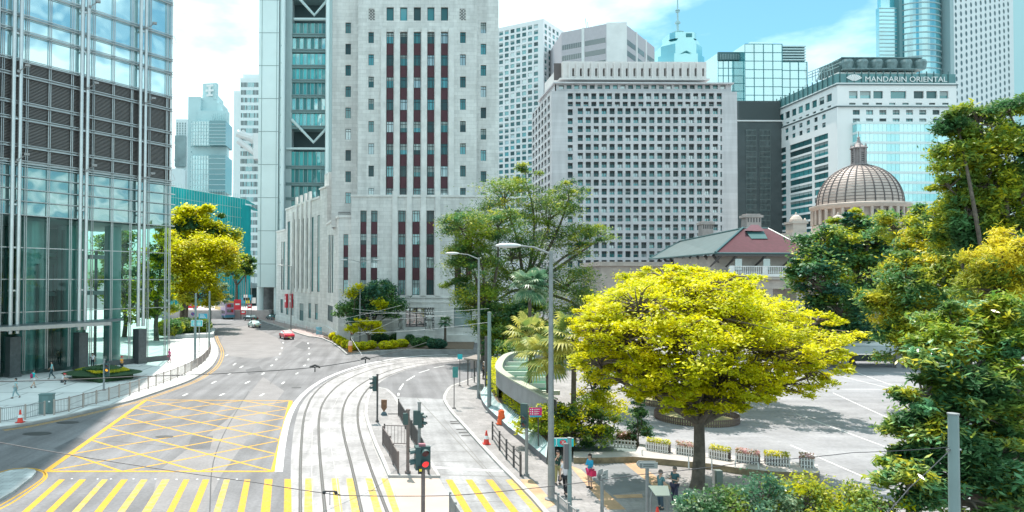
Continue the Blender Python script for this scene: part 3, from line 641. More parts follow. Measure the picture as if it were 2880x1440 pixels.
q = MB(); q.tube([(hx(922), YH+1, 0), (hx(922), YH+1, 110)], .75, 16); q.build('mast_column', pan, t, world=True, smooth=True)
q = MB(); q.tube([(hx(929.5), YH+.3, 0), (hx(929.5), YH+.3, 110)], .35, 10); q.tube([(hx(786.5), YH+.5, 0), (hx(786.5), YH+.5, 110)], .22, 10)
for k in range(14): z = 12+k*4.6; q.bb(hx(784), hx(790), YH+.2, YH+.8, z, z+.3)
q.build('pipe', pan2, t, world=True)
q = MB(); q.bb(hx(797), hx(817), YH+2.5, YH+16, 0, 110); q.build('side_wall', M('side_panel_shaded', (.34, .43, .44), .5, .1, var=.08, vs=.2), t, world=True)  # darker panel tone paints in the shade on this side
q = MB(); q.bb(hx(817), hx(935), YH+7, YH+18, 0, 110); q.build('core', M('dark_core', (.03, .06, .065), .6), t, world=True)
rowsH = [(-190, -150), (-145, -105), (-100, -62), (-58, -20), (-14, 42), (54, 87), (97, 131), (141, 176), (184, 217), (225, 261), (268, 304), (312, 349), (421, 463), (471, 511), (520, 553), (561, 600), (608, 645), (652, 690), (700, 740), (745, 790)]
for i, (y0, y1) in enumerate(rowsH):
    if y0 == -14: continue
    z1, z0 = hz(y0), hz(y1); x0 = hx(802 if y0 > 400 else 817); x1 = hx(912)
    mul = 9; q = MB()
    for k in range(mul):
        a = x0+(x1-x0)*k/mul; b = x0+(x1-x0)*(k+1)/mul; dd = [0, 0, .05, 0, .08, 0, .03, .06, 0][k]
        q.face([(a, YH+3+dd, z0), (b, YH+3+dd, z0), (b, YH+3+dd, z1), (a, YH+3+dd, z1)], (i*3+k*k) % 4)
    for k in range(mul+1): a = x0+(x1-x0)*k/mul; q.bb(a-.06, a+.06, YH+2.85, YH+3, z0, z1, 4)
    q.build('window', glz+[pan2], t, world=True)
    q = MB(); zn = hz(rowsH[i+1][0]) if i+1 < len(rowsH) else z0-1
    q.bb(x0, x1, YH+2.4, YH+7, max(zn, z0-.7), z0-.01); q.bb(x0, x1, YH+2.1, YH+2.3, z0-.1, z0+.12); q.build('floor_slab', M('slab_edge', (.15, .24, .25), .6), t, world=True)
q = MB()
for zt_, zb_ in ((hz(-14), hz(40)), (hz(352), hz(402))):
    xm = hx(880); r_ = .42
    q.tube([(hx(817), YH+2.2, zt_+2), (xm, YH+2.2, zb_+.6), (hx(930), YH+2.2, zt_+1)], r_, 8)
for y in (46, 414): q.bb(hx(803 if y > 400 else 822), hx(914), YH+1.6, YH+2.6, hz(y)-.25, hz(y)+.25)
q.split('truss', M('truss_grey', (.45, .56, .57), .5, .1), t, world=True)
q = MB()
for dx, dy in ((0, 2), (0, 14), (4.5, 2), (4.5, 14)): q.cyl((hx(732)+dx, YH+dy, 0), .9, zb0, 16)
q.split('column', pan, t, world=True, smooth=True)
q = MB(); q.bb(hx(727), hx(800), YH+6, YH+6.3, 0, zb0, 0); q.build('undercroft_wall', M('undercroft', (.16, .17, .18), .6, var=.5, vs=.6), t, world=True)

# ---------------- generic towers at a corner (two facades)
def tower2(name, label, px, Y, ytop, left, right, walls, grids, zdrop=0, glass=tealg, frame=white, wcat='building', base=0, group=None):
    """left/right: (direction (dx,dy) away from the corner, pixel where the facade ends)"""
    Cn = P(px, 400, Y); t = thing(name, label, wcat, (Cn.x, Cn.y, 0), 0, group); zt = P(px, ytop, Y).z; mb = MB(); wins = []
    def endp(d, pe):
        k = math.tan(math.atan((pe-CX)/F)); l = (Cn.x-k*Cn.y)/(k*d[1]-d[0]); return Vector((Cn.x+d[0]*l, Cn.y+d[1]*l))
    fac = {}
    if left: E = endp(*left); fac['L'] = Fac(E, (Cn.x-E.x, Cn.y-E.y), mb, wins), math.hypot(Cn.x-E.x, Cn.y-E.y), E
    if right: E2 = endp(*right); fac['R'] = Fac((Cn.x, Cn.y), (E2.x-Cn.x, E2.y-Cn.y), mb, wins), math.hypot(E2.x-Cn.x, E2.y-Cn.y), E2
    for key, gfun in grids.items(): gfun(*fac[key][:2], zt)
    for k in fac: fac[k][0].emit(fac[k][1], base, zt, .3)
    L0 = fac['L'][2] if left else Vector((Cn.x-1, Cn.y+30)); R0 = fac['R'][2] if right else Vector((Cn.x+1, Cn.y+30)); c0 = Vector((Cn.x, Cn.y)); bk = L0+R0-c0
    mb.face([(L0.x, L0.y, zt), (c0.x, c0.y, zt), (R0.x, R0.y, zt), (bk.x, bk.y, zt)], 0)
    for a, b in ((R0, bk), (bk, L0)): mb.face([(a.x, a.y, base), (b.x, b.y, base), (b.x, b.y, zt), (a.x, a.y, zt)], 0)
    mb.build('wall', walls, t, world=True); windows(t, wins, glass, frame); return t, fac, zt
def gridfn(w, px_pitch_m, row_h, win_w, win_h, top=2.0, x0=.8, kind='frame', maxrows=40, dep=.3, n=None):
    def g(f, L, zt):
        k = 0; nn = n or int((L-x0)/px_pitch_m)
        for i in range(nn):
            a = x0+i*px_pitch_m
            if a+win_w > L: break
            for j in range(maxrows):
                z1 = zt-top-j*row_h
                if z1-win_h < 2: break
                f.ops.append((a, a+win_w, z1-win_h, z1)); f.win(a, a+win_w, z1-win_h, z1, kind, dep)
    return g
WT = M('white_tower_wall', (.74, .74, .75), .7, var=.05, vs=.1)
tower2('gridded_office_tower', 'tall white tower with a plain square window grid, just right of the stone tower', 'x' and 1529, 300, 52, ((-1.49, 1), 1398), ((.79, 1), 1586), WT,
 {'L': gridfn(0, 2.70, 2.55, 1.85, 1.7, 1.8, .9, maxrows=34, kind='plain'), 'R': gridfn(0, 3.9, 2.55, 2.3, 1.7, 1.8, 1.0, maxrows=34, kind='plain')})
# white grid office block
YW = 190.0; xw = lambda px: X(px, YW, 450); zw = lambda py: P(1800, py, YW).z
t = thing('grid_office_block', 'broad white office block with deep square window grid and finned crown, centre of the skyline', 'building', (xw(1800), YW, 0))
mb = MB(); wins = []; f = Fac((xw(1552), YW), (1, 0), mb, wins)
for i in range(18):
    x0 = 1625+22.35*i
    for j in range(19): y = 304+25.15*j; f.op(x0, y, x0+14.8, y+17, 'louvre', .7)
for i in range(20):
    x0 = 1597+22.05*i
    for y in (262, 286): f.op(x0, y, x0+14.5, y+(17 if y < 280 else 13), 'louvre', .7)
for j in range(19): y = 307+25.15*j; f.op(1597, y, 1611, y+17, 'louvre', .7); f.op(2026, y, 2031, y+15, 'frame', .5)
Ww = xw(2074)-xw(1552); ztp = zw(257); f.emit(Ww, 0, ztp, .7)
Xl = xw(1552); Yb = Xl*F/(1496-CX); fL = Fac((Xl, Yb), (0, -1), mb, wins)
for i in range(6):
    y0 = Yb-1.6-(i+1)*(Yb-YW-2)/6.2
    a = 1.0+i*(Yb-YW-2)/6.0
    for j in range(20): z1 = zw(262)-j*2.39; fL.ops.append((a, a+2.6, z1-1.7, z1)); fL.win(a, a+2.6, z1-1.7, z1, 'louvre', .5)
fL.emit(Yb-YW, 0, ztp, .5)
mb.face([(Xl, YW, ztp), (Xl+Ww, YW, ztp), (Xl+Ww, Yb, ztp), (Xl, Yb, ztp)], 0); mb.face([(Xl+Ww, YW, 0), (Xl+Ww, Yb, 0), (Xl+Ww, Yb, ztp), (Xl+Ww, YW, ztp)], 0)
gw = M('grid_wall', (.58, .565, .585), .75, var=.14, vs=.5, stretch=(1, 1, .15), brick=(400, .85, .03, .85)); mb.build('wall', gw, t, world=True)
q = MB(); f2 = Fac((xw(1563), YW+.8), (1, 0), q, []); w2 = []; f2.wins = w2
for i in range(22): x0 = 1572+21.65*i; f2.op(x0, 239, x0+14, 250, 'frame', .4)
f2.emit(xw(2062)-xw(1563), ztp, zw(233), .4); q.bb(xw(1556), xw(2064), YW-.4, YW+20, zw(236), zw(232))
q.bb(xw(1563), xw(1563)+.3, YW+.8, YW+20, ztp, zw(236)); q.build('attic_storey', gw, t, world=True)
wins += w2
q = MB(); q.bb(xw(1590), xw(1998), YW+4, YW+4.4, zw(231), zw(217)); q.build('clerestory', coated('crown_glass', (.05, .22, .22), .4), t, world=True)
q = MB(); zc0, zc1 = zw(216), zw(167); x0, x1 = xw(1588), xw(1998); Yc = YW+2; fcw = Fac((x0, Yc), (1, 0), q, [])
for i in range(18): px = 1609.5+21.5*i; fcw.op(px, 192, px+6, 214.5)
fcw.emit(x1-x0, zc0, zc1, 1.6); q.face([(x0, Yc, zc1), (x1, Yc, zc1), (x1, Yc+20, zc1), (x0, Yc+20, zc1)]); q.face([(x0, Yc+22, zc0), (x0, Yc, zc0), (x0, Yc, zc1), (x0, Yc+22, zc1)])
q.face([(x0-2, Yc+1.7, zc0), (x1, Yc+1.7, zc0), (x1, Yc+1.7, zc1), (x0-2, Yc+1.7, zc1)], 1); q.face([(x1, Yc, zc0), (x1, Yc+20, zc0), (x1, Yc+20, zc1), (x1, Yc, zc1)])
for i in range(18): px = 1609.5+21.5*i; q.bb(xw(px-6), xw(px-1.5), Yc-.5, Yc, zc0, zc1-.4)
q.bb(x0-1, x1+.5, Yc-1, Yc+20, zc0-.5, zc0-.05); q.build('finned_crown', [M('crown_white', (.66, .62, .61), .7, var=.06), M('slot_dark', (.12, .10, .10), .8)], t, world=True)
windows(t, wins, tealg[:5]+[tealg[5]]+tealg[:3], wframe)
# striped pale office tower with white corner
def bands(f, L, zt):
    pass
t, fac, zt = tower2('striped_office_tower', 'grey-mauve office tower with ribbon windows and a blank white corner, behind the finned crown', 1706, 272, 67, ((-1.49, 1), 1580), None, M('mauve_wall', (.46, .43, .46), .75, var=.06), {})
f, L, E = fac['L']; wl2 = []; f.wins = wl2; q = MB()
for j in range(6):
    z1 = zt-5.2-j*4.3
    for a, b in ((.2, L*.45), (L*.53, L-.3)): pane_at(q, f, a, b, z1-2.0, z1, -.02, 0); 
    for k in range(9): f.slab(q, .2+k*L*.05, .3+k*L*.05, z1-2, z1, .02, .1, 1)
q.build('ribbon_window', [coated('ribbon_dark', (.03, .05, .055), .1), M('mullion_grey', (.35, .35, .36), .6)], t, world=True)
q = MB(); f.slab(q, L*.46, L*.52, 0, zt+.2, -.3, .25); Cn = f.A+Vector(f.u)*L
p2 = P(1761, 200, 272); q.prism([(Cn.x, Cn.y-.1), (p2.x, p2.y-1), (p2.x+3, p2.y+8), (Cn.x+2, Cn.y+12)], 0, zt+.4); q.build('corner_shaft', whconc, t, world=True)
q = MB(); ur = Vector((.79, 1)).normalized(); A2 = Vector((p2.x, p2.y)); fR = Fac(A2, ur, q, [])
Lr = 34; zr = P(1762, 69, 272).z; pane_at(q, fR, 0, Lr, 0, zr, 0, 1)
for j in range(9):
    z1 = zr-5.4-j*4.3
    for a, b in ((.3, Lr*.30), (Lr*.38, Lr*.62), (Lr*.72, Lr-.5)): pane_at(q, fR, a, b, z1-2.2, z1, -.03, 0)
    for k in range(int(Lr/1.3)): fR.slab(q, k*1.3, k*1.3+.12, z1-2.2, z1, .03, .12, 1)
for s in (Lr*.34, Lr*.67): fR.slab(q, s-.6, s+.6, 0, zr+.2, 0, .3, 2)
q.face([(A2.x, A2.y, zr), (A2.x+ur.x*Lr, A2.y+ur.y*Lr, zr), (A2.x+ur.x*Lr-20, A2.y+ur.y*Lr+14, zr), (A2.x-20, A2.y+14, zr)], 1)
q.build('side_facade', [coated('ribbon_teal', (.02, .10, .11), .2), M('mauve_wall', (.46, .43, .46), .75), whconc], t, world=True)
q = MB(); 
for px, h in ((1652, 8), (1658, 5)): p = P(px, 80, 280); q.tube([(p.x, p.y, p.z-3), (p.x-.8, p.y, p.z+h*.5)], .1, 5)
q.build('antenna', galv, t, world=True)
# pyramid topped cyan tower with mast
Yp = 620; t = thing('spired_glass_tower', 'distant cyan glass tower with stepped top and a ringed mast', 'building', (P(1930, 200, Yp).x, Yp, 0))
cyg = coated('cyan_glass', (.06, .36, .42), .34, var=.2, vs=.05, tintr=(.75, 1, 1)); k = lambda px: P(px, 150, Yp).x; kz = lambda py: P(1930, py, Yp).z
q = MB()
def oct_(q, x0, x1, z0, x2, x3, z1, ch=.25, m=0):
    def ring(a, b, z): w = b-a; c = w*ch; return [(a, Yp+c, z), (a+c, Yp, z), (b-c, Yp, z), (b, Yp+c, z), (b, Yp+w-c, z), (b-c, Yp+w, z), (a+c, Yp+w, z), (a, Yp+w-c, z)]
    A_, B_ = ring(x0, x1, z0), ring(x2, x3, z1)
    for i in range(8): j = (i+1) % 8; q.face([A_[i], A_[j], B_[j], B_[i]], m)
    q.face(B_, m)
oct_(q, k(1863), k(1996), 0, k(1863), k(1996), kz(150)); oct_(q, k(1870), k(1988), kz(150), k(1870), k(1988), kz(122)); oct_(q, k(1872), k(1984), kz(122), k(1886), k(1972), kz(108)); oct_(q, k(1888), k(1965), kz(108), k(1888), k(1965), kz(90), .15)
q.build('shaft', cyg, t, world=True)
q = MB(); xm = k(1926); 
for dx, dz in ((-6, 0), (6, 0), (0, 0)): q.tube([(xm+dx*1.4, Yp+15, kz(92)), (xm, Yp+15, kz(70))], .6, 6)
q.tube([(xm, Yp+15, kz(90)), (xm, Yp+15, kz(-60))], [1.2, .35], 8)
for y, r in ((78, 5.5), (50, 2.6), (47, 2.2), (17, 1.9), (13, 2.0)): q.lathe((xm, Yp+15, kz(y)), [(.2, 0), (r, .2), (r, 1.1), (.2, 1.6)], 14)
for a in range(6): q.tube([(xm+math.cos(a)*5, Yp+15+math.sin(a)*5, kz(92)), (xm+math.cos(a)*5, Yp+15+math.sin(a)*5, kz(78))], .35, 5)
q.build('mast', M('mast_grey', (.35, .5, .52), .5, .2), t, world=True)
q = MB(); q.face([(k(1912), Yp-1, kz(152)), (k(1929), Yp-1, kz(143)), (k(1946), Yp-1, kz(152)), (k(1929), Yp-1, kz(148))]); q.bb(k(1930), k(1946), Yp-.5, Yp+4, kz(104), kz(94), 0); q.build('plant_opening', M('dark_teal', (.04, .2, .22), .5), t, world=True)
# glass box tower
Yg = 335.; t = thing('glass_block_tower', 'pale blue mirrored glass tower with a louvred top right corner, left of the hotel', 'building', (P(2150, 200, Yg).x, Yg, 0))
gx = lambda px: P(px, 200, Yg).x; gz = lambda py: P(2150, py, Yg).z
mir = coated('mirror_blue', (.05, .30, .35), .42, var=.5, vs=.06, tintr=(.85, 1, 1), ripple=.05); fr_ = M('frame_teal', (.06, .22, .25), .5)
q = MB(); m2 = MB()
def curtain(x0, x1, y0, y1, Y, nx, nz, depth=25, bar=.18):
    q.bb(gx(x0), gx(x1), Y, Y+depth, 0, gz(y0))
    for i in range(nx+1): xx = gx(x0)+(gx(x1)-gx(x0))*i/nx; m2.bb(xx-bar/2, xx+bar/2, Y-.25, Y-.01, 0, gz(y0))
    for j in range(nz): z = gz(y0)-j*(gz(y0)-gz(y1))/nz; m2.bb(gx(x0), gx(x1), Y-.3, Y-.26, z-bar/2, z+bar/2)
curtain(2036, 2096, 138, 400, Yg+6, 4, 12); curtain(2095, 2200, 124, 412, Yg, 4, 12); curtain(2200, 2272, 173, 410, Yg+.6, 3, 10)
pl0 = P(1998, 170, Yg+40); q.face([(gx(2036), Yg+6, 0), (gx(2036), Yg+6, gz(138)), (pl0.x, pl0.y, gz(138)), (pl0.x, pl0.y, 0)])
q.bb(gx(2120), gx(2183), Yg+3, Yg+20, gz(126), gz(112)); q.build('curtain_wall', mir, t, world=True)
m2.bb(gx(2036)-.3, gx(2096), Yg+5.2, Yg+5.6, gz(160), gz(158)); m2.build('mullion', fr_, t, world=True)
q = MB(); q.bb(gx(2200), gx(2266), Yg+.8, Yg+20, gz(172), gz(127))
for j in range(6): z = gz(128+j*7.6); q.bb(gx(2200), gx(2267), Yg-.1, Yg+.75, z-.55, z, 1)
q.build('louvred_plant_room', [M('louv_dark', (.06, .14, .15), .6), M('louv_pale', (.45, .6, .62), .6)], t, world=True)
q = MB(); q.bb(gx(2034), gx(2096), Yg+5, Yg+5.9, gz(160), gz(137))
for i in range(13): xx = gx(2040)+i*.77; q.bb(xx, xx+.2, Yg+4.8, Yg+5, gz(158), gz(143), 1)
q.build('plant_screen', [M('screen_dark', (.05, .12, .13), .5), M('screen_bar', (.3, .4, .41), .5)], t, world=True)
# dark tower behind
Yd = 245.; dx = lambda px: P(px, 400, Yd).x; dz = lambda py: P(2120, py, Yd).z
t = thing('dark_glass_tower', 'dark grey-green tower with louvred crown, squeezed between grid block and hotel', 'building', (dx(2120), Yd, 0))
q = MB(); q.bb(dx(2075), dx(2200), Yd, Yd+20, 0, dz(340)); dk = coated('dark_tower_glass', (.035, .055, .06), .08, var=.5, vs=.25)
for x0, x1 in ((2098, 2126), (2136, 2165)):
    for j in range(13): y = 366+j*30; q.bb(dx(x0), dx(x1), Yd-.05, Yd-.01, dz(y+21), dz(y), 1)
q.build('shaft', [M('dark_wall', (.075, .095, .10), .5, var=.2, vs=.2), dk], t, world=True)
q = MB()
for x0, x1 in ((2098, 2126), (2136, 2165)):
    for i in range(9): xx = dx(x0)+(dx(x1)-dx(x0))*i/8; q.bb(xx-.05, xx+.05, Yd-.25, Yd-.06, 0, dz(366))
    for j in range(26): z = dz(366+j*15); q.bb(dx(x0), dx(x1), Yd-.15, Yd-.06, z-.12, z+.12)
q.build('mullion', M('dk_mullion', (.16, .2, .2), .5), t, world=True)
q = MB(); q.bb(dx(2073), dx(2200), Yd-.4, Yd+15, dz(342), dz(338)); q.bb(dx(2080), dx(2200), Yd+1.2, Yd+15, dz(336), dz(281), 1)
for i in range(52): xx = dx(2081)+i*.28; q.bb(xx, xx+.11, Yd+.9, Yd+1.2, dz(334), dz(283), 2)
q.build('louvred_crown', [whconc, M('crown_dark', (.05, .07, .075), .6), M('crown_bar', (.13, .16, .165), .6)], t, world=True)
# ---------------- hotel with sign
Ym = 215.0; mxx = lambda px, Y=Ym: P(px, 400, Y).x; mz = lambda py: P(2500, py, Ym).z
t = thing('hotel_building', 'white hotel block with a teal parapet carrying a fan emblem and hotel name in capitals', 'building', (mxx(2500), Ym, 0))
hotw = M('hotel_white', (.78, .78, .78), .7, var=.04, vs=.1); mb = MB(); wins = []
f = Fac((mxx(2356), Ym), (1, 0), mb, wins); W_ = mxx(2692)-mxx(2356)
for x0, x1 in ((611, 678), (694, 777), (795, 868), (925, 1044), (1100, 1176), (1195, 1276), (1295, 1362)): f.op(2160+x0/2.6833, 256, 2160+x1/2.6833, 277, 'frame', .5)
for k in range(8):
    x0 = 2398.5+37.4*k; f.op(x0-10, 289, x0+8, 294.5, 'frame', .4)
    for y in (309, 333): f.op(x0, y, x0+20, y+13.5, 'two', .4)
f.emit(W_, 0, mz(233), .45)
Xl = mxx(2356); Yfar = Xl*F/(2186-CX); fl = Fac((Xl, Yfar), (0, -1), mb, wins); Ls = Yfar-Ym
for k in range(8):
    a = 2.0+k*(Ls-3.5)/8; z1 = mz(256); fl.ops.append((a, a+2.6, mz(277), z1)); fl.win(a, a+2.6, mz(277), z1, 'frame', .4)
    fl.ops.append((a+.4, a+2.2, mz(294.5), mz(289))); fl.win(a+.4, a+2.2, mz(294.5), mz(289), 'frame', .4)
fl.emit(Ls, mz(303), mz(233), .4)
# lower, slightly wider side
Xl2 = mxx(2353); Yf2 = Xl2*F/(2167-CX); fl2 = Fac((Xl2, Yf2), (0, -1), mb, wins); L2 = Yf2-Ym+.4
for k in range(8):
    a = 1.2+k*(L2-4)/8.3
    for y in (309, 333): fl2.ops.append((a+.6, a+2.4, mz(y+13.5), mz(y))); fl2.win(a+.6, a+2.4, mz(y+13.5), mz(y), 'two', .3)
for j in range(16):
    z1 = mz(366)-j*2.42
    for s0, s1 in ((.6, .3), (.33, .66), (.69, .9)):
        a, b = (1.0, L2*.27) if s0 == .6 else (L2*s0, L2*s1)
        if s0 == .69: b = L2*.88
        fl2.ops.append((a, b, z1-1.75, z1)); fl2.win(a, b, z1-1.75, z1, 'ribbon', .35)
fl2.emit(L2, 0, mz(303), .35)
mb.face([(Xl, Ym, mz(233)), (Xl+W_, Ym, mz(233)), (Xl+W_, Yfar, mz(233)), (Xl, Yfar, mz(233))]); mb.face([(Xl2, Ym-.4, mz(303)), (Xl, Ym-.4, mz(303)), (Xl, Yf2, mz(303)), (Xl2, Yf2, mz(303))])
mb.face([(Xl, Ym-.4, 0), (Xl, Ym-.4, mz(303)), (Xl2, Ym-.4, mz(303)), (Xl2, Ym-.4, 0)]); mb.face([(Xl2, Yf2, 0), (Xl2, Yf2, mz(303)), (Xl+6, Yf2, mz(303)), (Xl+6, Yf2, 0)]); mb.face([(Xl+W_, Ym, 0), (Xl+W_, Yfar, 0), (Xl+W_, Yfar, mz(233)), (Xl+W_, Ym, mz(233))])
mb.build('wall', hotw, t, world=True); windows(t, wins, tealg[:5], wframe)
q = MB(); dkc = M('cornice_dark', (.12, .16, .17), .5)
q.bb(Xl-.4, Xl+W_+.3, Ym-.35, Yfar, mz(240), mz(237)); q.bb(Xl2-.3, Xl+W_+3, Ym-.55, Yf2+.3, mz(301.5), mz(299)); q.build('cornice', dkc, t, world=True)
# glazed lower front
q = MB(); cg = [coated('hotel_glass%d' % i, c, r, tintr=(.85, 1, 1), ripple=.08) for i, (c, r) in enumerate((((.12, .52, .57), .25), ((.34, .68, .70), .3), ((.05, .38, .43), .4)))]
x0, x1 = mxx(2398), mxx(2706); n = 26
for j in range(11):
    z1 = mz(353)-j*3.0; z0 = z1-2.25
    for i in range(n): a = x0+(x1-x0)*i/n; b = x0+(x1-x0)*(i+1)/n-.06; q.face([(a, Ym-2, z0), (b, Ym-2, z0), (b, Ym-2, z1), (a, Ym-2, z1)], (i*i+j*3+i//3) % 3)
q.face([(x0, Ym-2, 0), (x0, Ym, 0), (x0, Ym, mz(351)), (x0, Ym-2, mz(351))][::-1], 0); q.build('window', cg, t, world=True)
q = MB()
for j in range(12): z1 = mz(353)-j*3.0+.75; q.bb(x0-.1, x1, Ym-2.1, Ym-.1, z1-.75, z1+.0)
q.build('floor_band', M('hotel_band', (.66, .76, .77), .6), t, world=True)
q = MB(); tl = M('parapet_teal', (.10, .24, .25), .45, var=.1)
q.bb(Xl+.1, Xl+W_, Ym+.3, Ym+.5, mz(232.5), mz(207)); q.bb(Xl+.1, Xl+.3, Ym+.5, Yfar, mz(232.5), mz(207)); q.build('parapet', tl, t, world=True)
q = MB()
for k in range(16): xx = Xl+1.0+k*W_/16.5; q.bb(xx-.12, xx+.12, Ym+.1, Ym+.3, mz(233), mz(200))
for k in range(13): yy = Ym+2+k*Ls/13; q.bb(Xl-.1, Xl+.1, yy, yy+.3, mz(233), mz(200))
q.split('parapet_post', M('post_dark', (.05, .12, .125), .5), t, world=True)
q = MB(); q.bb(mxx(2384), mxx(2606), Ym+4, Ym+12, mz(207), mz(192)); 
q.build('penthouse', hotw, t, world=True)
q = MB(); q.bb(mxx(2385), mxx(2616), Ym+3, Ym+14, mz(190), mz(154)); 
for i in range(6): q.lathe((mxx(2402+i*42), Ym+3.4, mz(188)), [(0, 0), (1.6, .2), (2.0, 2.2), (1.7, 3.0), (0, 3.1)], 12, 1)
q.bb(mxx(2385), mxx(2616), Ym+2.7, Ym+3, mz(155.5), mz(152.5), 1); q.bb(mxx(2385), mxx(2616), Ym+1.6, Ym+3, mz(190), mz(187), 1)
q.build('rooftop_plant', [M('plant_dark', (.05, .10, .105), .6, var=.4, vs=.6), M('plant_grey', (.16, .24, .25), .5, var=.3, vs=1)], t, world=True)
q = MB()
for i in range(8):
    y0 = 160+i*3.6; a = mxx(2320+i*8); q.tube([(a, Ym+6-.2*i, mz(212)), (a, Ym+6, mz(186-i*3.8))], .12, 5)
for dz in (0, 4, 8): q.tube([(mxx(2318), Ym+8, mz(200-dz*2)), (mxx(2386), Ym+4, mz(176-dz*2.4))], .14, 5)
q.tube([(mxx(2330), Ym+6, mz(214)), (mxx(2352), Ym+6, mz(174)), (mxx(2372), Ym+6, mz(178))], .25, 6); q.build('roof_scaffold', M('scaf', (.25, .36, .37), .5), t, world=True)
q = MB(); cxf, cz = (mxx(2404)), mz(230)
for k in range(9):
    a0 = math.pi*(.17+.66*k/9); a1 = math.pi*(.17+.66*(k+1)/9)-.03; r0, r1 = .35, 2.45
    q.face([(cxf+math.cos(a)*r*1.15, Ym+.04-.02*(k % 2), cz+math.sin(a)*r*.92) for a, r in ((a0, r0), (a1, r0), (a1, r1), (a0, r1))][::-1])
q.build('fan_emblem', white, t, world=True)
cu = bpy.data.curves.new('hotel_name', 'FONT'); cu.body = 'MANDARIN ORIENTAL'; cu.size = 2.15; cu.extrude = .06; cu.space_character = 1.02
tmp = bpy.data.objects.new('tmp', cu); C.objects.link(tmp); bpy.context.view_layer.update()
me = bpy.data.meshes.new_from_object(tmp); bpy.data.objects.remove(tmp)
wtx = max(v.co.x for v in me.vertices); target = mxx(2666)-mxx(2434)
q = MB(); q.v = [(mxx(2434)+v.co.x*target/wtx, Ym+.02-v.co.z, mz(229.5)+v.co.y*1.05) for v in me.vertices]; q.f = [tuple(p_.vertices) for p_ in me.polygons]; q.m = [0]*len(q.f); q.split('letter', white, t, world=True)
# ---------------- tall curved glass tower
Yi = 430.; ix = lambda px: P(px, 80, Yi).x; iz = lambda py: P(2580, py, Yi).z
t = thing('curved_glass_tower', 'tall blue glass tower with curved ringed front, above the hotel roof', 'building', (ix(2580), Yi, 0))
ig = coated('ifc_glass', (.05, .34, .42), .35, var=.6, vs=.045, tintr=(.8, 1, 1)); q = MB()
q.bb(ix(2486), ix(2538), Yi+4, Yi+7, 0, iz(14)); q.bb(ix(2497), ix(2536), Yi+6, Yi+9, 0, iz(-60))
c0, c1_ = ix(2540), ix(2672); rr_ = (c1_-c0)/2
q.lathe(((c0+c1_)/2, Yi+10, 0), [(rr_, 0), (rr_, iz(-80))], 28, 0, math.pi, 2*math.pi, 1, .75)
q.build('shaft', ig, t, world=True, smooth=False)
q = MB(); 
for j in range(34): z = iz(-75)-j*(iz(-75)-iz(210))/17; q.lathe(((c0+c1_)/2, Yi+10, z), [(rr_*1.0, 0), (rr_*1.035, .1), (rr_*1.035, .7), (rr_, .8)], 28, 0, math.pi, 2*math.pi, 1, .75)
q.bb(ix(2665), ix(2682), Yi-2, Yi+20, 0, iz(-90)); q.bb(ix(2536), ix(2545), Yi+2, Yi+12, 0, iz(-60), 1)
for j in range(40): z = iz(18)-j*2.4; q.bb(ix(2486)-.2, ix(2538), Yi+3.8, Yi+4, z, z+.5)
q.build('ring_band', [M('ring_grey', (.32, .42, .44), .5), M('gap_dark', (.10, .22, .24), .5)], t, world=True)
# ---------------- tower with round windows
uj = (.85, .527); Yj = 285.; A_ = P(2684, 200, Yj); t = thing('porthole_tower', 'white tower dotted with round windows at the right edge of the skyline', 'building', (A_.x, A_.y, 0))
q = MB(); fj = Fac((A_.x, A_.y), uj, q, []); Lj = fj.sp(2852, 200)[0]; zj = 70
seg = []; pts = []
q.face([(A_.x, A_.y, 0), (A_.x+uj[0]*Lj, A_.y+uj[1]*Lj, 0), (A_.x+uj[0]*Lj, A_.y+uj[1]*Lj, 210), (A_.x, A_.y, 210)]); bk = (10, 60)
q.face([(A_.x+uj[0]*Lj, A_.y+uj[1]*Lj, 0), (A_.x+uj[0]*Lj+14, A_.y+uj[1]*Lj, 0), (A_.x+uj[0]*Lj+14, A_.y+uj[1]*Lj, 210), (A_.x+uj[0]*Lj, A_.y+uj[1]*Lj, 210)], 1)
q.build('wall', [M('porthole_wall', (.70, .72, .73), .6, var=.04), M('corner_pale', (.45, .66, .69), .5)], t, world=True)
pm = None; n = 0; stuff = MB(); rim = coated('porthole_glass', (.01, .06, .07), .02, fk=.03); wr = M('porthole_rim', (.6, .62, .63), .6)
for i in range(12):
    for j in range(42):
        s = 1.9+i*(Lj-3)/12; z = 162-j*2.9-(i % 2)*1.45-(0)
        if z < 14: continue
        m_ = MB(); m_.lathe((0, 0, 0), [(.0, 0), (1.0, 0)], 14, 0); m_.lathe((0, 0, 0), [(1.0, 0), (1.02, .06), (1.12, .06), (1.15, 0)], 14, 1)
        if n < 100 and z < 118 and z > 60:
            if pm is None: o = m_.build('window', [rim, wr], t); pm = o.data
            else: o = bpy.data.objects.new('window', pm); C.objects.link(o); o.parent = t
            o.rotation_euler = (R(90), 0, math.atan2(uj[1], uj[0])); o.location = (uj[0]*s+uj[1]*.03, uj[1]*s-uj[0]*.03, z); n += 1
        else:
            Mx = Matrix.Translation((A_.x+uj[0]*s+uj[1]*.03, A_.y+uj[1]*s-uj[0]*.03, z)) @ Matrix.Rotation(math.atan2(uj[1], uj[0]), 4, 'Z') @ Matrix.Rotation(R(90), 4, 'X')
            k0 = len(stuff.v); stuff.v += [tuple(Mx @ Vector(v)) for v in m_.v]; stuff.f += [tuple(k0+a for a in f_) for f_ in m_.f]; stuff.m += m_.m
setp(stuff.build('window', [rim, wr], t, world=True), kind='stuff')
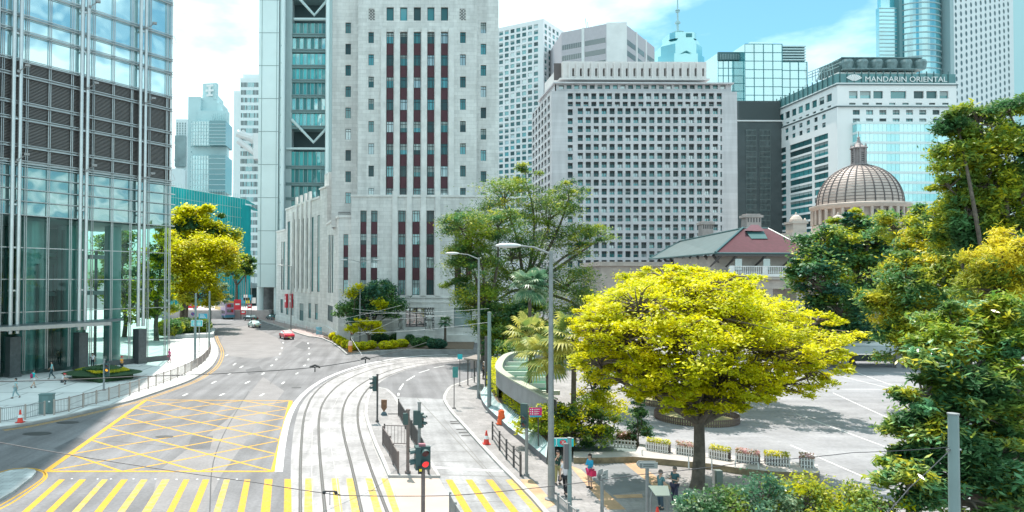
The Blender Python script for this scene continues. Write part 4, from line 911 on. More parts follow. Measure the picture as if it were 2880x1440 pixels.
# ---------------- left distance
Ys = 420.; sx = lambda px: P(px, 400, Ys).x; sz = lambda py: P(585, py, Ys).z
t = thing('emblem_tower', 'pale cyan tower stepped below a slab sign with a white cross-shaped emblem', 'building', (sx(585), Ys, 0))
pc = M('pale_cyan_wall', (.46, .62, .64), .6, var=.06, vs=.1)
q = MB(); q.bb(sx(528), sx(563), Ys, Ys+20, 0, sz(272)); q.bb(sx(562.8), sx(606), Ys+4, Ys+20, 0, sz(262)); q.bb(sx(606), sx(619), Ys+3, Ys+20, 0, sz(285))
q.box(((sx(563)+sx(605))/2, Ys+6, (sz(228)+sz(275))/2), (sx(605)-sx(563), 3, sz(228)-sz(275)), -.25); q.bb(sx(547), sx(640), Ys-2, Ys+4, sz(443), sz(415)); q.bb(sx(556), sx(640), Ys-1, Ys+5, sz(345), sz(312)); q.build('wall', pc, t, world=True)
q = MB(); q.box(((sx(584)), Ys+3.6, sz(250)), (1.6, .3, 6.6), -.25); q.box(((sx(584)), Ys+3.5, sz(250)), (5.2, .3, 1.3), -.25)
for a_ in (-1, 1): q.box((sx(584), Ys+3.5, sz(250)+a_*2.9), (4.2, .3, 1.1), -.25)
q.build('emblem', white, t, world=True)
q = MB(); dg = coated('dg', (.01, .16, .19), .08); lg = coated('lg', (.08, .36, .38), .3, var=.5, vs=.15)
for y0, y1 in ((348, 415), (443, 545)):
    q.bb(sx(598), sx(643), Ys-8, Ys+10, sz(y1), sz(y0), 0); q.bb(sx(546), sx(597.8), Ys-6, Ys+10, sz(y1), sz(y0), 1)
    for j in range(7):
        z = sz(y0)-2-j*(sz(y0)-sz(y1))/7; q.bb(sx(598), sx(643), Ys-8.2, Ys-8, z, z+.3, 2); q.bb(sx(546), sx(597), Ys-6.2, Ys-6, z, z+.3, 2)
    for i in range(7): xx = sx(548)+i*1.6; q.bb(xx, xx+.5, Ys-6.4, Ys-6, sz(y1), sz(y0), 2)
for i in range(8): q.tube([(sx(599+i*5.6), Ys-3, sz(343)), (sx(600+i*5.6)+.3, Ys-3, sz(322))], .35, 5, 2)
for j in range(14): q.bb(sx(537), sx(540), Ys-.1, Ys, sz(345+j*14), sz(342+j*14), 0)
q.build('window', [dg, lg, pc], t, world=True)
Yr = 310.; rx = lambda px: P(px, 400, Yr).x; rz_ = lambda py: P(700, py, Yr).z
t = thing('slim_office_tower', 'slim pale tower with rows of dark windows, immediately left of the panelled tower', 'building', (rx(690), Yr, 0))
q = MB(); q.bb(rx(655), rx(676), Yr+1, Yr+20, 0, rz_(254)); q.bb(rx(674), rx(730), Yr, Yr+20, 0, rz_(219)); q.bb(rx(680), rx(730), Yr+1, Yr+15, rz_(219), rz_(207)); q.build('wall', M('slim_white', (.70, .76, .77), .6), t, world=True)
q = MB()
for j in range(24):
    y = 232+j*21.5
    for i in range(14): xx = rx(677)+i*.58; q.face([(xx, Yr-.03, rz_(y+13)), (xx+.4, Yr-.03, rz_(y+13)), (xx+.4, Yr-.03, rz_(y)), (xx, Yr-.03, rz_(y))], (i//5+(i*j) % 5//4) % 2)
setp(q.build('window', [tealg[2], tealg[3]], t, world=True), kind='stuff')
q = MB(); q.bb(rx(722), rx(745), Yr-8, Yr-4, rz_(455), rz_(385)); q.tube([(rx(676), Yr-8, rz_(385)), (rx(730), Yr-6, rz_(402))], 1.6, 8); q.tube([(rx(680), Yr-8, rz_(405)), (rx(728), Yr-6, rz_(440))], 1.3, 8); q.tube([(rx(690), Yr-8, rz_(378)), (rx(720), Yr-6, rz_(410))], .8, 8)
q.build('bracing', whconc, t, world=True)
t = thing('residential_block', 'small pale apartment blocks seen low beside the glass facade corner', 'building', (P(508, 400, 500).x, 500, 0))
q = MB(); k5 = lambda px: P(px, 400, 500).x; z5 = lambda py: P(508, py, 500).z
q.bb(k5(494), k5(526), 500, 515, 0, z5(335)); q.bb(k5(494), k5(524), 490, 499, 0, z5(480)); q.bb(k5(495), k5(524), 497, 499.5, z5(470), z5(383), 1)
for j in range(6):
    for i in range(4): q.bb(k5(497+i*7.5), k5(500+i*7.5), 499.8, 499.95, z5(350+j*7), z5(345+j*7), 1)
q.build('wall', [M('apt', (.62, .70, .71), .7), M('apt_dark', (.22, .30, .31), .7, var=.3, vs=.1)], t, world=True)
Yn = 225.; t = thing('netted_building', 'building wrapped in teal scaffold netting behind the yellow trees', 'building', (P(595, 600, Yn).x, Yn, 0))
net = M('teal_net', (.0, .34, .36), .8, var=.25, vs=.35, stretch=(1, 1, .25)); q = MB(); nx_ = lambda px, Y=Yn: P(px, 600, Y).x
for (xa, xb, ya, yb, Ya, Yb_) in ((480, 690, 524, 560, Yn, Yn+8), (680, 706, 575, 580, Yn+2, Yn+6)):
    a, b = P(xa, ya, Ya), P(xb, yb, Yb_); nn = 16
    for i in range(nn):
        p0 = a.lerp(b, i/nn); p1 = a.lerp(b, (i+1)/nn); dd = .25*(i % 2)
        for jj in range(10): zz1 = 1-jj/10; zz0 = 1-(jj+1)/10; q.face([(p0.x, p0.y-dd, p0.z*zz0), (p1.x, p1.y-.25*((i+1) % 2), p1.z*zz0), (p1.x, p1.y-.25*((i+1) % 2), p1.z*zz1), (p0.x, p0.y-dd, p0.z*zz1)])
    q.face([(a.x, a.y, a.z), (b.x, b.y, b.z), (b.x, b.y+20, b.z), (a.x, a.y+20, a.z)])
q.build('netting', net, t, world=True)
q = MB()
for j in range(8):
    a, b = P(480, 524+j*30, Yn-.5), P(690, 560+j*30*.9, Yn+7.5); q.tube([a, b], .06, 5)
for i in range(30): a = P(480, 520, Yn-.5).lerp(P(690, 556, Yn+7.5), i/29); q.tube([(a.x, a.y, 0), (a.x, a.y, a.z+.9)], .05, 5)
q.build('scaffold', M('bamboo', (.35, .5, .48), .7), t, world=True)
# far footbridge and podium beyond the road
Yk = 245.; t = thing('footbridge', 'grey concrete footbridge crossing the street in the distance', 'bridge', (P(665, 800, Yk).x, Yk, 0))
kx = lambda px: P(px, 800, Yk).x; kz_ = lambda py: P(665, py, Yk).z
q = MB(); q.bb(kx(600), kx(735), Yk, Yk+5, kz_(803), kz_(796)); q.bb(kx(600), kx(735), Yk-1, Yk+5.5, kz_(779), kz_(769)); q.bb(kx(628), kx(740), Yk+.5, Yk+4, kz_(810), kz_(803))
for i in range(12): q.bb(kx(615+i*10), kx(616+i*10), Yk, Yk+.1, kz_(796), kz_(779))
q.build('deck', M('bridge_grey', (.42, .48, .50), .7), t, world=True)
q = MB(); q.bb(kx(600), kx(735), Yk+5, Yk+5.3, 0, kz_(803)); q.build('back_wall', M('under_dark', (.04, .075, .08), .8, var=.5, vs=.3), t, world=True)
# ---------------- legislative pavilion roof building
YL = 128.0
roofY = YL; p_c = P(2012, 712, YL); t = thing('pavilion_building', 'low stone pavilion with a hipped tiled roof, grey-green on the left, maroon in front', 'building', (p_c.x, p_c.y, 0))
ea = P(2012, 712, YL); eb = P(2290, 712, YL); ec = P(1826, 724, YL+42)
r1_ = P(2088, 646, YL+9); r2_ = P(2150, 646, YL+9); rr1 = P(1945, 662, YL+33); ze = ea.z
tileg = M('green_tile', (.14, .21, .21), .5, var=.25, vs=.6, bump=.2); q = MB()
ec = Vector((ea.x, ea.y+40, ze)); 
# left slope: eave from the corner away to the left/back
ecp = P(1826, 724, 165.); ecp.z = ze; ridgeL = P(1990, 652, 168.); apex = P(2090, 643, YL+10); 
q.face([ea, ecp, (ridgeL.x-4, ridgeL.y+6, apex.z-.6), apex]); q.face([ecp, (ecp.x+20, ecp.y+12, ze), (ridgeL.x-4, ridgeL.y+6, apex.z-.6)])
q.build('side_roof', M('slate_green', (.075, .115, .12), .45, var=.18, vs=.5), t, world=True)
q = MB(); ap2 = P(2160, 646, YL+10); ap2.z = apex.z; ebb = Vector((eb.x, eb.y, ze)); n = 80
for i in range(n):      # corrugated front slope: each tile row its own half round rib
    s0, s1 = i/n, (i+1)/n; b0, b1 = ea.lerp(ebb, s0), ea.lerp(ebb, s1)
    def up(s):
        xx = ea.x+(ebb.x-ea.x)*s; fr1 = (apex.x-ea.x)/(ebb.x-ea.x); fr2 = (ap2.x-ea.x)/(ebb.x-ea.x)
        k_ = s/fr1 if s < fr1 else (1 if s < fr2 else (1-s)/(1-fr2)); return Vector((xx, ea.y+(apex.y-ea.y)*k_, ze+(apex.z-ze)*k_))
    u0, u1 = up(s0), up(s1); um = up((s0+s1)/2); bm = (b0+b1)/2; hh = Vector((0, -.06, .13))
    q.face([b0, bm+hh, um+hh, u0], 0); q.face([bm+hh, b1, u1, um+hh], 1)
q.build('front_roof', [M('maroon_tile', (.09, .02, .035), .6, var=.25, vs=1.5), M('maroon_tile_light', (.22, .12, .135), .6)], t, world=True)
q = MB(); q.tube([ea+Vector((0, 0, .15)), apex+Vector((0, 0, .2))], .22, 6); q.tube([apex, ap2], .22, 6); q.tube([ap2, ebb+Vector((0, 0, .1))], .22, 6); q.tube([ea, ebb], .16, 6); q.tube([ea, ecp], .16, 6); q.tube([ecp+Vector((0, 0, .1)), (ridgeL.x-4, ridgeL.y+6, apex.z-.5), apex+Vector((0, 0, .1))], .2, 6)
q.build('ridge_cap', M('ridge_green', (.05, .11, .115), .4), t, world=True)
q = MB(); v0 = P(2098, 650, YL+8.2); q.face([P(2097, 650, YL+7.5), P(2113, 671, YL+5.2), P(2159, 671, YL+5.2), P(2148, 650, YL+7.5)][::-1], 0)
q.face([P(2092, 649, YL+6.8), P(2152, 649, YL+6.8), P(2132, 632, YL+9), P(2112, 632, YL+9)][::-1][::-1], 1); q.face([P(2092, 649, YL+6.8), P(2112, 632, YL+9), P(2100, 640, YL+16)], 0)
q.build('roof_dormer', [M('dormer_green', (.03, .10, .10), .5), MATS['maroon_tile']], t, world=True)
for px, w, yb, yt, YY in ((1985, 1.4, 662, 628, 165), (2113, 1.7, 650, 608, 150)):
    q = MB(); a = P(px, yb, YY); b = P(px, yt, YY); q.box((a.x, YY, (a.z+b.z)/2-1.0), (w*2*.9, 2.2, b.z-a.z+1.6)); q.box((a.x, YY, b.z-.1), (w*2.25, 2.6, .5)); q.box((a.x, YY, b.z+.25), (w*1.7, 2.0, .35))
    for i in range(5): q.box((a.x-w*.7+i*w*.35, YY-1.12, b.z-.9), (.18, .06, .9), 0, 1)
    q.build('chimney', [M('chimney_stone', (.34, .30, .29), .8, var=.15, vs=1), wframe], t, world=True)
stw = M('warm_stone', (.45, .39, .35), .85, var=.12, vs=.5, brick=(1.5, .5, .02, .85)); q = MB()
wy = YL+1.5; x0_, x1_ = P(2020, 740, wy).x, P(2300, 740, wy).x; z_b = P(2100, 745, wy).z
q.bb(x0_, x1_, wy+1.2, wy+20, 0, ze-.3); q.bb(P(2040, 740, wy-1).x, x1_, wy-2.2, wy+1.2, P(2100, 786, YL).z, P(2100, 778, YL).z)
q.bb(P(2040, 740, wy-1).x, x1_, wy-1.6, wy+1.2, P(2100, 812, YL).z, P(2100, 787, YL).z)
q.face([(ecp.x+4, ecp.y-2, 0), (x0_, wy+1.2, 0), (x0_, wy+1.2, ze-.3), (ecp.x+4, ecp.y-2, ze-.3)])
for px in (2062, 2152, 2236): q.bb(P(px, 850, wy).x-.6, P(px, 850, wy).x+.6, wy-1.5, wy-.3, 0, P(2100, 812, YL).z)
q.build('wall', stw, t, world=True)
q = MB()
for px in (2076, 2156, 2237): xx = P(px, 740, wy).x; q.bb(xx, xx+1.25, wy+1.1, wy+1.19, z_b-.9, ze-.9)
for px in (2070, 2165): xx = P(px, 850, wy).x; q.bb(xx, xx+4.0, wy+1.05, wy+1.19, 1, 7.2)
q.split('window', tealg[5], t, world=True)
q = MB()
for px in (2006, 2050, 2130, 2209): 
    a = P(px, 740, wy); q.tube([(a.x, wy+1.1, z_b-.3), (a.x+.5, wy-.5, z_b+.9), (a.x+.9, wy-1.2, ze-.3)], [.14, .24, .3], 6)
for i in range(9): k_ = i/9; a = ea.lerp(ecp, .06+k_*.9); q.tube([(a.x+2.5, a.y+1, ze-2.4), (a.x+.5, a.y, ze-.3)], [.15, .3], 6)
q.bb(x0_-1, x1_, YL+.1, YL+.5, ze-.5, ze-.06); q.split('eave_bracket', dkst, t, world=True)
q = MB(); zr0, zr1 = P(2100, 778, YL).z, P(2100, 748, YL).z; rx0, rx1 = P(2045, 760, YL).x, x1_
q.bb(rx0, rx1, YL-.85, YL-.55, zr1-.15, zr1); q.bb(rx0, rx1, YL-.85, YL-.5, zr0, zr0+.5)
n = int((rx1-rx0)/.33)
for i in range(n):
    if (i % 18) < 3: continue
    q.lathe((rx0+i*.33, YL-.7, zr0+.5), [(.06, 0), (.11, .25), (.05, .6), (.08, zr1-zr0-.65)], 6)
for i in range(0, n, 18): q.bb(rx0+i*.33, rx0+(i+2.6)*.33, YL-.9, YL-.5, zr0, zr1+.02)
q.build('balustrade', stone_n, t, world=True)
# ---------------- domed building
YD = 165.; c0 = P(2408, 650, YD); t = thing('domed_building', 'stone building with a ribbed dome and small lantern on top, rising behind the trees', 'building', (c0.x, c0.y+10, 0))
dm = M('dome_sheet', (.47, .38, .34), .55, var=.1, vs=1.5); rim_ = M('dome_rib', (.10, .085, .085), .6); dst = M('dome_stone', (.50, .42, .37), .85, var=.12, vs=.6)
cy_ = c0.y+10; Yc_ = cy_; cx_ = P(2408, 650, Yc_).x+.8; zz = lambda py: P(2408, py, Yc_).z; rad = (P(2528, 600, Yc_).x-P(2288, 600, Yc_).x)/2*.86
zb_ = zz(577); zt2 = zz(464); H_ = zt2-zb_
q = MB(); prof = [(rad*math.cos(a), H_*math.sin(a)) for a in [i*math.pi/2/16 for i in range(17)]]; q.lathe((cx_, cy_, zb_), prof, 40); q.build('dome', dm, t, world=True, smooth=True)
q = MB()
for k_ in range(28):
    a = 2*math.pi*k_/28; q.tube([(cx_+math.cos(a)*(r+.04), cy_+math.sin(a)*(r+.04), zb_+z+.03) for r, z in prof[:-1]], [.13]*(len(prof)-1), 5, cap=False)
q.build('rib', rim_, t, world=True)
q = MB()
for i in range(1, 19):
    a = i*math.pi/2/20; r, z = rad*math.cos(a)+.06, H_*math.sin(a); q.lathe((cx_, cy_, zb_+z), [(r, -.07), (r+.05, 0), (r-.02, .07)], 48)
q.build('seam', rim_, t, world=True)
k3 = lambda px: P(px, 600, Yc_).x; Rd = (k3(2545)-k3(2276))/2*.87
q = MB(); q.lathe((cx_, cy_, 0), [(Rd*.90, zz(700)), (Rd*.90, zz(592)), (Rd*1.0, zz(591)), (Rd*1.04, zz(583)), (Rd*1.04, zz(579)), (Rd*.96, zz(577)), (rad*.9, zz(575))], 40)
q.lathe((cx_, cy_, 0), [(Rd*1.03, 8), (Rd*1.03, zz(634)), (Rd*.88, zz(632))], 8); q.build('drum', dst, t, world=True)
q = MB()
for k_ in range(32): a = 2*math.pi*(k_+.3)/32; q.cyl((cx_+math.cos(a)*Rd*.97, cy_+math.sin(a)*Rd*.97, zz(632)), .42 if k_ % 4 in (0, 1) else .34, zz(591)-zz(632), 10)
q.split('column', dst, t, world=True, smooth=True)
q = MB()
for an in (-1.85, -1.15, -2.4, -.6, -1.5):
    dx_, dy_ = math.cos(an), math.sin(an); q.box((cx_+dx_*Rd*.91, cy_+dy_*Rd*.91, (zz(600)+zz(622))/2), (.3, 1.1, 2.2), an)
q.split('window', wframe, t, world=True)
for px in (2239, 2357):
    q = MB(); a = P(px, 640, Yc_-14); zc = lambda py: P(px, py, Yc_-14).z
    q.box((a.x, a.y, (zc(626)+5)/2), (3.0, 3.0, zc(626)-5)); q.box((a.x, a.y, zc(627)), (3.5, 3.5, .5)); q.box((a.x, a.y, (5+zc(655))/2), (4.4, 4.4, zc(655)-5)); q.lathe((a.x, a.y, zc(625)), [(1.35, 0), (1.3, .6), (.9, 1.3), (.3, 1.65), (.15, 2.2), (0, 2.3)], 16)
    for sx_ in (-1.3, 1.3): q.lathe((a.x+sx_, a.y-1.2, zc(625)), [(.3, 0), (.3, .5), (.1, .8), (0, .9)], 8)
    q.build('corner_turret', dst, t, world=True)
q = MB(); q.box((cx_, cy_, zz(520)*0+ (zz(700))/2), (50, 26, zz(690))); q.build('wall', dst, t, world=True)
lt = MB(); zl0, zl1 = zz(464), zz(420); lt.lathe((cx_, cy_, zl0-.6), [(2.0, 0), (2.0, .7), (1.7, .8)], 8); lt.lathe((cx_, cy_, zl0), [(1.45, 0), (1.45, zl1-zl0)], 8)
lt.lathe((cx_, cy_, zl1), [(1.45, 0), (1.95, .15), (1.95, .4), (1.2, .8), (.5, 1.6), (.25, 2.6), (.35, 2.9), (.1, 3.2), (.08, 4.4), (0, 4.5)], 8)
for k_ in range(8): a = math.pi*(k_+.5)/4; lt.box((cx_+math.cos(a)*1.5, cy_+math.sin(a)*1.5, (zl0+zl1)/2), (.35, .35, zl1-zl0), a); lt.lathe((cx_+math.cos(a)*1.6, cy_+math.sin(a)*1.6, zl1+.4), [(.14, 0), (.16, .4), (0, 1.1)], 6)
lt.build('lantern', M('lantern_stone', (.30, .26, .26), .8, var=.2, vs=2), t, world=True)
q = MB()
for k_ in range(4):
    a = math.pi*k_/2-math.pi/2+.15
    for j in range(5): q.box((cx_+math.cos(a)*1.38, cy_+math.sin(a)*1.38, zl0+.9+j*.5), (.12, .8, .18), a)
q.build('louvre', wframe, t, world=True)
# ---------------- long low terrace building between the tree and the pavilion
a, b = P(1690, 748, 150), P(1850, 748, 150); t = thing('terrace_building', 'low stone range with a plain parapet seen above the yellow tree', 'building', (a.x, 150, 0))
q = MB(); q.bb(a.x, b.x+3, 150, 165, 0, a.z); q.bb(a.x-.4, b.x+3, 149.5, 165, a.z, a.z+.9); q.build('wall', stw, t, world=True)
# ---------------- glass office facade, near left
CG = G(474, 1012, .13); uG = (.594, .804); lG = math.hypot(*uG); uG = (uG[0]/lG, uG[1]/lG)
Lg = 34.; A0 = Vector((CG.x-uG[0]*Lg, CG.y-uG[1]*Lg)); t = thing('glass_office_tower', 'huge mirror glass office tower with steel tubes and dark louvred floors, filling the left edge', 'building', (A0.x, A0.y, 0))
fg = Fac(A0, uG, MB(), []); ZT = 62; S = lambda px, py=700: fg.sp(px, py)[0]; ZZ = lambda py, px=261: fg.sp(px, py)[1]
zl1, zl0 = ZZ(223), ZZ(484); zlob = ZZ(620); ncol = -fg.u[1]
mirg = coated('mirror_glass', (.22, .42, .43), .62, ripple=.14, tintr=(.82, .96, .97)); midg = coated('mirror_glass_mid', (.035, .09, .09), .35, ripple=.5, tintr=(.8, .95, .95)); lobg = glassmat('lobby_glass_clear', (.45, .68, .64), .03, ripple=.1)
thin = [-60, 5.6, 74.5, 138, 201, 261, 317, 369, 419, 468]; big = [-25, 41, 231, 395]
thS = [S(x, 261) for x in thin]; bgS = [S(x, 261) for x in big]
hor = [ -420, -345, -300, -225, -180, -110, -70, 33.5, 106, 147, 222, 261, 332, 373, 443, 484]
hz_ = [ZZ(y) for y in hor]; lobz = [ZZ(y) for y in (493, 521, 553, 584, 620)]; lowz = [ZZ(y) for y in (704, 786, 871)]
panes = sorted(thS+[S(484, 261)]+bgS)
edges = [0]+[s for s in panes if 0 < s < Lg-.3]+[Lg]
vis = lambda a: a > S(-20)
def band(name, z0, z1, mat, d=0):
    n_ = 0
    for i in range(len(edges)-1):
        q = MB(); pane_at(q, fg, edges[i], edges[i+1], z0, z1, d); q.build(name, mat, t, world=True)
lv = [ZT]+[z for z in hz_ if z < ZT]
for i in range(len(hor)-1):
    if hz_[i+1] >= zl1-.01 and hz_[i] > hz_[i+1]: band('window', hz_[i+1], hz_[i], mirg)
band('window', zlob, zl0, midg); band('lobby_pane', .5, zlob, lobg, .05)
lm = M('louvre_bronze', (.26, .24, .235), .45, .5); q = MB(); pane_at(q, fg, 0, Lg, zl0, zl1, .25, 1)
z = zl0
while z < zl1: fg.slab(q, 0, Lg, z, z+.05, -.2, .02); z += .155
q.build('louvre_bank', [lm, M('louvre_back', (.09, .085, .083), .7)], t, world=True)
stl = M('facade_steel', (.46, .46, .46), .3, .75, var=.1, vs=2); q = MB()
for s in thS+[Lg-.15]:
    for ds in (-.1, .1):
        x_, y_ = A0.x+fg.u[0]*(s+ds)+fg.u[1]*.18, A0.y+fg.u[1]*(s+ds)-fg.u[0]*.18; q.tube([(x_, y_, .6), (x_, y_, ZT)], .055, 8)
q.build('mullion', stl, t, world=True, smooth=True)
for s in bgS:
    q = MB()
    for ds in (-.36, .36):
        x_, y_ = A0.x+fg.u[0]*(s+ds)+fg.u[1]*.55, A0.y+fg.u[1]*(s+ds)-fg.u[0]*.55; q.tube([(x_, y_, 4.6), (x_, y_, ZT)], .21, 14)
    for k_ in range(12): z = 9+k_*4.5; fg.slab(q, s-.55, s+.55, z, z+.18, .3, .5)
    q.build('column', M('column_steel', (.58, .58, .58), .28, .7, var=.08), t, world=True, smooth=True)
    q = MB(); fg.slab(q, s-.55, s+.55, .13, 4.3, -.2, 1.0); fg.slab(q, s-.62, s+.62, .13, .5, -.2, 1.07); q.build('column_plinth', M('granite_dark', (.075, .085, .088), .35, var=.25, vs=3), t, world=True)
q = MB()
for z in hz_:
    if z > zl0-.5:
        for dz in (-.12, .16): 
            a = A0+Vector((fg.u[1], -fg.u[0]))*.32; b = a+Vector(fg.u)*Lg; q.tube([(a.x, a.y, z+dz), (b.x, b.y, z+dz)], .06, 6)
        fg.slab(q, 0, Lg, z-.1, z+.12, .02, .1)
for z in lobz: a = A0+Vector((fg.u[1], -fg.u[0]))*.30; b = a+Vector(fg.u)*(Lg+.5); q.tube([(a.x, a.y, z), (b.x, b.y, z)], .06, 6)
for z in lowz: fg.slab(q, 0, Lg, z-.05, z+.05, .0, .12)
q.build('transom', stl, t, world=True)
for px, py in ((145, 195), (250, 15), (410, 75), (245, 243), (407, 285), (50, 195), (48, 443), (240, 473), (405, 495)):
    s, z = fg.sp(px-6, py); q = MB(); b = A0+Vector(fg.u)*s; n_ = Vector((fg.u[1], -fg.u[0]))
    if py == 195 and px == 145: continue
    p0 = b+n_*.6; p1 = b+n_*1.5+Vector(fg.u)*.5; q.tube([(p0.x, p0.y, z-.3), (p1.x, p1.y, z+.2)], .05, 6); q.box((p1.x, p1.y, z+.25), (.5, .34, .24), .5, 0); q.box((p0.x, p0.y, z-.35), (.3, .5, .25), .6)
    q.build('facade_floodlight', [M('flood_grey', (.28, .27, .27), .4, .4)], t, world=True)
q = MB(); zc = ZZ(905, 200); a0_, a1_ = 0, S(330, 905); 
for k_ in range(24):
    s = a0_+(a1_-a0_)*k_/24; e = (a1_-a0_)/24; fg.slab(q, s, s+e-.01, zc-.32+.01*k_, zc-.08+.01*k_, .1, 3.0 if k_ < 21 else 2.4-(k_-21)*.6); fg.slab(q, s+e*.4, s+e*.5, zc-.75+.02*k_, zc-.33, .6, 2.6 if k_ < 21 else 1.6, 1)
fg.slab(q, a0_, a1_-2.8, zc-.4, zc-.02, 3.0, 3.12, 1); q.build('entrance_canopy', [M('canopy_top', (.16, .19, .20), .3, .6), stl], t, world=True)
q = MB(); fg.slab(q, S(300), Lg, .13, .75, -.1, .25); q.build('base_course', M('granite_dark', (.075, .085, .088), .35), t, world=True)
# lobby interior
inn = Vector((-fg.u[1], fg.u[0])); q = MB()
for s, d, r in ((Lg*.56, 5, 1.5), (Lg*.74, 8, 1.4), (Lg*.86, 5, 1.0), (Lg*.40, 6, 1.4), (Lg*.66, 11, 1.2)):
    c = A0+Vector(fg.u)*s+inn*d; q.cyl((c.x, c.y, .1), r, 19, 20)
q.split('lobby_column', M('lobby_column', (.34, .46, .46), .25, .3), t, world=True, smooth=True)
q = MB(); back = 15; B0 = A0+inn*back
bw = [0]
while bw[-1] < Lg*.90: bw.append(bw[-1]+[1.6, .7, 2.4, 1.1, .5, 1.9][len(bw) % 6])
for s0, s1, m_ in [(bw[i], bw[i+1], (0, 1, 0, 4, 1, 0, 5)[i % 7]) for i in range(len(bw)-1)]:
    p, r_ = B0+Vector(fg.u)*s0, B0+Vector(fg.u)*s1; q.face([(p.x, p.y, 0), (r_.x, r_.y, 0), (r_.x, r_.y, zlob), (p.x, p.y, zlob)], m_)
for zf, m_ in ((zlob-.2, 2), (.15, 3)):
    pts_ = [A0+inn*.3, A0+inn*.3+Vector(fg.u)*(Lg-.3), B0+Vector(fg.u)*(Lg-.3), B0]; q.face([(p.x, p.y, zf) for p in pts_], m_)
for zf in (8.5, 13.2):
    e0, e1 = A0+Vector(fg.u)*Lg*.45+inn*9, A0+Vector(fg.u)*Lg*.92+inn*12; q.box(((e0.x+e1.x)/2, (e0.y+e1.y)/2, zf), ((e1-e0).length, 4, .5), math.atan2(e1.y-e0.y, e1.x-e0.x), 2)
for k_ in range(17):
    c = A0+Vector(fg.u)*(Lg*.1+k_*Lg*.05)+inn*(3+(k_*5 % 9)); q.box((c.x, c.y, 6+(k_ % 3)), (.16, .9, 12+(k_ % 3)*2), .63, 4)
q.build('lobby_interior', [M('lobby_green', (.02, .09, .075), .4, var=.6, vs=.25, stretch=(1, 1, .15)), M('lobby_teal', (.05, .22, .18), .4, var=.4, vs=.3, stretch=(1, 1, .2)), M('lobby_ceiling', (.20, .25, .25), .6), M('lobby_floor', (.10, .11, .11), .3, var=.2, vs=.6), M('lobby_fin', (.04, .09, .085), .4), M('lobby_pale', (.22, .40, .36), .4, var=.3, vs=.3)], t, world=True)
q = MB(); tp = [A0+inn*.5, A0+inn*.5+Vector(fg.u)*(Lg-.2), B0+Vector(fg.u)*(Lg-.2)+inn*30, B0+inn*30]
q.prism([(p.x, p.y) for p in tp], zlob+.1, ZT-.2); q.prism([(p.x, p.y) for p in [A0, A0+Vector(fg.u)*Lg]+tp[2:]], ZT, 150, 1); q.build('upper_block', [M('block_dark', (.12, .14, .15), .6), mirg], t, world=True)
q = MB(); ce = A0+Vector(fg.u)*Lg; 
for j in range(9): z = zl0+j*2.2+.2; q.tube([(ce.x, ce.y, z), (ce.x+.5*fg.u[0]+.3, ce.y, z+.1), (ce.x+.3, ce.y, z+.9)], .035, 5)
q.build('corner_bracket', stl, t, world=True)
# ================================================================ VEGETATION
def leaves(name, cen, size, mat, parent=None, up=.5, asp=.55, jit=.35, world=True, mats=None, midx=None):
    """one mesh of many small folded leaves around the given centres"""
    cen = np.asarray(cen, dtype=np.float32); n = len(cen)
    d = np.random.normal(size=(n, 3)); d[:, 2] = np.abs(d[:, 2])*up*2+up; d /= np.linalg.norm(d, axis=1, keepdims=True)
    a = np.cross(d, np.random.normal(size=(n, 3))); a /= np.linalg.norm(a, axis=1, keepdims=True)+1e-6; b = np.cross(d, a)
    s = size*(1+jit*np.random.uniform(-1, 1, (n, 1))); a = a*s; b = b*s*asp
    v = np.stack([cen-a, cen-a*.1+b-d*s*.12, cen+a-d*s*.25, cen-a*.1-b-d*s*.12], axis=1).reshape(-1, 3).astype(np.float32)
    if world and parent:
        off = Vector((0, 0, 0)); q = parent
        while q: off += q.location; q = q.parent
        v -= np.array(off, dtype=np.float32)
    me = bpy.data.meshes.new(name); me.vertices.add(4*n); me.vertices.foreach_set('co', v.ravel()); me.loops.add(4*n); me.loops.foreach_set('vertex_index', np.arange(4*n, dtype=np.int32))
    me.polygons.add(n); me.polygons.foreach_set('loop_start', np.arange(0, 4*n, 4, dtype=np.int32)); me.polygons.foreach_set('loop_total', np.full(n, 4, dtype=np.int32))
    me.materials.append(mat); me.update(calc_edges=True); me.validate()
    o = bpy.data.objects.new(name, me); C.objects.link(o)
    if parent: o.parent = parent
    return o
L_yel = leafmat('leaf_yellow', (.60, .55, .004), (.83, .77, .006), (.46, .49, .008), .45, ns=.9)
L_gold = leafmat('leaf_gold', (.56, .48, .02), (.80, .68, .05), (.30, .34, .03), .45)
L_olv = leafmat('leaf_olive', (.11, .23, .02), (.36, .42, .03), (.05, .14, .05), .35, ns=.3)
L_dk = leafmat('leaf_dark', (.04, .15, .05), (.17, .30, .06), (.03, .12, .08), .3, ns=.3)
L_mix = leafmat('leaf_mixed', (.15, .25, .03), (.62, .57, .015), (.09, .23, .08), .45, ns=.4)
L_mid = leafmat('leaf_midgreen', (.12, .27, .04), (.42, .46, .03), (.05, .14, .05), .45, ns=.4)
L_sil = leafmat('leaf_pale', (.12, .24, .12), (.45, .52, .34), (.07, .18, .10), .4, rough=.35, ns=.5)
L_brd = leafmat('leaf_broad', (.16, .26, .04), (.66, .56, .03), (.14, .34, .16), .3, rough=.25, ns=1.1)
L_pal = leafmat('leaf_palm', (.34, .34, .05), (.66, .60, .16), (.16, .24, .06), .45, ns=.6)
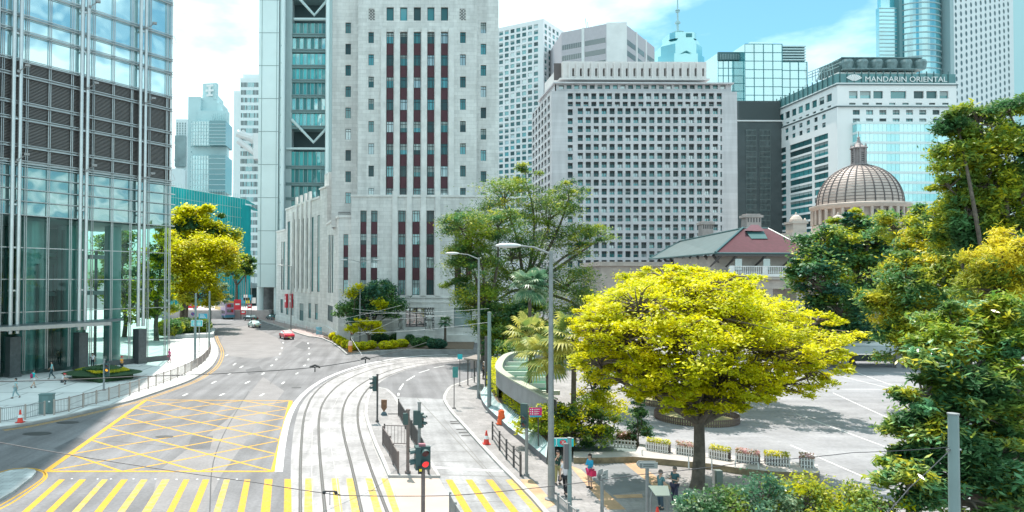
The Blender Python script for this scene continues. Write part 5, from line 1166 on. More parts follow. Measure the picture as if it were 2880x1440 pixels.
def limb(mb, a, b, r0, r1, sag=.08, n=5, rnd=.06):
    a, b = Vector(a), Vector(b); L = (b-a).length; pts = []
    off = Vector((random.uniform(-1, 1), random.uniform(-1, 1), random.uniform(-.3, 1)))*L*rnd*2
    for i in range(n+1):
        t = i/n; pts.append(a.lerp(b, t)+off*math.sin(math.pi*t)+Vector((0, 0, L*sag*math.sin(math.pi*t))))
    mb.tube(pts, [r0+(r1-r0)*i/n for i in range(n+1)], 7, cap=False); return pts
def tree(name, label, base, lobes, mat, lsize, nleaf, tr=.3, fork=.35, clump=.9, nclump=14, group=None, cat='tree', flat=.55, lean=(0, 0), trunk_top=None, up=.5, asp=.55, twigs=1, second=None, jitter=1.0):
    """lobes: (px, py, Y, rx_px, rz_px[, ry_m])"""
    base = Vector(base); t = thing(name, label, cat, base, 0, group); mbt = MB(); cs = []
    Ls = []
    for l in lobes:
        c = P(l[0], l[1], l[2]); rx = l[3]*l[2]/F; rz = l[4]*l[2]/F; ry = l[5] if len(l) > 5 else rx*.9; Ls.append((c, rx, ry, rz))
    vol = [l[1]*l[3] for l in Ls]; tot = sum(vol)
    ctr = sum((l[0] for l in Ls), Vector())/len(Ls)
    zf = base.z+(min(l[0].z-l[3] for l in Ls)-base.z)*.85+.3 if trunk_top is None else trunk_top
    fk = Vector((base.x+lean[0], base.y+lean[1], max(zf, base.z+.6)))
    pts = [base+Vector((0, 0, -.1)), base+Vector((0, 0, .25)), base.lerp(fk, .5)+Vector((random.uniform(-1, 1)*tr*.6, 0, 0)), fk]
    mbt.tube(pts, [tr*1.5, tr*1.08, tr*.92, tr*.8], 12, cap=False)
    tw = MB(); allc = []; sec = []
    for (c, rx, ry, rz), v in zip(Ls, vol):
        e = c+Vector((0, 0, -rz*.35)); limb(mbt, fk-Vector((0, 0, tr*.3)), e, tr*.62, tr*.2, .04)
        K = max(4, int(nclump*len(Ls)*v/tot)); nl = int(nleaf*v/tot/K)
        for k in range(K):
            while True:
                d = Vector((random.gauss(0, 1), random.gauss(0, 1), random.gauss(0, 1)+.25))
                if d.length > .01: d.normalize(); break
            rr = random.uniform(.45, 1.0)**.6*(1.2 if random.random() < .16 else 1); p = c+Vector((d.x*rx, d.y*ry, d.z*rz))*rr
            cr = clump*random.uniform(.6, 1.35)*min(rx, rz*1.4)*.36
            g = np.random.normal(size=(nl, 3))*np.array([cr, cr, cr*flat])*.62*jitter+np.array(p)
            (sec if (second and random.random() < second[1]) else allc).append(g)
            if twigs and random.random() < twigs: limb(mbt, e.lerp(c, random.random()), p, tr*.16+.01, .018, .05, 4)
    mbt.build('trunk', bark, t, world=True, smooth=True)
    leaves('crown', np.concatenate(allc), lsize, mat, t, up=up, asp=asp)
    if second and sec: leaves('crown', np.concatenate(sec), lsize, second[0], t, up=up, asp=asp)
    return t
def fanpalm(name, label, base, h, lean, nf, rl, mat, group=None, tr=.16, droop=1.0):
    base = Vector(base); t = thing(name, label, 'palm tree', base, 0, group); q = MB(); top = Vector((lean[0], lean[1], h))
    pts = [Vector((0, 0, 0)), Vector((lean[0]*.3, lean[1]*.3, h*.35)), Vector((lean[0]*.6, lean[1]*.6, h*.7)), top]; q.tube(pts, [tr*1.3, tr, tr*.9, tr*1.05], 10); q.build('trunk', bark, t, smooth=True)
    for i in range(nf):
        a = i*2.39996+random.uniform(-.2, .2); el = 1.25-2.0*(i/nf)*droop+random.uniform(-.15, .15)
        d = Vector((math.cos(a)*math.cos(el), math.sin(a)*math.cos(el), math.sin(el))); L = rl*random.uniform(.8, 1.1); stem = top+d*L*.55+Vector((0, 0, L*.06))
        q = MB(); q.tube([top, (top+stem)/2+Vector((0, 0, .08)), stem], [.03, .025, .02], 4)
        side = d.cross(Vector((0, 0, 1))); side = side.normalized() if side.length > .05 else Vector((1, 0, 0)); upv = side.cross(d)
        nb = 17
        for k in range(nb):
            w = -1.9+3.8*k/(nb-1); dd = (d*math.cos(w)+side*math.sin(w)).normalized(); l2 = L*.62*(1-.12*abs(w)); e = stem+dd*l2+Vector((0, 0, -l2*.38)); m_ = stem+dd*l2*.6+Vector((0, 0, -l2*.06)); s_ = dd.cross(upv).normalized()*L*.038
            q.face([stem, m_+s_, e, m_-s_])
        q.build('frond', mat, t)
    return t
def shrub(name, label, c, r, mat, n=900, ls=.09, group=None, core=(.05, .08, .02), cat='shrub', round_=True):
    t = thing(name, label, cat, c, 0, group); q = MB(); q.ell((0, 0, r[2]*.95), (r[0]*.86, r[1]*.86, r[2]*.86), 14, 9, j=.15, seed=c[0]); 
    for k in range(4): q.tube([(0, 0, 0), (.2*math.cos(k*1.6)*r[0], .2*math.sin(k*1.6)*r[0], r[2]*.5)], .03, 5, 1)
    q.build('stem', [M('shrub_core_%d' % int(core[0]*100), core, .9), bark], t)
    d = np.random.normal(size=(n, 3)); d /= np.linalg.norm(d, axis=1, keepdims=True); d *= np.random.uniform(.84, 1.06, (n, 1)); d[:, 2] = np.clip(d[:, 2], -.8, 1.1)
    leaves('foliage', d*np.array(r)+np.array([0, 0, r[2]*.95]), ls, mat, t, world=False); return t
# --- yellow flame trees
b1 = G(1963, 1372, .12)
tree('yellow_tree', 'big spreading bright yellow tree whose thick lumpy trunk rises beside the flower troughs', b1,
 [(1800, 870, 36, 110, 70, 4.5), (1960, 830, 37, 100, 62, 5), (2060, 905, 36, 110, 70, 5), (1750, 960, 36, 90, 65, 4.2), (1900, 960, 35, 130, 80, 5), (2150, 985, 37, 100, 65, 4), (2030, 1060, 36, 100, 65, 4), (1850, 1040, 35, 100, 55, 4), (2235, 960, 38, 65, 50, 3.5), (1735, 895, 38, 70, 50, 3.5), (1980, 890, 36, 130, 75, 5), (2120, 880, 38, 75, 52, 4), (2200, 1030, 37, 70, 40, 3), (1690, 1020, 36, 70, 48, 3.2), (1760, 1070, 35.5, 75, 45, 3), (1840, 1105, 35, 75, 36, 2.6), (2080, 1115, 35.5, 75, 38, 2.8), (2180, 1085, 36, 75, 42, 3), (2270, 1050, 37, 60, 38, 2.8), (1650, 890, 37, 40, 30, 2), (2300, 900, 38, 40, 26, 2), (2330, 980, 38, 40, 26, 2), (1870, 775, 38, 60, 32, 3), (2050, 800, 38, 60, 30, 3), (1960, 1130, 35, 40, 55, 1), (1900, 1085, 35.5, 75, 40, 2.5), (2010, 1120, 35, 70, 45, 2.5), (2110, 1070, 36, 75, 45, 3), (1680, 940, 36, 55, 60, 3), (1800, 1030, 36, 60, 40, 3)], L_yel, .092, 92000, tr=.30, clump=.80, nclump=30, flat=.42, lean=(.25, .4), trunk_top=3.3, up=.9)
b2 = G(1913, 1108, .12)
tree('yellow_tree', 'second yellow tree further back, its trunk in a ring planter with a brown picket fence', (b2.x, 60, .12),
 [(1850, 815, 58, 110, 55, 7), (1985, 805, 60, 100, 52, 7), (1745, 870, 56, 85, 50, 6), (2100, 870, 58, 90, 55, 7), (2200, 905, 58, 80, 45, 6), (1900, 880, 57, 120, 70, 6), (1690, 925, 57, 45, 50, 5), (1915, 780, 58, 75, 38, 6), (2290, 930, 56, 60, 40, 5), (2300, 1010, 54, 50, 40, 5), (1700, 1010, 56, 45, 45, 4)], L_yel, .135, 54000, tr=.35, clump=.82, nclump=28, flat=.42, trunk_top=5.5, up=.9)
q = MB(); limb(q, b1+Vector((.5, 0, 3.6)), b1+Vector((1.2, -.2, 6.4)), .09, .04); 
# --- casuarina like trees in the centre
g_ = G(1455, 985, .12)
tree('feathery_tree', 'tall open olive-green tree with fine feathery foliage, in front of the gridded white block', (G(1468, 1000).x, 97, .12),
 [(1420, 560, 97, 75, 60), (1540, 620, 98, 75, 80), (1330, 640, 96, 65, 50), (1440, 720, 96, 90, 70), (1630, 680, 98, 60, 50), (1590, 800, 97, 90, 60), (1480, 500, 98, 35, 40), (1600, 540, 98, 45, 45), (1390, 830, 95, 80, 55), (1520, 900, 96, 90, 60), (1690, 660, 98, 40, 28), (1650, 860, 97, 60, 50)], L_olv, .19, 62000, tr=.45, clump=1.15, nclump=24, flat=.42, trunk_top=9, up=.7, asp=.3, second=(L_mix, .35), twigs=.5)
tree('feathery_tree', 'shorter olive-green feathery tree with bare angled limbs, left of the tall one', (P(1362, 990, 90).x, 90, .12),
 [(1300, 640, 90, 55, 40), (1330, 730, 90, 70, 55), (1290, 800, 91, 35, 30), (1350, 860, 89, 60, 55), (1400, 930, 89, 60, 45), (1300, 720, 90, 40, 40), (1400, 640, 90, 60, 45)], L_olv, .19, 34000, tr=.4, clump=1.15, nclump=22, flat=.42, trunk_top=6, up=.7, asp=.3, second=(L_mix, .45), twigs=.5)
tree('dense_tree', 'dark low tree filling the gap under the feathery trees beside the curved ramp', (P(1460, 1000, 84).x, 84, .12), [(1420, 960, 84, 55, 45), (1480, 900, 86, 60, 60), (1540, 960, 84, 60, 50), (1370, 950, 86, 40, 40), (1420, 1010, 80, 50, 35), (1500, 1000, 80, 60, 40), (1400, 890, 88, 60, 45)], L_mid, .2, 17000, tr=.3, nclump=14)
# --- dark tree in front of the bank corner
tree('dense_tree', 'round dark green tree with a few yellow sprays in front of the bank corner', (P(1040, 965, 113.5).x, 113.5, .15),
 [(1060, 850, 113.5, 60, 45, 3), (1010, 880, 113.5, 45, 35, 3), (975, 880, 113, 38, 26, 2.5), (1095, 870, 113.5, 40, 38, 3), (1070, 810, 113.5, 40, 22, 3), (1000, 830, 113, 30, 22, 2.5)], L_dk, .2, 12000, tr=.3, clump=1.1, nclump=20, trunk_top=2.6)
t_ = thing('yellow_spray', 'yellow leafy sprays hanging over the left side of the dark bank-corner tree', 'shrub', (P(985, 830, 110).x, 110, 0.15)); cc = []
for px, py, r in ((990, 818, 1.0), (1010, 805, .7), (985, 830, .8), (1065, 850, .9), (1080, 855, .7), (1072, 865, .6)):
    p = P(px, py, 110); cc.append(np.random.normal(size=(260, 3))*np.array([r, .5, r*.5])*.6+np.array(p))
leaves('foliage', np.concatenate(cc), .17, L_yel, t_, up=.9); q = MB(); a = Vector(t_.location); limb(q, a, P(1000, 830, 110), .1, .04); limb(q, a+Vector((0, 0, 1)), P(1070, 860, 110), .07, .03); q.build('stem', bark, t_, world=True)
tree('young_yellow_tree', 'low bright yellow bush with drooping palm-like leaves in front of the bank corner', (P(1035, 965, 109).x, 109, .15), [(1000, 920, 109, 26, 16, 1.4), (1045, 916, 109, 30, 18, 1.5), (1062, 930, 109, 18, 14, 1.2), (1010, 905, 109, 20, 10, 1)], L_yel, .3, 1900, tr=.1, nclump=10, cat='tree', asp=.25)
# --- trees at the left, behind the glass facade corner
tree('flame_tree', 'tall green tree with a yellow flowering cap, uppermost before the netted building', (P(520, 880, 152).x, 152, .1),
 [(545, 640, 152, 75, 50), (610, 665, 153, 55, 45), (505, 660, 150, 45, 50), (570, 600, 152, 60, 22), (640, 680, 153, 35, 30)], L_dk, .34, 26000, tr=.6, nclump=18, trunk_top=14, second=(L_yel, .5), up=.8)
tree('flame_tree', 'golden yellow tree leaning over the far street, nearer and lower than the green capped one', (P(510, 885, 138).x, 138, .1),
 [(520, 730, 138, 60, 50), (590, 710, 140, 65, 45), (545, 770, 137, 60, 40), (500, 800, 136, 40, 45), (610, 740, 140, 50, 35), (480, 720, 138, 35, 50), (560, 830, 137, 60, 30)], L_yel, .27, 40000, tr=.5, nclump=24, trunk_top=9, up=.9, second=(L_gold, .3), clump=1.15)
tree('dense_tree', 'dark green tree between the golden tree and the panelled tower', (P(665, 880, 190).x, 190, .1), [(675, 740, 190, 32, 26), (700, 745, 190, 24, 24), (655, 770, 188, 25, 20)], L_mid, .36, 5000, tr=.4, nclump=14)
tree('dense_tree', 'pale green shrubby tree low beside the far bus', (P(590, 900, 165).x, 165, .1), [(560, 800, 165, 40, 30), (600, 815, 165, 35, 28), (625, 830, 165, 25, 25)], L_sil, .3, 4500, tr=.3, nclump=14)
tree('garden_tree', 'yellow-green garden tree seen through the lobby glass near the facade corner', (P(440, 940, 118).x, 118, .1), [(455, 680, 118, 40, 70), (430, 780, 118, 55, 60), (460, 860, 118, 40, 40), (400, 860, 118, 40, 40)], L_yel, .25, 9000, tr=.4, nclump=20, second=(L_mid, .5), trunk_top=5)
tree('garden_tree', 'dark green garden tree seen through the lobby glass, left of the yellow-green one', (P(350, 940, 125).x, 125, .1), [(350, 700, 125, 50, 60), (320, 800, 125, 60, 60), (370, 860, 125, 50, 40), (300, 700, 125, 50, 50)], L_mid, .28, 9000, tr=.4, nclump=20, second=(L_mix, .4), trunk_top=5)
# --- big trees on the right
tree('dense_tree', 'dark green tree with yellow-green tips in front of the domed building', (P(2390, 1000, 88).x, 88, .1),
 [(2330, 700, 88, 80, 60), (2420, 680, 90, 80, 60), (2380, 620, 90, 40, 35), (2300, 790, 86, 80, 60), (2430, 790, 88, 80, 70), (2360, 880, 86, 90, 60), (2480, 720, 92, 60, 60), (2260, 760, 86, 40, 35), (2450, 640, 92, 50, 35), (2320, 940, 86, 60, 40)], L_dk, .24, 46000, tr=.55, nclump=26, second=(L_mix, .5), clump=.85, up=.8, trunk_top=5)
tree('dense_tree', 'tall tree at the top right corner, dark with orange-yellow clumps against the sky', (P(2790, 1200, 46).x, 46, .1),
 [(2750, 340, 46, 90, 45), (2840, 310, 46, 70, 40), (2700, 440, 46, 80, 50), (2800, 430, 46, 100, 60), (2860, 520, 46, 70, 60), (2740, 560, 47, 80, 45), (2670, 520, 46, 45, 30), (2820, 610, 47, 90, 50), (2740, 650, 47, 80, 45), (2850, 400, 46, 60, 50), (2790, 520, 46, 80, 50), (2700, 370, 46, 50, 35), (2800, 700, 46, 90, 50), (2860, 640, 46, 60, 50), (2720, 600, 46, 70, 50), (2650, 590, 48, 60, 40), (2860, 720, 46, 60, 60), (2700, 660, 48, 70, 45)], L_mid, .15, 74000, tr=.26, nclump=24, trunk_top=9, second=(L_mix, .5), clump=.9, asp=.4)
tree('dense_tree', 'soft pale olive tree with yellow crown in the middle of the right hand tree mass', (P(2620, 1080, 58).x, 58, .1),
 [(2600, 690, 60, 90, 50), (2690, 640, 60, 90, 50), (2560, 780, 58, 90, 60), (2680, 740, 58, 100, 60), (2500, 850, 58, 65, 60), (2600, 870, 57, 100, 70), (2700, 850, 58, 90, 70), (2540, 960, 57, 70, 60), (2640, 970, 57, 90, 60), (2520, 640, 64, 60, 40), (2620, 620, 60, 60, 35), (2700, 940, 57, 80, 60), (2580, 900, 57, 80, 60)], L_mix, .18, 75000, tr=.5, nclump=20, trunk_top=5, second=(L_gold, .35), asp=.35)
tree('dense_tree', 'golden leaning tree at the right edge, blurred yellow in the upper half', (P(2860, 1200, 34).x, 34, .1),
 [(2830, 740, 34, 100, 60), (2800, 820, 34, 90, 60), (2870, 680, 34, 60, 50), (2850, 880, 34, 90, 60), (2860, 780, 34, 90, 70)], L_gold, .12, 30000, tr=.3, nclump=22, trunk_top=6, second=(L_mid, .4), asp=.25)
tree('broadleaf_tree', 'large broad-leaved dark glossy tree filling the lower right corner behind the near pole', (P(2760, 1500, 25).x, 25, .1),
 [(2680, 930, 26, 100, 60), (2790, 900, 26, 100, 60), (2610, 1010, 25.5, 80, 50), (2720, 1040, 25, 110, 70), (2850, 1000, 25, 80, 80), (2600, 1110, 25, 70, 50), (2700, 1160, 25, 110, 80), (2830, 1150, 25, 90, 90), (2560, 1210, 25, 70, 55), (2660, 1280, 24.5, 110, 80), (2800, 1300, 24.5, 110, 90), (2560, 1340, 24, 80, 60), (2700, 1400, 24, 120, 60), (2520, 1290, 25, 40, 30), (2860, 1420, 24, 90, 60)], L_mid, .135, 62000, tr=.35, nclump=22, trunk_top=3, second=(L_brd, .4), asp=.32, clump=.9, up=.8)
# near bushes along the bottom right
for k, (px, py, Y, rx, rz, mt, lb) in enumerate(((1955, 1435, 25.5, 50, 48, L_sil, 'glossy pale-leaved bush at the bottom edge behind the two talking people'), (2040, 1425, 25, 75, 50, L_mid, 'green-gold bush at the bottom edge below the big yellow tree'), (2150, 1400, 25, 70, 55, L_sil, 'pale glossy bush at the bottom edge, under the grey post'), (2260, 1410, 25, 85, 70, L_mix, 'thin twiggy bush with gold leaves in front of the last flower trough'), (2370, 1430, 24.5, 80, 60, L_mix, 'gold and dark bush nearest the broad-leaved tree'), (2460, 1440, 24, 70, 60, L_mix, 'low dark bush at the foot of the broad-leaved tree'))):
    tree('bush', lb, (P(px, py, Y).x, Y, .1), [(px, py, Y, rx, rz, .9), (px-30, py+30, Y-.3, rx*.8, rz*.8, .8), (px+35, py+35, Y+.2, rx*.8, rz*.8, .8), (px, py+95, Y, rx*1.2, rz, .9)], mt, .065, 6500, tr=.05, nclump=16, cat='bush', second=(L_yel, .10), clump=1.1)
# slim conical tree by the plaza edge
tree('conical_tree', 'narrow conical young tree with small dark leaves at the plaza edge beside the hedge', G(1795, 1256, .3), [(1795, 1130, 44, 17, 25, .4), (1795, 1170, 44, 26, 28, .6), (1797, 1210, 44, 33, 26, .7), (1792, 1095, 44, 9, 20, .25)], L_dk, .065, 4200, tr=.06, nclump=14, second=(L_mid, .3))
# palms
fanpalm('fan_palm', 'fan palm with pale drooping fronds, directly behind the tall lamp post', (P(1545, 1240, 45).x, 45, .12), 5.4, (-.1, 0), 26, 1.9, L_pal, 'fan palms beside the curved ramp')
fanpalm('fan_palm', 'taller fan palm with yellow-green fronds, right of the tall lamp post', (P(1612, 1220, 44).x, 44, .12), 6.6, (.1, .1), 28, 2.1, L_pal, 'fan palms beside the curved ramp')
tree('bush', 'golden tall bush between the fan palms and the big yellow tree', (P(1690, 1200, 47).x, 47, .14), [(1670, 1080, 47, 55, 50, 1.4), (1700, 1140, 47, 60, 40, 1.4), (1650, 1010, 47, 40, 40, 1)], L_yel, .09, 7000, tr=.12, nclump=20, cat='bush', second=(L_mid, .3), trunk_top=1.2)
fanpalm('fan_palm', 'fan palm with low hanging fronds near the ramp roof', (P(1490, 1200, 52).x, 52, .12), 6.2, (0, 0), 22, 1.9, L_pal, 'fan palms beside the curved ramp')
fanpalm('fan_palm', 'small lone green fan palm in front of the bank, right of the carved doorway', G(1252, 965, .15)+Vector((0, 0, 0)), 3.4, (0, 0), 18, 1.35, L_dk, None, .2)
fanpalm('fan_palm', 'tall palm with long grey-green fronds half hidden in the trees behind the shelter', (P(1490, 1000, 80).x, 80, .12), 9.5, (0, 0), 26, 2.6, L_sil, None, .2)
fanpalm('fan_palm', 'slender palm by the far footbridge', (P(690, 900, 215).x, 215, .1), 12.5, (0, 0), 18, 3.4, L_mid, None, .25)
# clipped shrubs
ordn = ['first', 'second', 'third', 'fourth', 'fifth', 'sixth', 'seventh', 'eighth', 'ninth', 'tenth', 'eleventh', 'twelfth']
for k, (px, py) in enumerate(((939, 955), (950, 964), (961, 971), (975, 979), (994, 985), (1022, 984), (1044, 981), (1084, 982), (1105, 980), (1130, 976))):
    c = G(px, py, .15); w = .85 if k not in (4, 9, 7) else 1.05
    shrub('clipped_shrub', '%s clipped bright yellow shrub of the corner bed, counted from the left' % ordn[k], c, (w, w, .62), L_yel, 900, .13, 'clipped yellow shrubs in the corner bed', (.20, .18, .02))
for k, (px, py, w) in enumerate(((1068, 962, 1.6), (1120, 960, 1.8), (1153, 966, .8), (1176, 977, 1.1), (1197, 972, .8), (1229, 980, 1.5), (1213, 979, .6))):
    c = G(px, py, .15); shrub('clipped_shrub', '%s dark green clipped shrub under the bank, counted from the left' % ordn[k], c, (w, w*.8, .75), L_dk, 1200, .13, 'dark clipped shrubs under the bank', (.02, .05, .02))
for k, (px, py, w, mt, lb) in enumerate(((478, 945, 2.4, L_mix, 'gold-green mounded hedge hard by the glass facade corner'), (515, 940, 2.6, L_mid, 'yellow-green mound on the street planter left of the blue road signs'), (560, 938, 2.2, L_mid, 'round green mound right of the blue road signs'))):
    shrub('mounded_hedge', lb, G(px, py, .5), (w, w, 1.5), mt, 2600, .2, 'mounds on the street planter')
q = MB(); q.prism(Gs([(470, 955), (600, 952), (605, 938), (590, 925), (470, 925)]), 0, .8); setp(q.build('street_planter', M('planter_stone', (.36, .40, .41), .7, var=.15)), 'low curved grey stone planter wall under the mounded hedges', 'planter')
# hedges near the ramp
def hedge(label, pts, h, w, mat, n, ls, z=.12, name='hedge', cat='hedge'):
    c = pts[0]; t = thing(name, label, cat, (c.x, c.y, z)); q = MB(); q.strip(pts, w*.8, z, h=h*.8); q.build('stem', M('hedge_core', (.05, .07, .02), .9), t, world=True)
    cc = []
    seg = [(pts[i+1]-pts[i]).length for i in range(len(pts)-1)]; T = sum(seg)
    for i in range(len(pts)-1):
        m_ = int(n*seg[i]/T); tt = np.random.rand(m_, 1); a, b = np.array(pts[i][:2]), np.array(pts[i+1][:2]); d = (b-a)/max(seg[i], 1e-3); nn = np.array([-d[1], d[0]])
        o_ = np.random.uniform(-1, 1, (m_, 1)); zz_ = np.random.rand(m_)**.5*h*(1+.25*np.sin(np.random.rand(m_)*9)); xy = a+(b-a)*tt+nn*o_*w*.55
        cc.append(np.column_stack([xy, z+zz_]))
    leaves('foliage', np.concatenate(cc), ls, mat, t, up=.8); return t
z2 = lambda l: [(1250+x/5.366, 960+y/5.366) for x, y in l]
hedge('bright yellow hedge curving under the ramp parapet', [G(x, y, 1.0) for x, y in z2([(770, 400), (750, 500), (750, 600), (790, 700), (870, 790), (930, 850)])], 1.3, 1.5, L_yel, 7500, .09, .7)
hedge('lower yellow-gold hedge strip behind the striped stone slope', [G(x, y, 1.0) for x, y in z2([(980, 920), (1050, 980), (1120, 1030), (1200, 1090), (1290, 1160), (1400, 1220), (1560, 1330)])], 1.1, 1.1, L_yel, 6000, .08, .7)
tree('bush', 'broad dark and yellow bush mass at the foot of the palms', (P(1600, 1240, 43).x, 43, .3), [(1560, 1170, 43, 70, 40, 1.2), (1630, 1180, 43, 60, 50, 1.3), (1690, 1190, 43, 50, 45, 1.2), (1590, 1215, 42.5, 80, 35, 1.2), (1500, 1190, 44, 45, 30, 1), (1680, 1225, 42.5, 50, 30, 1)], L_mid, .09, 12000, tr=.12, nclump=18, cat='bush', second=(L_yel, .45), trunk_top=.9)
# diamond flower bed on the left pavement
d4 = [G(x/4.026, 880+y/4.026, .13) for x, y in ((815, 740), (1130, 795), (1508, 745), (1180, 690))]
cc_ = sum(d4, Vector())/4; t = thing('flower_bed', 'low diamond-shaped clipped green bed with a yellow ring on the left pavement', 'flower bed', cc_)
q = MB(); q.prism([(p.x, p.y) for p in d4], .13, .75); q.build('box_edge', M('bed_green', (.02, .06, .02), .95, var=.4, vs=6, bump=.6, bs=30), t, world=True)
cc = []
for i in range(9000):
    u, v = random.random(), random.random(); p = d4[0]*(1-u)*(1-v)+d4[1]*u*(1-v)+d4[2]*u*v+d4[3]*(1-u)*v; r = ((p-cc_).length)/4; cc.append((p.x, p.y, .76+max(0, 1-r*1.1)*.75))
cc = np.array(cc); rr_ = np.linalg.norm(cc[:, :2]-np.array([cc_.x, cc_.y]), axis=1); ring = (rr_ > 2.0) & (rr_ < 2.7)
leaves('foliage', cc[~ring], .11, leafmat('leaf_bed', (.02, .07, .02), (.04, .12, .03), None, .2), t); leaves('flower_ring', cc[ring]+np.array([0, 0, .06]), .11, L_gold, t)
q = MB(); q.lathe((cc_.x, cc_.y, .75), [(4.0, 0), (2.6, .22), (1.4, .6), (0, .75)], 20, sy=.8); q.build('mound', MATS['bed_green'], t, world=True)
# ================================================================ STREET FURNITURE
def lamp(label, base, h, arms, r=.12, low=None, group='street lamps'):
    t = thing('street_lamp', label, 'street lamp', base, 0, group); q = MB(); q.tube([(0, 0, 0), (0, 0, 2.2), (0, 0, h)], [r*1.1, r, r*.62], 12); q.tube([(0, 0, 0), (0, 0, .06)], [r*2, r*2], 12); q.build('post', galv, t, smooth=True)
    for ax, ay, rise in arms:
        q = MB(); q.tube([(0, 0, h-.15), (ax*.5, ay*.5, h+rise*.7), (ax, ay, h+rise)], [.055, .045, .04], 8); q.build('arm', galv, t, smooth=True)
        q = MB(); d = Vector((ax, ay, 0)).normalized(); e = Vector((ax, ay, h+rise)); q.ell((e.x+d.x*.4, e.y+d.y*.4, e.z), (.62 if abs(d.x) > .5 else .22, .2 if abs(d.x) > .5 else .6, .12), 14, 8); q.build('lamp_head', M('lamp_white', (.50, .52, .53), .35), t, smooth=True)
    return t
B_ = G(1550, 1405, .12); htop = P(1552, 706, B_.y).z-.12; ax = P(1424, 692, B_.y).x-B_.x; lamp('nearest, tallest lamp post with one arm reaching left, before the fan palms', B_, htop, [(ax+.5, 0, .25)], .15)
B_ = G(1346, 1120, .12); htop = P(1346, 728, B_.y).z; lamp('lamp post with a single left arm, in front of the feathery trees', B_, htop, [(P(1285, 715, B_.y).x-B_.x, 0, .35)], .13)
B_ = G(1012, 972, .15); htop = P(1012, 736, B_.y).z-.1; lamp('double-armed lamp post in the corner garden before the bank', B_, htop, [(-2.2, 0, .25), (2.2, 0, .25)], .13)
B_ = G(818, 928, .12); htop = P(818, 748, B_.y).z-.1; lamp('lamp post at the kerb of the stone street wall, one arm to the left', B_, htop, [(-1.8, 0, .1)], .12)
def plainpole(label, base, h, r, name='steel_pole', dark=0, cat='pole', parts=None):
    t = thing(name, label, cat, base); q = MB(); q.tube([(0, 0, 0), (0, 0, h)], [r*1.08, r*.92], 14, 0); q.build('post', M('teal_grey_pole', (.20, .27, .27), .45, .1, var=.08), t, smooth=True)
    q = MB()
    if dark: q.tube([(0, 0, 0), (0, 0, dark)], r*1.13, 14)
    q.box((0, 0, .04), (r*4, r*4, .08)); q.build('base_sleeve', galv, t, smooth=True)
    q = MB(); q.lathe((0, 0, h), [(r*1.05, 0), (r*1.05, .04), (0, .06)], 14); q.build('cap', galv, t); return t
b = G(1376, 1160, .12); plainpole('plain grey-green tram wire pole with a dark foot, left of the curved ramp', b, P(1378, 879, b.y).z-.12, .15, dark=1.2)
b = G(1367, 1110, .12); t = thing('tree_trunk_post', 'dark slim post just left of the plain grey-green wire pole', 'post', b); q = MB(); q.cyl((0, 0, 0), .13, 5.2, 10); q.cyl((0, 0, 0), .2, .1, 10); q.build('post', dkst, t)
Ynp = 20.; tp = P(2681, 1166, Ynp); plainpole('thick near steel pole with a flat cap at the lower right, holding the span wires', (tp.x, Ynp, .12), tp.z-.12, .14)
q = MB(); q.tube([(tp.x-.2, Ynp, tp.z-.98), (tp.x+.2, Ynp, tp.z-.98)], .03, 6); o = q.build('wire_clamp', steel); o.parent = bpy.data.objects['steel_pole.001'] if 'steel_pole.001' in bpy.data.objects else None
if o.parent: o.location = -o.parent.location
for px, top, py, lb in ((549, 826, 1020, 'left of the two grey posts of the road sign frame by the left kerb'), (588, 820, 990, 'right one of the two grey posts of the road sign frame by the left kerb')):
    b = G(px, py, .13); plainpole(lb, b, P(px+3, top, b.y).z-.13, .13, 'sign_frame_post', dark=1.6)
def plate(q, px0, py0, px1, py1, Y, th=.04, m=0):
    a = P(px0, py0, Y); b = P(px1, py1, Y); q.bb(a.x, b.x, Y-th/2, Y+th/2, b.z, a.z, m); return a, b
blue = M('sign_blue', (.03, .36, .52), .45); tur = M('sign_turquoise', (.02, .50, .53), .45)
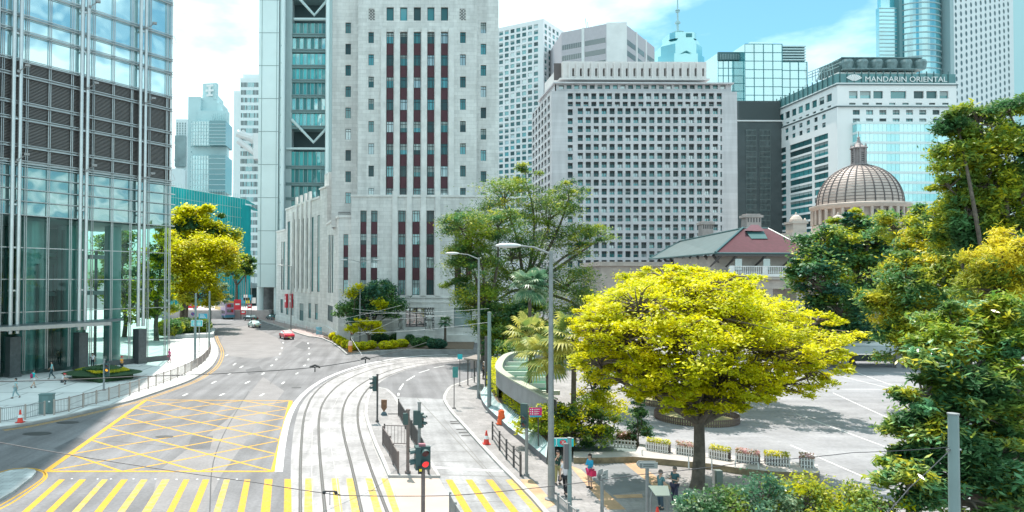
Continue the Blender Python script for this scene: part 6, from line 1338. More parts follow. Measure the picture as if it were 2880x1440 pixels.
def sign(label, panels, posts, Y, cat='road sign', group=None, z0=.12):
    x = P(posts[0][0], posts[0][2], Y).x if posts else P(panels[0][0], panels[0][1], Y).x; t = thing('sign' if cat != 'road sign' else 'road_sign', label, cat, (x, Y, z0), 0, group)
    for p in posts:
        a = P(p[0], p[1], Y); q = MB(); q.cyl((a.x, Y+.05, z0), p[3] if len(p) > 3 else .04, a.z-z0, 8); q.box((a.x, Y+.05, z0+.03), (.28, .28, .06)); q.build('post', galv if len(p) < 5 else p[4], t, world=True)
    for p in panels:
        q = MB(); a, b = plate(q, *p[:4], Y); mt = p[4]
        q.build('panel', mt, t, world=True)
        if len(p) > 5 and p[5]:
            q = MB(); w, h = b.x-a.x, a.z-b.z; pat = p[5]
            if pat == 'lines':
                for i in range(3): q.bb(a.x+w*.12, a.x+w*(.85-.12*i), Y-.035, Y-.022, b.z+h*(.2+.25*i), b.z+h*(.3+.25*i))
            if pat == 'frame':
                q.bb(a.x, b.x, Y-.034, Y-.022, a.z-h*.07, a.z); q.bb(a.x, b.x, Y-.034, Y-.022, b.z, b.z+h*.07); q.bb(a.x, a.x+w*.04, Y-.03, Y-.021, b.z, a.z); q.bb(b.x-w*.04, b.x, Y-.03, Y-.021, b.z, a.z)
                for i in range(3): q.bb(a.x+w*.15, a.x+w*.4, Y-.035, Y-.022, b.z+h*(.2+.22*i), b.z+h*(.3+.22*i)); q.bb(a.x+w*.55, a.x+w*.85, Y-.035, Y-.022, b.z+h*(.2+.22*i), b.z+h*(.3+.22*i))
            if pat == 'col':
                for i in range(3):
                    q.bb(a.x+w*.06, a.x+w*.13, Y-.035, Y-.022, b.z+h*(.15+.29*i), b.z+h*(.27+.29*i)); q.bb(a.x+w*.2, a.x+w*.30, Y-.035, Y-.022, b.z+h*(.12+.29*i), b.z+h*(.29+.29*i))
                    q.bb(a.x+w*.38, a.x+w*(.75+.05*i), Y-.035, Y-.022, b.z+h*(.21+.29*i), b.z+h*(.27+.29*i)); q.bb(a.x+w*.38, a.x+w*.65, Y-.035, Y-.022, b.z+h*(.12+.29*i), b.z+h*(.15+.29*i))
            q.build('lettering', white, t, world=True)
    return t
sign('upper blue destination sign on the left kerb, right of the grey post', [(559, 882, 583, 896, blue, 'lines')], [(560, 882, 955), (582, 882, 955)], 100)
sign('lower turquoise framed road sign across the left grey post', [(537, 900, 570, 918, tur, 'frame')], [(546, 900, 960, .035), (561, 900, 960, .035)], 91)
t = sign('round blue no-parking sign on the planter behind the posts', [], [(542.5, 880, 905)], 128)
q = MB(); a = P(542.5, 883, 127.8); q.lathe((0, 0, 0), [(0, .02), (.32, .02), (.32, 0), (.3, -.01), (0, -.01)], 18, 0); q.box((0, 0, .03), (.08, .6, .02), .78, 1); o = q.build('disc', [M('sign_deep_blue', (.05, .12, .45), .4), M('sign_red', (.65, .03, .05), .4)], t); o.rotation_euler = (R(90), 0, 0); o.location = (a.x-t.location.x, -.3, a.z-t.location.z)
sign('white rectangular notice on a post among the yellow shrubs', [(1035.5, 930, 1050, 941, white, None)], [(1043, 930, 968)], 112)
t = sign('round red-rimmed no-entry style sign on the left of the yellow shrubs', [(987, 944, 995, 952, white, None)], [(991, 930, 978)], 110)
q = MB(); a = P(991, 933.5, 109.8); q.lathe((0, 0, 0), [(0, .02), (.34, .02), (.34, 0), (0, -.01)], 18, 0); q.lathe((0, 0, .022), [(0, 0), (.22, 0)], 18, 1); o = q.build('disc', [MATS['sign_red'], white], t); o.rotation_euler = (R(90), 0, 0); o.location = (a.x-t.location.x, -.25, a.z-t.location.z)
sign('small pale sign with a dark symbol by the corner of the stone wall', [(959, 917.5, 969, 928, white, None), (962, 936, 970, 944, white, None)], [(964, 917, 955)], 127)
sign('teal bus stop board on a thin dark post, nearer of two', [(1273, 1032, 1288, 1062, M('stop_teal', (.05, .24, .23), .5, var=.1), None)], [(1277.5, 1032, 1151, .035, dkst)], 57, 'sign')
sign('turquoise bus stop board on a thin dark post, farther of two', [(1287, 996, 1300.5, 1010, M('stop_blue', (.02, .40, .45), .5), None)], [(1293.5, 1000, 1088, .035, dkst)], 69, 'sign')
sign('left of two small grey notice boards by the shelter', [(1323, 1014, 1331.5, 1037, M('board_grey', (.24, .21, .21), .6), None)], [(1327.5, 1030, 1064, .03, dkst)], 75, 'sign')
sign('right of two small grey notice boards by the shelter', [(1332.5, 1013, 1340, 1034, MATS['board_grey'], None)], [(1336, 1030, 1061, .03, dkst)], 76, 'sign')
sign('magenta visitor direction sign with white lines and a blue foot strip', [(1488.5, 1147, 1524, 1168, M('sign_magenta', (.66, .01, .17), .45), 'col'), (1490, 1168.3, 1523, 1173, M('sign_sky', (.03, .38, .62), .45), None)], [(1514.5, 1150, 1280, .035, dkst)], 42, 'sign')
t = sign('turquoise underground station sign with red roundel, left of the white picket fence', [(1556, 1233, 1613, 1256, tur, None), (1555, 1231.5, 1614, 1233, white, None)], [(1559, 1233, 1320, .04)], 34.5, 'station sign')
q = MB(); a = P(1584, 1245, 34.4); q.lathe((0, 0, 0), [(0, 0), (.15, 0)], 20, 0, sy=.85); o = q.build('roundel', MATS['sign_red'], t); o.rotation_euler = (R(90), 0, 0); o.location = (a.x-t.location.x, -.06, a.z-t.location.z)
q = MB()      # white mark inside the roundel: a vertical bar crossed by two arcs
q.box((0, 0, 0), (.018, .19, .004))
for s_ in (-1, 1):
    pts_ = [(s_*.075*math.cos(w)*1.0, .085*math.sin(w)) for w in [-1.4+2.8*i/8 for i in range(9)]]; pts_ = [(s_*.095-x*.9, y) for x, y in pts_]
    for i in range(8): (x0, y0), (x1, y1) = pts_[i], pts_[i+1]; q.box(((x0+x1)/2, (y0+y1)/2, 0), (math.hypot(x1-x0, y1-y0)+.004, .018, .004), math.atan2(y1-y0, x1-x0))
o = q.build('roundel_mark', white, t); o.rotation_euler = (R(90), 0, 0); o.location = (a.x-t.location.x, -.066, a.z-t.location.z)
q = MB(); a = P(1567, 1246, 34.4); q.bb(a.x-.03, a.x+.0, 34.45, 34.47, a.z-.17, a.z+.12); q.bb(a.x-.07, a.x+.04, 34.45, 34.47, a.z-.17, a.z-.12); q.bb(a.x-.05, a.x+.0, 34.45, 34.47, a.z+.12, a.z+.18); o = q.build('letter', white, t, world=True)
# tall pole with dark board (station side), finger signs
b = Vector((P(1602, 1400, 30).x, 30, .12)); t = plainpole('slim silver post with a dark vertical board, in front of the walking man', b, P(1602, 1233, 30).z-.12, .09, 'notice_post'); q = MB(); plate(q, 1586, 1247, 1597, 1318, 30, .22); q.build('board', M('board_dark', (.13, .12, .125), .5), t, world=True)
def finger(label, px, py, Y, x0, x1, yb0, yb1, n=2, rz=0):
    a = P(px, py, Y); t = thing('direction_sign', label, 'direction sign', (a.x, Y, .12), 0, 'grey direction signs on posts'); q = MB(); q.cyl((0, 0, 0), .075, a.z-.12-.02, 12); q.build('post', galv, t, smooth=True)
    p, r_ = P(x0, yb0, Y), P(x1, yb1, Y); w = r_.x-p.x; h = p.z-r_.z
    q = MB(); cxx, czz = (p.x+r_.x)/2-a.x, (p.z+r_.z)/2-.12
    pts_ = [(-w/2, 0), (-w/2+h*.35, -h/2), (w/2, -h/2), (w/2, h/2), (-w/2+h*.35, h/2)]
    for yy in ((-.12,) if n == 1 else (-.12, .12)):
        f0 = [Vector((x*math.cos(rz)-yy*math.sin(rz)+cxx, x*math.sin(rz)+yy*math.cos(rz), z+czz)) for x, z in pts_]; off = Vector((0, .03, 0)); q.face(f0); q.face([v+off for v in f0][::-1])
        for i in range(5): j = (i+1) % 5; q.face([f0[i], f0[i]+off, f0[j]+off, f0[j]])
    q.build('panel', M('finger_grey', (.36, .38, .38), .5, .2), t)
    q = MB()
    for i in range(2): x_ = cxx; q.box((x_*1+.03, -.135, czz+h*(.15-.3*i)), (w*.55, .006, h*.1), rz)
    q.box((cxx-w*.36, -.135, czz), (w*.05, .006, h*.6), rz); q.build('lettering', M('finger_dark', (.10, .11, .11), .6), t)
finger('grey finger sign pointing left, behind the lectern', 1820, 1302, 30.5, 1792, 1847, 1298, 1316)
finger('pair of grey finger signs turned edge-on, left of the pointing one', 1693, 1335, 30, 1677, 1711, 1322, 1354, 2, .75)
# ---- overhead wires
def wire(label, pts, r=.02, mat=None):
    q = MB(); out = []
    for i in range(len(pts)-1):
        a, b = Vector(pts[i]), Vector(pts[i+1]); L = (b-a).length
        for k in range(8): t_ = k/8; out.append(a.lerp(b, t_)-Vector((0, 0, L*.006*4*t_*(1-t_))))
    out.append(Vector(pts[-1])); q.tube(out, r, 5); o = q.build('overhead_wire', mat or M('wire_black', (.03, .03, .035), .5)); return setp(o, label, 'wire', 'overhead tram wires')
zt_ = 5.4; W1 = [(-200, 1215), (0, 1245), (720, 1357), (906, 1386), (952, 1393), (1262, 1394), (1440, 1379), (1800, 1335), (2100, 1300), (2400, 1273), (2668, 1258)]
w1p = [P(x, y, 16+4*max(0, min(1, (x-900)/1700))) for x, y in W1]; wire('black span wire crossing the whole foreground to the near right pole', w1p, .010)
wire('thin stay wire from the near right pole down to the bottom edge', [P(2676, 1262, 20), P(2560, 1370, 18.5), P(2480, 1460, 17.5)], .012)
wire('span wire over the left pavement and road, meeting the bank corner', [G(-60, 1080, 6.2), G(0, 1073, 6.2), G(375, 1059, 6.2), G(720, 1045, 6.2), G(886, 1033, 6.2), G(1028, 1010, 6.2), G(1200, 963, 6.2)], .02)
wire('thin pale wire from the lamp post to the roadside by the garden', [P(987, 949, 100), P(1019, 999, 88)], .022, M('wire_pale', (.55, .57, .58), .5))
for k, (a, b, Y0, Y1) in enumerate((((1000, 935), (1378, 906), 100, 56), ((965, 905), (1330, 880), 104, 90), ((990, 868), (1330, 895), 104, 90), ((960, 896), (1130, 858), 104, 90), ((1010, 880), (1375, 868), 100, 70), ((1000, 948), (1140, 888), 90, 80))):
    wire('%s pale tram wire in the bundle before the bank entrance, from the top' % ordn[k], [P(*a, Y0), P(*b, Y1)], .016, MATS['wire_pale'])
for px, py, Y in ((928, 1389, 15.9),):
    a = P(px, py, Y); t = thing('wire_insulator', 'black tram wire hanger with two insulators over the near tracks', 'wire fitting', a); q = MB(); q.tube([(-.16, 0, .02), (-.1, 0, .06), (.1, 0, .06), (.16, 0, 0)], .022, 6); q.tube([(0, 0, .05), (0, 0, -.25)], .009, 5); 
    for x in (-.13, .13): q.ell((x, 0, .03), (.04, .035, .045), 8, 6)
    q.tube([(.16, 0, 0), (.24, 0, -.03)], .012, 5); q.build('clamp', black, t)
for k, (px, py) in enumerate(((886, 1033), (1028, 1010))):
    a = G(px, py, 6.2); q = MB(); q.tube([a+Vector((-.25, 0, 0)), a+Vector((0, 0, .1)), a+Vector((.25, 0, 0))], .055, 6); q.tube([a, a+Vector((0, 0, -.22))], .03, 5); setp(q.build('wire_insulator', black), 'dark wire hanger above the road, %s of the two' % ('left' if k == 0 else 'right'), 'wire fitting', 'wire hangers above the road')
# ---- traffic lights
def tlight(label, base, h, heads, pole=galv, r=.055, hs=1.0):
    """heads: (z, dx, facing angle, lit index or None, n)"""
    t = thing('traffic_light', label, 'traffic light', base, 0, None); q = MB(); q.cyl((0, 0, 0), r, h, 12); q.cyl((0, 0, 0), r*1.8, .12, 12); q.cyl((0, 0, h), r*1.25, .08, 10); q.build('post', pole, t, smooth=True)
    cols = [(.75, .03, .03), (.9, .35, .02), (.03, .5, .2)]
    for (z, dx, ang, lit, n) in heads:
        hd = bpy.data.objects.new('signal_head', None); q = MB(); H_ = .33*n*hs+.06; q.box((0, 0, 0), (.34*hs, .22, H_)); 
        for i in range(n):
            zc = H_/2-.03-.33*hs*(i+.5); q2 = MB()
            for a_ in range(8): w0 = math.pi*(a_)/8; w1 = math.pi*(a_+1)/8; rr = .135*hs; q.face([(rr*math.cos(w0), -.11, zc+rr*math.sin(w0)), (rr*math.cos(w1), -.11, zc+rr*math.sin(w1)), (rr*math.cos(w1), -.34, zc+rr*math.sin(w1)-.04), (rr*math.cos(w0), -.34, zc+rr*math.sin(w0)-.04)])
        o = q.build('signal_head', M('signal_green_grey', (.035, .075, .075), .5), t); o.location = (dx, 0, z); o.rotation_euler = (0, 0, ang)
        for i in range(n):
            zc = H_/2-.03-.33*hs*(i+.5); q = MB(); q.lathe((0, 0, 0), [(0, .03), (.07*hs, .02), (.115*hs, 0)], 14); on = lit == i
            c_ = cols[i if n == 3 else 0]; l = q.build('lens', M('lens_%d_%d_%d' % (i, n, on), c_ if on else tuple(x*.12+.03 for x in c_), .3, emit=.7 if on else 0), o); l.rotation_euler = (R(90), 0, 0); l.location = (0, -.115, zc)
    return t
b = G(292, 1098, .13); tlight('signal post with a glowing amber light beside the diamond flower bed on the left pavement', b, P(292, 1012, b.y).z-.13, [(P(300, 1040, b.y).z-.13, .28, .1, 1, 3)], galv, .09, 1.15)
b = G(1061, 1187, .12); tlight('slim dark tram signal at the head of the refuge island', b, P(1061, 1055, b.y).z-.12, [(P(1061, 1079, b.y).z-.12, -.22, -1.3, None, 3)], dkst, .07)
b = G(1147, 1331, .12); tlight('tall slim pole with narrow dark box, centre of the refuge island', b, P(1148, 1155, b.y).z-.12, [(P(1143, 1178, b.y).z-.12, -.12, 3.1, None, 2)], brownst, .09, .8)
b = G(1179, 1290, .12); tlight('grey signal with two hooded lights facing right, behind the middle of the refuge railings', b, P(1179, 1134, b.y).z-.12, [(P(1182, 1182, b.y).z-.12, .1, 1.2, None, 2), (P(1170, 1175, b.y).z-.12, -.15, 3.0, None, 2)], galv, .09, 1.15)
b = Vector((P(1190, 1400, 30.).x, 30., .0)); t = tlight('nearest traffic signal with large dark heads and a red lamp lit, in the tram crossing', b, P(1190, 1258, 30).z, [(P(1190, 1287, 30).z, .06, .15, 1, 2), (P(1170, 1287, 30).z, -.24, -1.45, None, 2)], brownst, .085, 1.35)
q = MB(); a = P(1181, 1321, 29.8); q.box((a.x, 29.8, a.z), (.16, .16, .32)); q.box((a.x+.02, 29.71, a.z), (.11, .02, .1), 0, 1); q.build('push_button_box', [black, M('sticker_yellow', (.8, .6, .05), .5)], t, world=True)
q = MB(); a = P(1187, 1251, 30); q.box((a.x, 30, a.z), (.28, .2, .1)); q.build('detector', M('detector_pink', (.30, .12, .15), .5), t, world=True)
b = G(1481, 1338, .12); tlight('pedestrian signal at the right kerb, grey head with a mesh box above', b, P(1482, 1140, b.y).z-.12, [(P(1476, 1182, b.y).z-.12, -.1, -.6, None, 2), (P(1470, 1155, b.y).z-.12, -.12, 2.6, None, 2)], galv, .085, 1.05)
# ---- railings
def railing(label, pts, h, kind='bars', post=.05, sp_=2.2, bar=.13, z=.12, mat=brownst, group=None, pm=None):
    a0 = pts[0]; t = thing('railing', label, 'railing', (a0[0], a0[1], z), 0, group); P2 = [Vector((p[0], p[1])) for p in pts]
    for p in P2:
        q = MB(); q.box((p.x, p.y, z+h/2+.03), (post*2, post*2, h+.06)); q.build('post', pm or mat, t, world=True)
    q = MB()
    for i in range(len(P2)-1):
        a, b = P2[i], P2[i+1]; L = (b-a).length; rz = math.atan2(b.y-a.y, b.x-a.x); m_ = (a+b)/2
        for zz in ((h-.04, .12) if kind == 'bars' else (h-.04, h*.66, h*.33)): q.box((m_.x, m_.y, z+zz), (L, .045, .045), rz)
        if kind == 'bars':
            n = int(L/bar)
            for k in range(1, n): p = a.lerp(b, k/n); q.box((p.x, p.y, z+h/2+.04), (.022, .022, h-.18), rz)
    q.build('panel', mat, t, world=True); return t
kr = c1([(-60, 625), (0, 615), (190, 590), (335, 562)]); railing('short barred kerb railing left of the utility cabinet', Gs(kr, z=.13), 1.05, bar=.14, z=.13, mat=galv, pm=M('post_tan', (.42, .36, .32), .6, .2))
krl = [(152, 1167), (194, 1157.5), (234, 1146), (271, 1137), (306, 1128), (335, 1118), (365, 1111), (391, 1102), (417, 1094), (439, 1086), (460, 1078), (480, 1071), (500, 1062), (520, 1053), (538, 1044), (555, 1034), (568, 1024), (578, 1014), (586, 1004), (591, 994), (593, 984)]
railing('long barred railing curving along the left kerb from the cabinet to the sign posts', Gs(krl, z=.13), 1.1, bar=.14, z=.13, mat=M('rail_mauve', (.24, .20, .19), .55, .3), pm=MATS['post_tan'])
z1 = lambda l: [(1050+x/3.787, 1100+y/3.787) for x, y in l]
railing('barred railing down the left side of the refuge island', Gs(z1([(102, 572), (178, 690), (212, 780), (265, 872)]), z=.12), 1.1, bar=.12)
railing('barred railing across the refuge island', Gs(z1([(118, 572), (370, 582)]), z=.12), 1.25, bar=.19)
railing('long barred railing on the right side of the refuge island, beside the bus lane', Gs(z1([(268, 262), (345, 400), (410, 520), (480, 640), (590, 885)]), z=.12), 1.2, bar=.1, mat=dkst)
railing('three-rail dark railing along the right kerb', Gs(c2([(1785, 742), (1838, 822), (1890, 892), (1945, 950), (1995, 1000)])+c3([(65, 1018)]), z=.12), 1.1, kind='rails', mat=dkst)
railing('near barred railing at the bottom edge, left end by the wire hanger', [P(1266, 1450, 31), P(1281, 1480, 29.6), P(1302, 1520, 28.2), P(1330, 1560, 26.6)], 1.15, bar=.12, z=.0, mat=galv)
railing('near barred railing at the bottom edge in front of the walking man', [P(1570, 1450, 30.5), P(1600, 1480, 29.2), P(1625, 1500, 28.4), P(1665, 1560, 27)], 1.15, bar=.14, z=.12, mat=galv)
railing('white and pink kerb railing along the stone street wall', Gs([(742, 898), (770, 908), (800, 917), (832, 925), (862, 933), (880, 940), (900, 947), (920, 952)], z=.12), 1.0, bar=1.0, z=.12, mat=M('rail_pink', (.45, .33, .33), .6))
railing('dark railing on the far side of the road near the bus', Gs([(650, 893), (690, 893), (720, 897)], z=.1), 1.0, bar=.5, z=.1, mat=dkst)
# thin posts with chain along the stone ledge
tcn = [(1806, 1267, 1297), (1937, 1285, 1318), (2002, 1290, 1323), (2068, 1297, 1330), (2133, 1305, 1337), (2263, 1305, 1345)]
t = thing('post_and_wire_rail', 'row of thin white posts along the stone ledge before the plaza', 'railing', (P(1806, 1297, 40).x, 40, .12)); tops = []
for px, y0, y1 in tcn:
    b = G(px, y1, .12); tp_ = P(px, y0-2, b.y); q = MB(); q.cyl((b.x, b.y, .12), .035, tp_.z-.12, 8); q.build('post', white, t, world=True); tops.append(tp_)
q = MB(); q.tube(tops, .012, 5); q.build('cable', galv, t, world=True)
# ---- cabinet, cones, barrel, bin, bollard, lectern
a = G(113, 1166, .13); b_ = G(149, 1160, .13); t = thing('utility_cabinet', 'grey-green metal utility cabinet in a gap of the left railing', 'cabinet', ((a.x+b_.x)/2, (a.y+b_.y)/2, .13)); cm = M('cabinet_green', (.12, .20, .20), .5, var=.1)
q = MB(); q.box((0, 0, .74), (1.0, .55, 1.42), .12); q.build('body', cm, t); q = MB(); q.box((0, 0, 1.47), (1.08, .62, .06), .12); q.build('roof', cm, t)
q = MB(); q.box((0, -.285, .74), (.46, .02, 1.25), .12); q.build('door', M('cabinet_door', (.14, .23, .23), .5), t); q = MB(); q.box((.3, -.26, .95), (.14, .02, .1), .12); q.build('handle', white, t)
def cone(label, loc, h=.8, group='traffic cones'):
    t = thing('traffic_cone', label, 'traffic cone', loc, 0, group); q = MB(); q.lathe((0, 0, .04), [(.17*h/.75, 0), (.035, h-.04), (0, h-.03)], 16); q.build('cone', M('cone_red', (.70, .05, .03), .5), t, smooth=True)
    q = MB(); k = h/.75; q.lathe((0, 0, .04), [(.17*k-.135*k*.36+.006, h*.34), (.17*k-.135*k*.6+.006, h*.58)], 16); q.build('sleeve', M('cone_white', (.75, .78, .78), .4), t); q = MB(); q.box((0, 0, .02), (.42*k, .42*k, .04)); q.build('base', M('cone_base', (.45, .04, .03), .6), t)
cone('red and white traffic cone on the left kerb before the short railing', G(56.6, 1188, .14), .9); cone('red and white traffic cone at the right kerb, beyond the three-rail railing', G(1368, 1249, .13), .85); cone('red and white traffic cone under the lectern at the bottom edge', (P(1849, 1450, 29.5).x, 29.5, .12), .95)
b = G(1410, 1194, .12); t = thing('traffic_barrel', 'bright orange traffic barrel against the striped stone slope', 'barrel', b); q = MB(); q.lathe((0, 0, 0), [(.34, 0), (.34, .08), (.30, .09), (.28, .35), (.25, .36), (.25, .66), (.22, .68), (.22, .92), (.19, .95), (.19, 1.0), (0, 1.0)], 20); q.build('body', M('barrel_orange', (.80, .11, .02), .45), t, smooth=True); q = MB(); q.tube([(-.1, 0, 1.0), (-.08, 0, 1.08), (.08, 0, 1.08), (.1, 0, 1.0)], .02, 6); q.build('handle', MATS['barrel_orange'], t); q = MB(); q.box((0, 0, .02), (.74, .7, .05)); q.build('base', black, t)
b = G(1080, 1167, .12); t = thing('keep_left_bollard', 'brown back of a pointed bollard sign on the refuge island', 'bollard', b); q = MB(); pr = [(-.22, .55), (0, .22), (.22, .55), (.22, 1.15), (-.22, 1.15)]; q.face([(x, -.07, z) for x, z in pr]); q.face([(x, .07, z) for x, z in pr][::-1])
for i in range(5): j = (i+1) % 5; q.face([(pr[i][0], -.07, pr[i][1]), (pr[i][0], .07, pr[i][1]), (pr[j][0], .07, pr[j][1]), (pr[j][0], -.07, pr[j][1])])
q.build('shell', M('bollard_brown', (.20, .10, .055), .6, var=.3, vs=4), t); q = MB(); q.lathe((0, 0, 0), [(.26, 0), (.24, .1), (.1, .25), (0, .26)], 14, sy=.7); q.build('base', M('bollard_base', (.08, .12, .14), .6), t)
b = G(985, 990, .15); t = thing('litter_bin', 'small orange and pink litter bin among the yellow shrubs', 'bin', (b.x, b.y, .15)); q = MB(); q.lathe((0, 0, 0), [(.28, 0), (.3, .9), (.33, .92)], 12, 0); q.build('body', M('bin_orange', (.75, .25, .03), .5), t); q = MB(); q.lathe((0, 0, .92), [(.33, 0), (.28, .5), (.15, .65), (0, .68)], 12); q.build('lid', M('bin_pink', (.7, .45, .42), .5), t)
b = G(868, 941, .12); t = thing('litter_bin', 'pale blue litter bin at the street corner by the stone wall', 'bin', (b.x-.0, b.y, .12)); b2_ = P(897, 935, 133); t.location = (b2_.x, 133, .12); q = MB(); q.box((0, 0, .6), (1.0, .7, 1.2)); q.build('body', M('bin_blue', (.20, .50, .60), .5), t); q = MB(); q.box((0, 0, 1.26), (1.1, .8, .12)); q.build('lid', M('bin_blue_dark', (.1, .3, .4), .5), t)
Yq = 29.6; a = P(1828, 1375, Yq); b_ = P(1884, 1375, Yq); w = b_.x-a.x; t = thing('map_lectern', 'sloping grey map lectern on bent tube legs, in front of the man in teal', 'lectern', ((a.x+b_.x)/2, Yq, .12)); hh = a.z-.12
q = MB(); q.face([(-w*.36, -.3, hh-.18), (w*.36, -.3, hh-.18), (w*.5, .2, hh+.08), (-w*.5, .2, hh+.08)]); q.face([(-w*.36, -.3, hh-.22), (w*.36, -.3, hh-.22), (w*.5, .2, hh+.04), (-w*.5, .2, hh+.04)][::-1]); q.face([(-w*.36, -.3, hh-.22), (w*.36, -.3, hh-.22), (w*.36, -.3, hh-.18), (-w*.36, -.3, hh-.18)]); q.build('panel', M('lectern_panel', (.25, .30, .28), .25, .3), t)
for s_ in (-1, 1): q = MB(); q.tube([(s_*w*.42, .1, 0), (s_*w*.42, .1, hh-.45), (s_*w*.36, .1, hh-.2), (s_*w*.3, .1, hh-.06)], .035, 8); q.build('leg', galv, t, smooth=True)
q = MB(); q.tube([(-w*.42, .1, .35), (w*.42, .1, .35)], .02, 6); q.build('crossbar', galv, t)
a = P(2020, 1322, 27.5); t = thing('grey_post', 'stout square grey-green post standing in the bottom bushes', 'post', (a.x, 27.5, .12)); q = MB(); q.box((0, 0, (a.z-.12)/2), (.24, .24, a.z-.12)); q.build('post', M('post_green', (.14, .17, .16), .5), t); q = MB(); q.box((-.16, 0, (a.z-.12)/2), (.05, .2, a.z-.1)); q.build('edge_tube', steel, t)
# tram stop shelter
a, b_ = G(1305, 1003, 2.9), G(1347, 1003, 2.9); t = thing('tram_shelter', 'tram stop shelter with a thin flat brown roof at the far end of the pavement', 'shelter', ((a.x+b_.x)/2, a.y, .12))
q = MB(); q.prism([(p.x, p.y) for p in (G(1304, 1007, 2.9), G(1338, 997, 2.9), G(1352, 998, 2.9), G(1350, 1012, 2.9))], 2.75, 2.9); q.build('roof', M('shelter_brown', (.20, .17, .15), .6, var=.2), t, world=True)
for px, py in ((1316, 1006), (1334, 1000), (1346, 1009)): p = G(px, py, 2.8); q = MB(); q.cyl((p.x, p.y, .1), .06, 2.7, 8); q.build('post', dkst, t, world=True)
# ---- curved ramp with concrete parapet and glazed roof
t = thing('curved_ramp', 'curved concrete ramp parapet around a green roof with white ribs, right of the pavement', 'ramp', (G(1440, 1100).x, 52, .12)); zp = 3.3
out = z2([(1500, 150), (1110, 170), (960, 205), (880, 262), (835, 330), (820, 400), (850, 450), (930, 510), (1080, 600), (1250, 690), (1420, 775), (1560, 850), (1640, 890)])
O_ = smoothline([G(x, y, zp) for x, y in out], 4); q = MB(); q.strip(O_, .45, zp-1.25, h=1.25); q.build('parapet', M('parapet_conc', (.27, .26, .26), .8, var=.12, vs=1.2), t, world=True)
q = MB(); q.strip(O_, .6, zp, h=.1); q.build('coping', M('coping_pale', (.30, .32, .25), .7), t, world=True)
rf = [(p.x, p.y, zp-.75) for p in O_]; q = MB(); q.face(rf[::-1] if True else rf); q.build('roof_panel', M('ramp_green', (.045, .17, .10), .35, var=.35, vs=.5), t, world=True)
for k, (xa, xb, y) in enumerate(((1090, 1330, 203), (975, 1330, 262), (905, 1260, 322), (880, 1190, 388), (935, 1600, 468), (1090, 1500, 552), (1250, 1480, 650), (1400, 1700, 760))):
    a, b_ = G(*z2([(xa, y)])[0], zp-.45), G(*z2([(xb+40, y)])[0], zp-.45); q = MB(); q.box(((a.x+b_.x)/2, (a.y+b_.y)/2, zp-.52), ((b_-a).length, .18, .3), math.atan2(b_.y-a.y, b_.x-a.x)); q.build('rib', M('rib_white', (.62, .64, .56), .6), t, world=True)
# void below, back wall
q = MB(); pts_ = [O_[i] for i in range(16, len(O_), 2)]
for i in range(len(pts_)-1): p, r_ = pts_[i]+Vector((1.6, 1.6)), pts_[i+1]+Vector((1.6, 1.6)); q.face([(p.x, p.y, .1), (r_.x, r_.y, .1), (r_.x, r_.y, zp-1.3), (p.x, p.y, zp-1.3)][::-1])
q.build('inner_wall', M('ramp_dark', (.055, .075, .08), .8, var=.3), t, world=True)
for i in range(3, len(pts_)-1, 5): p = pts_[i]+Vector((.6, .7)); q = MB(); q.cyl((p.x, p.y, .1), .22, zp-1.35, 12); q.build('column', MATS['parapet_conc'], t, world=True)
# striped stone slope
lo = z2([(545, 770), (565, 860), (620, 950), (700, 1035), (850, 1165), (960, 1270), (1130, 1400), (1330, 1570), (1540, 1740)]); up_ = z2([(640, 610), (690, 690), (740, 800), (810, 900), (950, 950), (1120, 1100), (1290, 1240), (1400, 1340), (1560, 1500)])
LO = smoothline([G(x, y, .55) for x, y in lo], 4); UP = smoothline([G(x, y, 1.1) for x, y in up_], 4); t = thing('stone_slope', 'sloping striped pale stone planter edge running along the pavement below the hedge', 'planter', (LO[0].x, LO[0].y, .12)); q = MB()
ML = [0, 1]
N_ = min(len(LO), len(UP))
for i in range(N_-1):
    for k in range(4):
        l0, l1 = LO[i].lerp(LO[i+1], k/4), LO[i].lerp(LO[i+1], (k+1)/4); u0, u1 = UP[i].lerp(UP[i+1], k/4), UP[i].lerp(UP[i+1], (k+1)/4); q.face([(l0.x, l0.y, .5), (l1.x, l1.y, .5), (u1.x, u1.y, .98+.04*(k % 2)), (u0.x, u0.y, .98+.04*(k % 2))], (k//2+i) % 2)
    l0, l1, u0, u1 = LO[i], LO[i+1], UP[i], UP[i+1]; q.face([(l0.x, l0.y, .12), (l1.x, l1.y, .12), (l1.x, l1.y, .5), (l0.x, l0.y, .5)], 2); q.face([(u0.x, u0.y, 1.0), (u1.x, u1.y, 1.0), (u1.x+1.5, u1.y+1.2, .9), (u0.x+1.5, u0.y+1.2, .9)], 3)
q.build('slope', [M('slope_pale', (.42, .50, .50), .6, var=.1), M('slope_teal', (.30, .42, .42), .6, var=.1), M('slope_base', (.13, .13, .14), .7), soil], t, world=True)
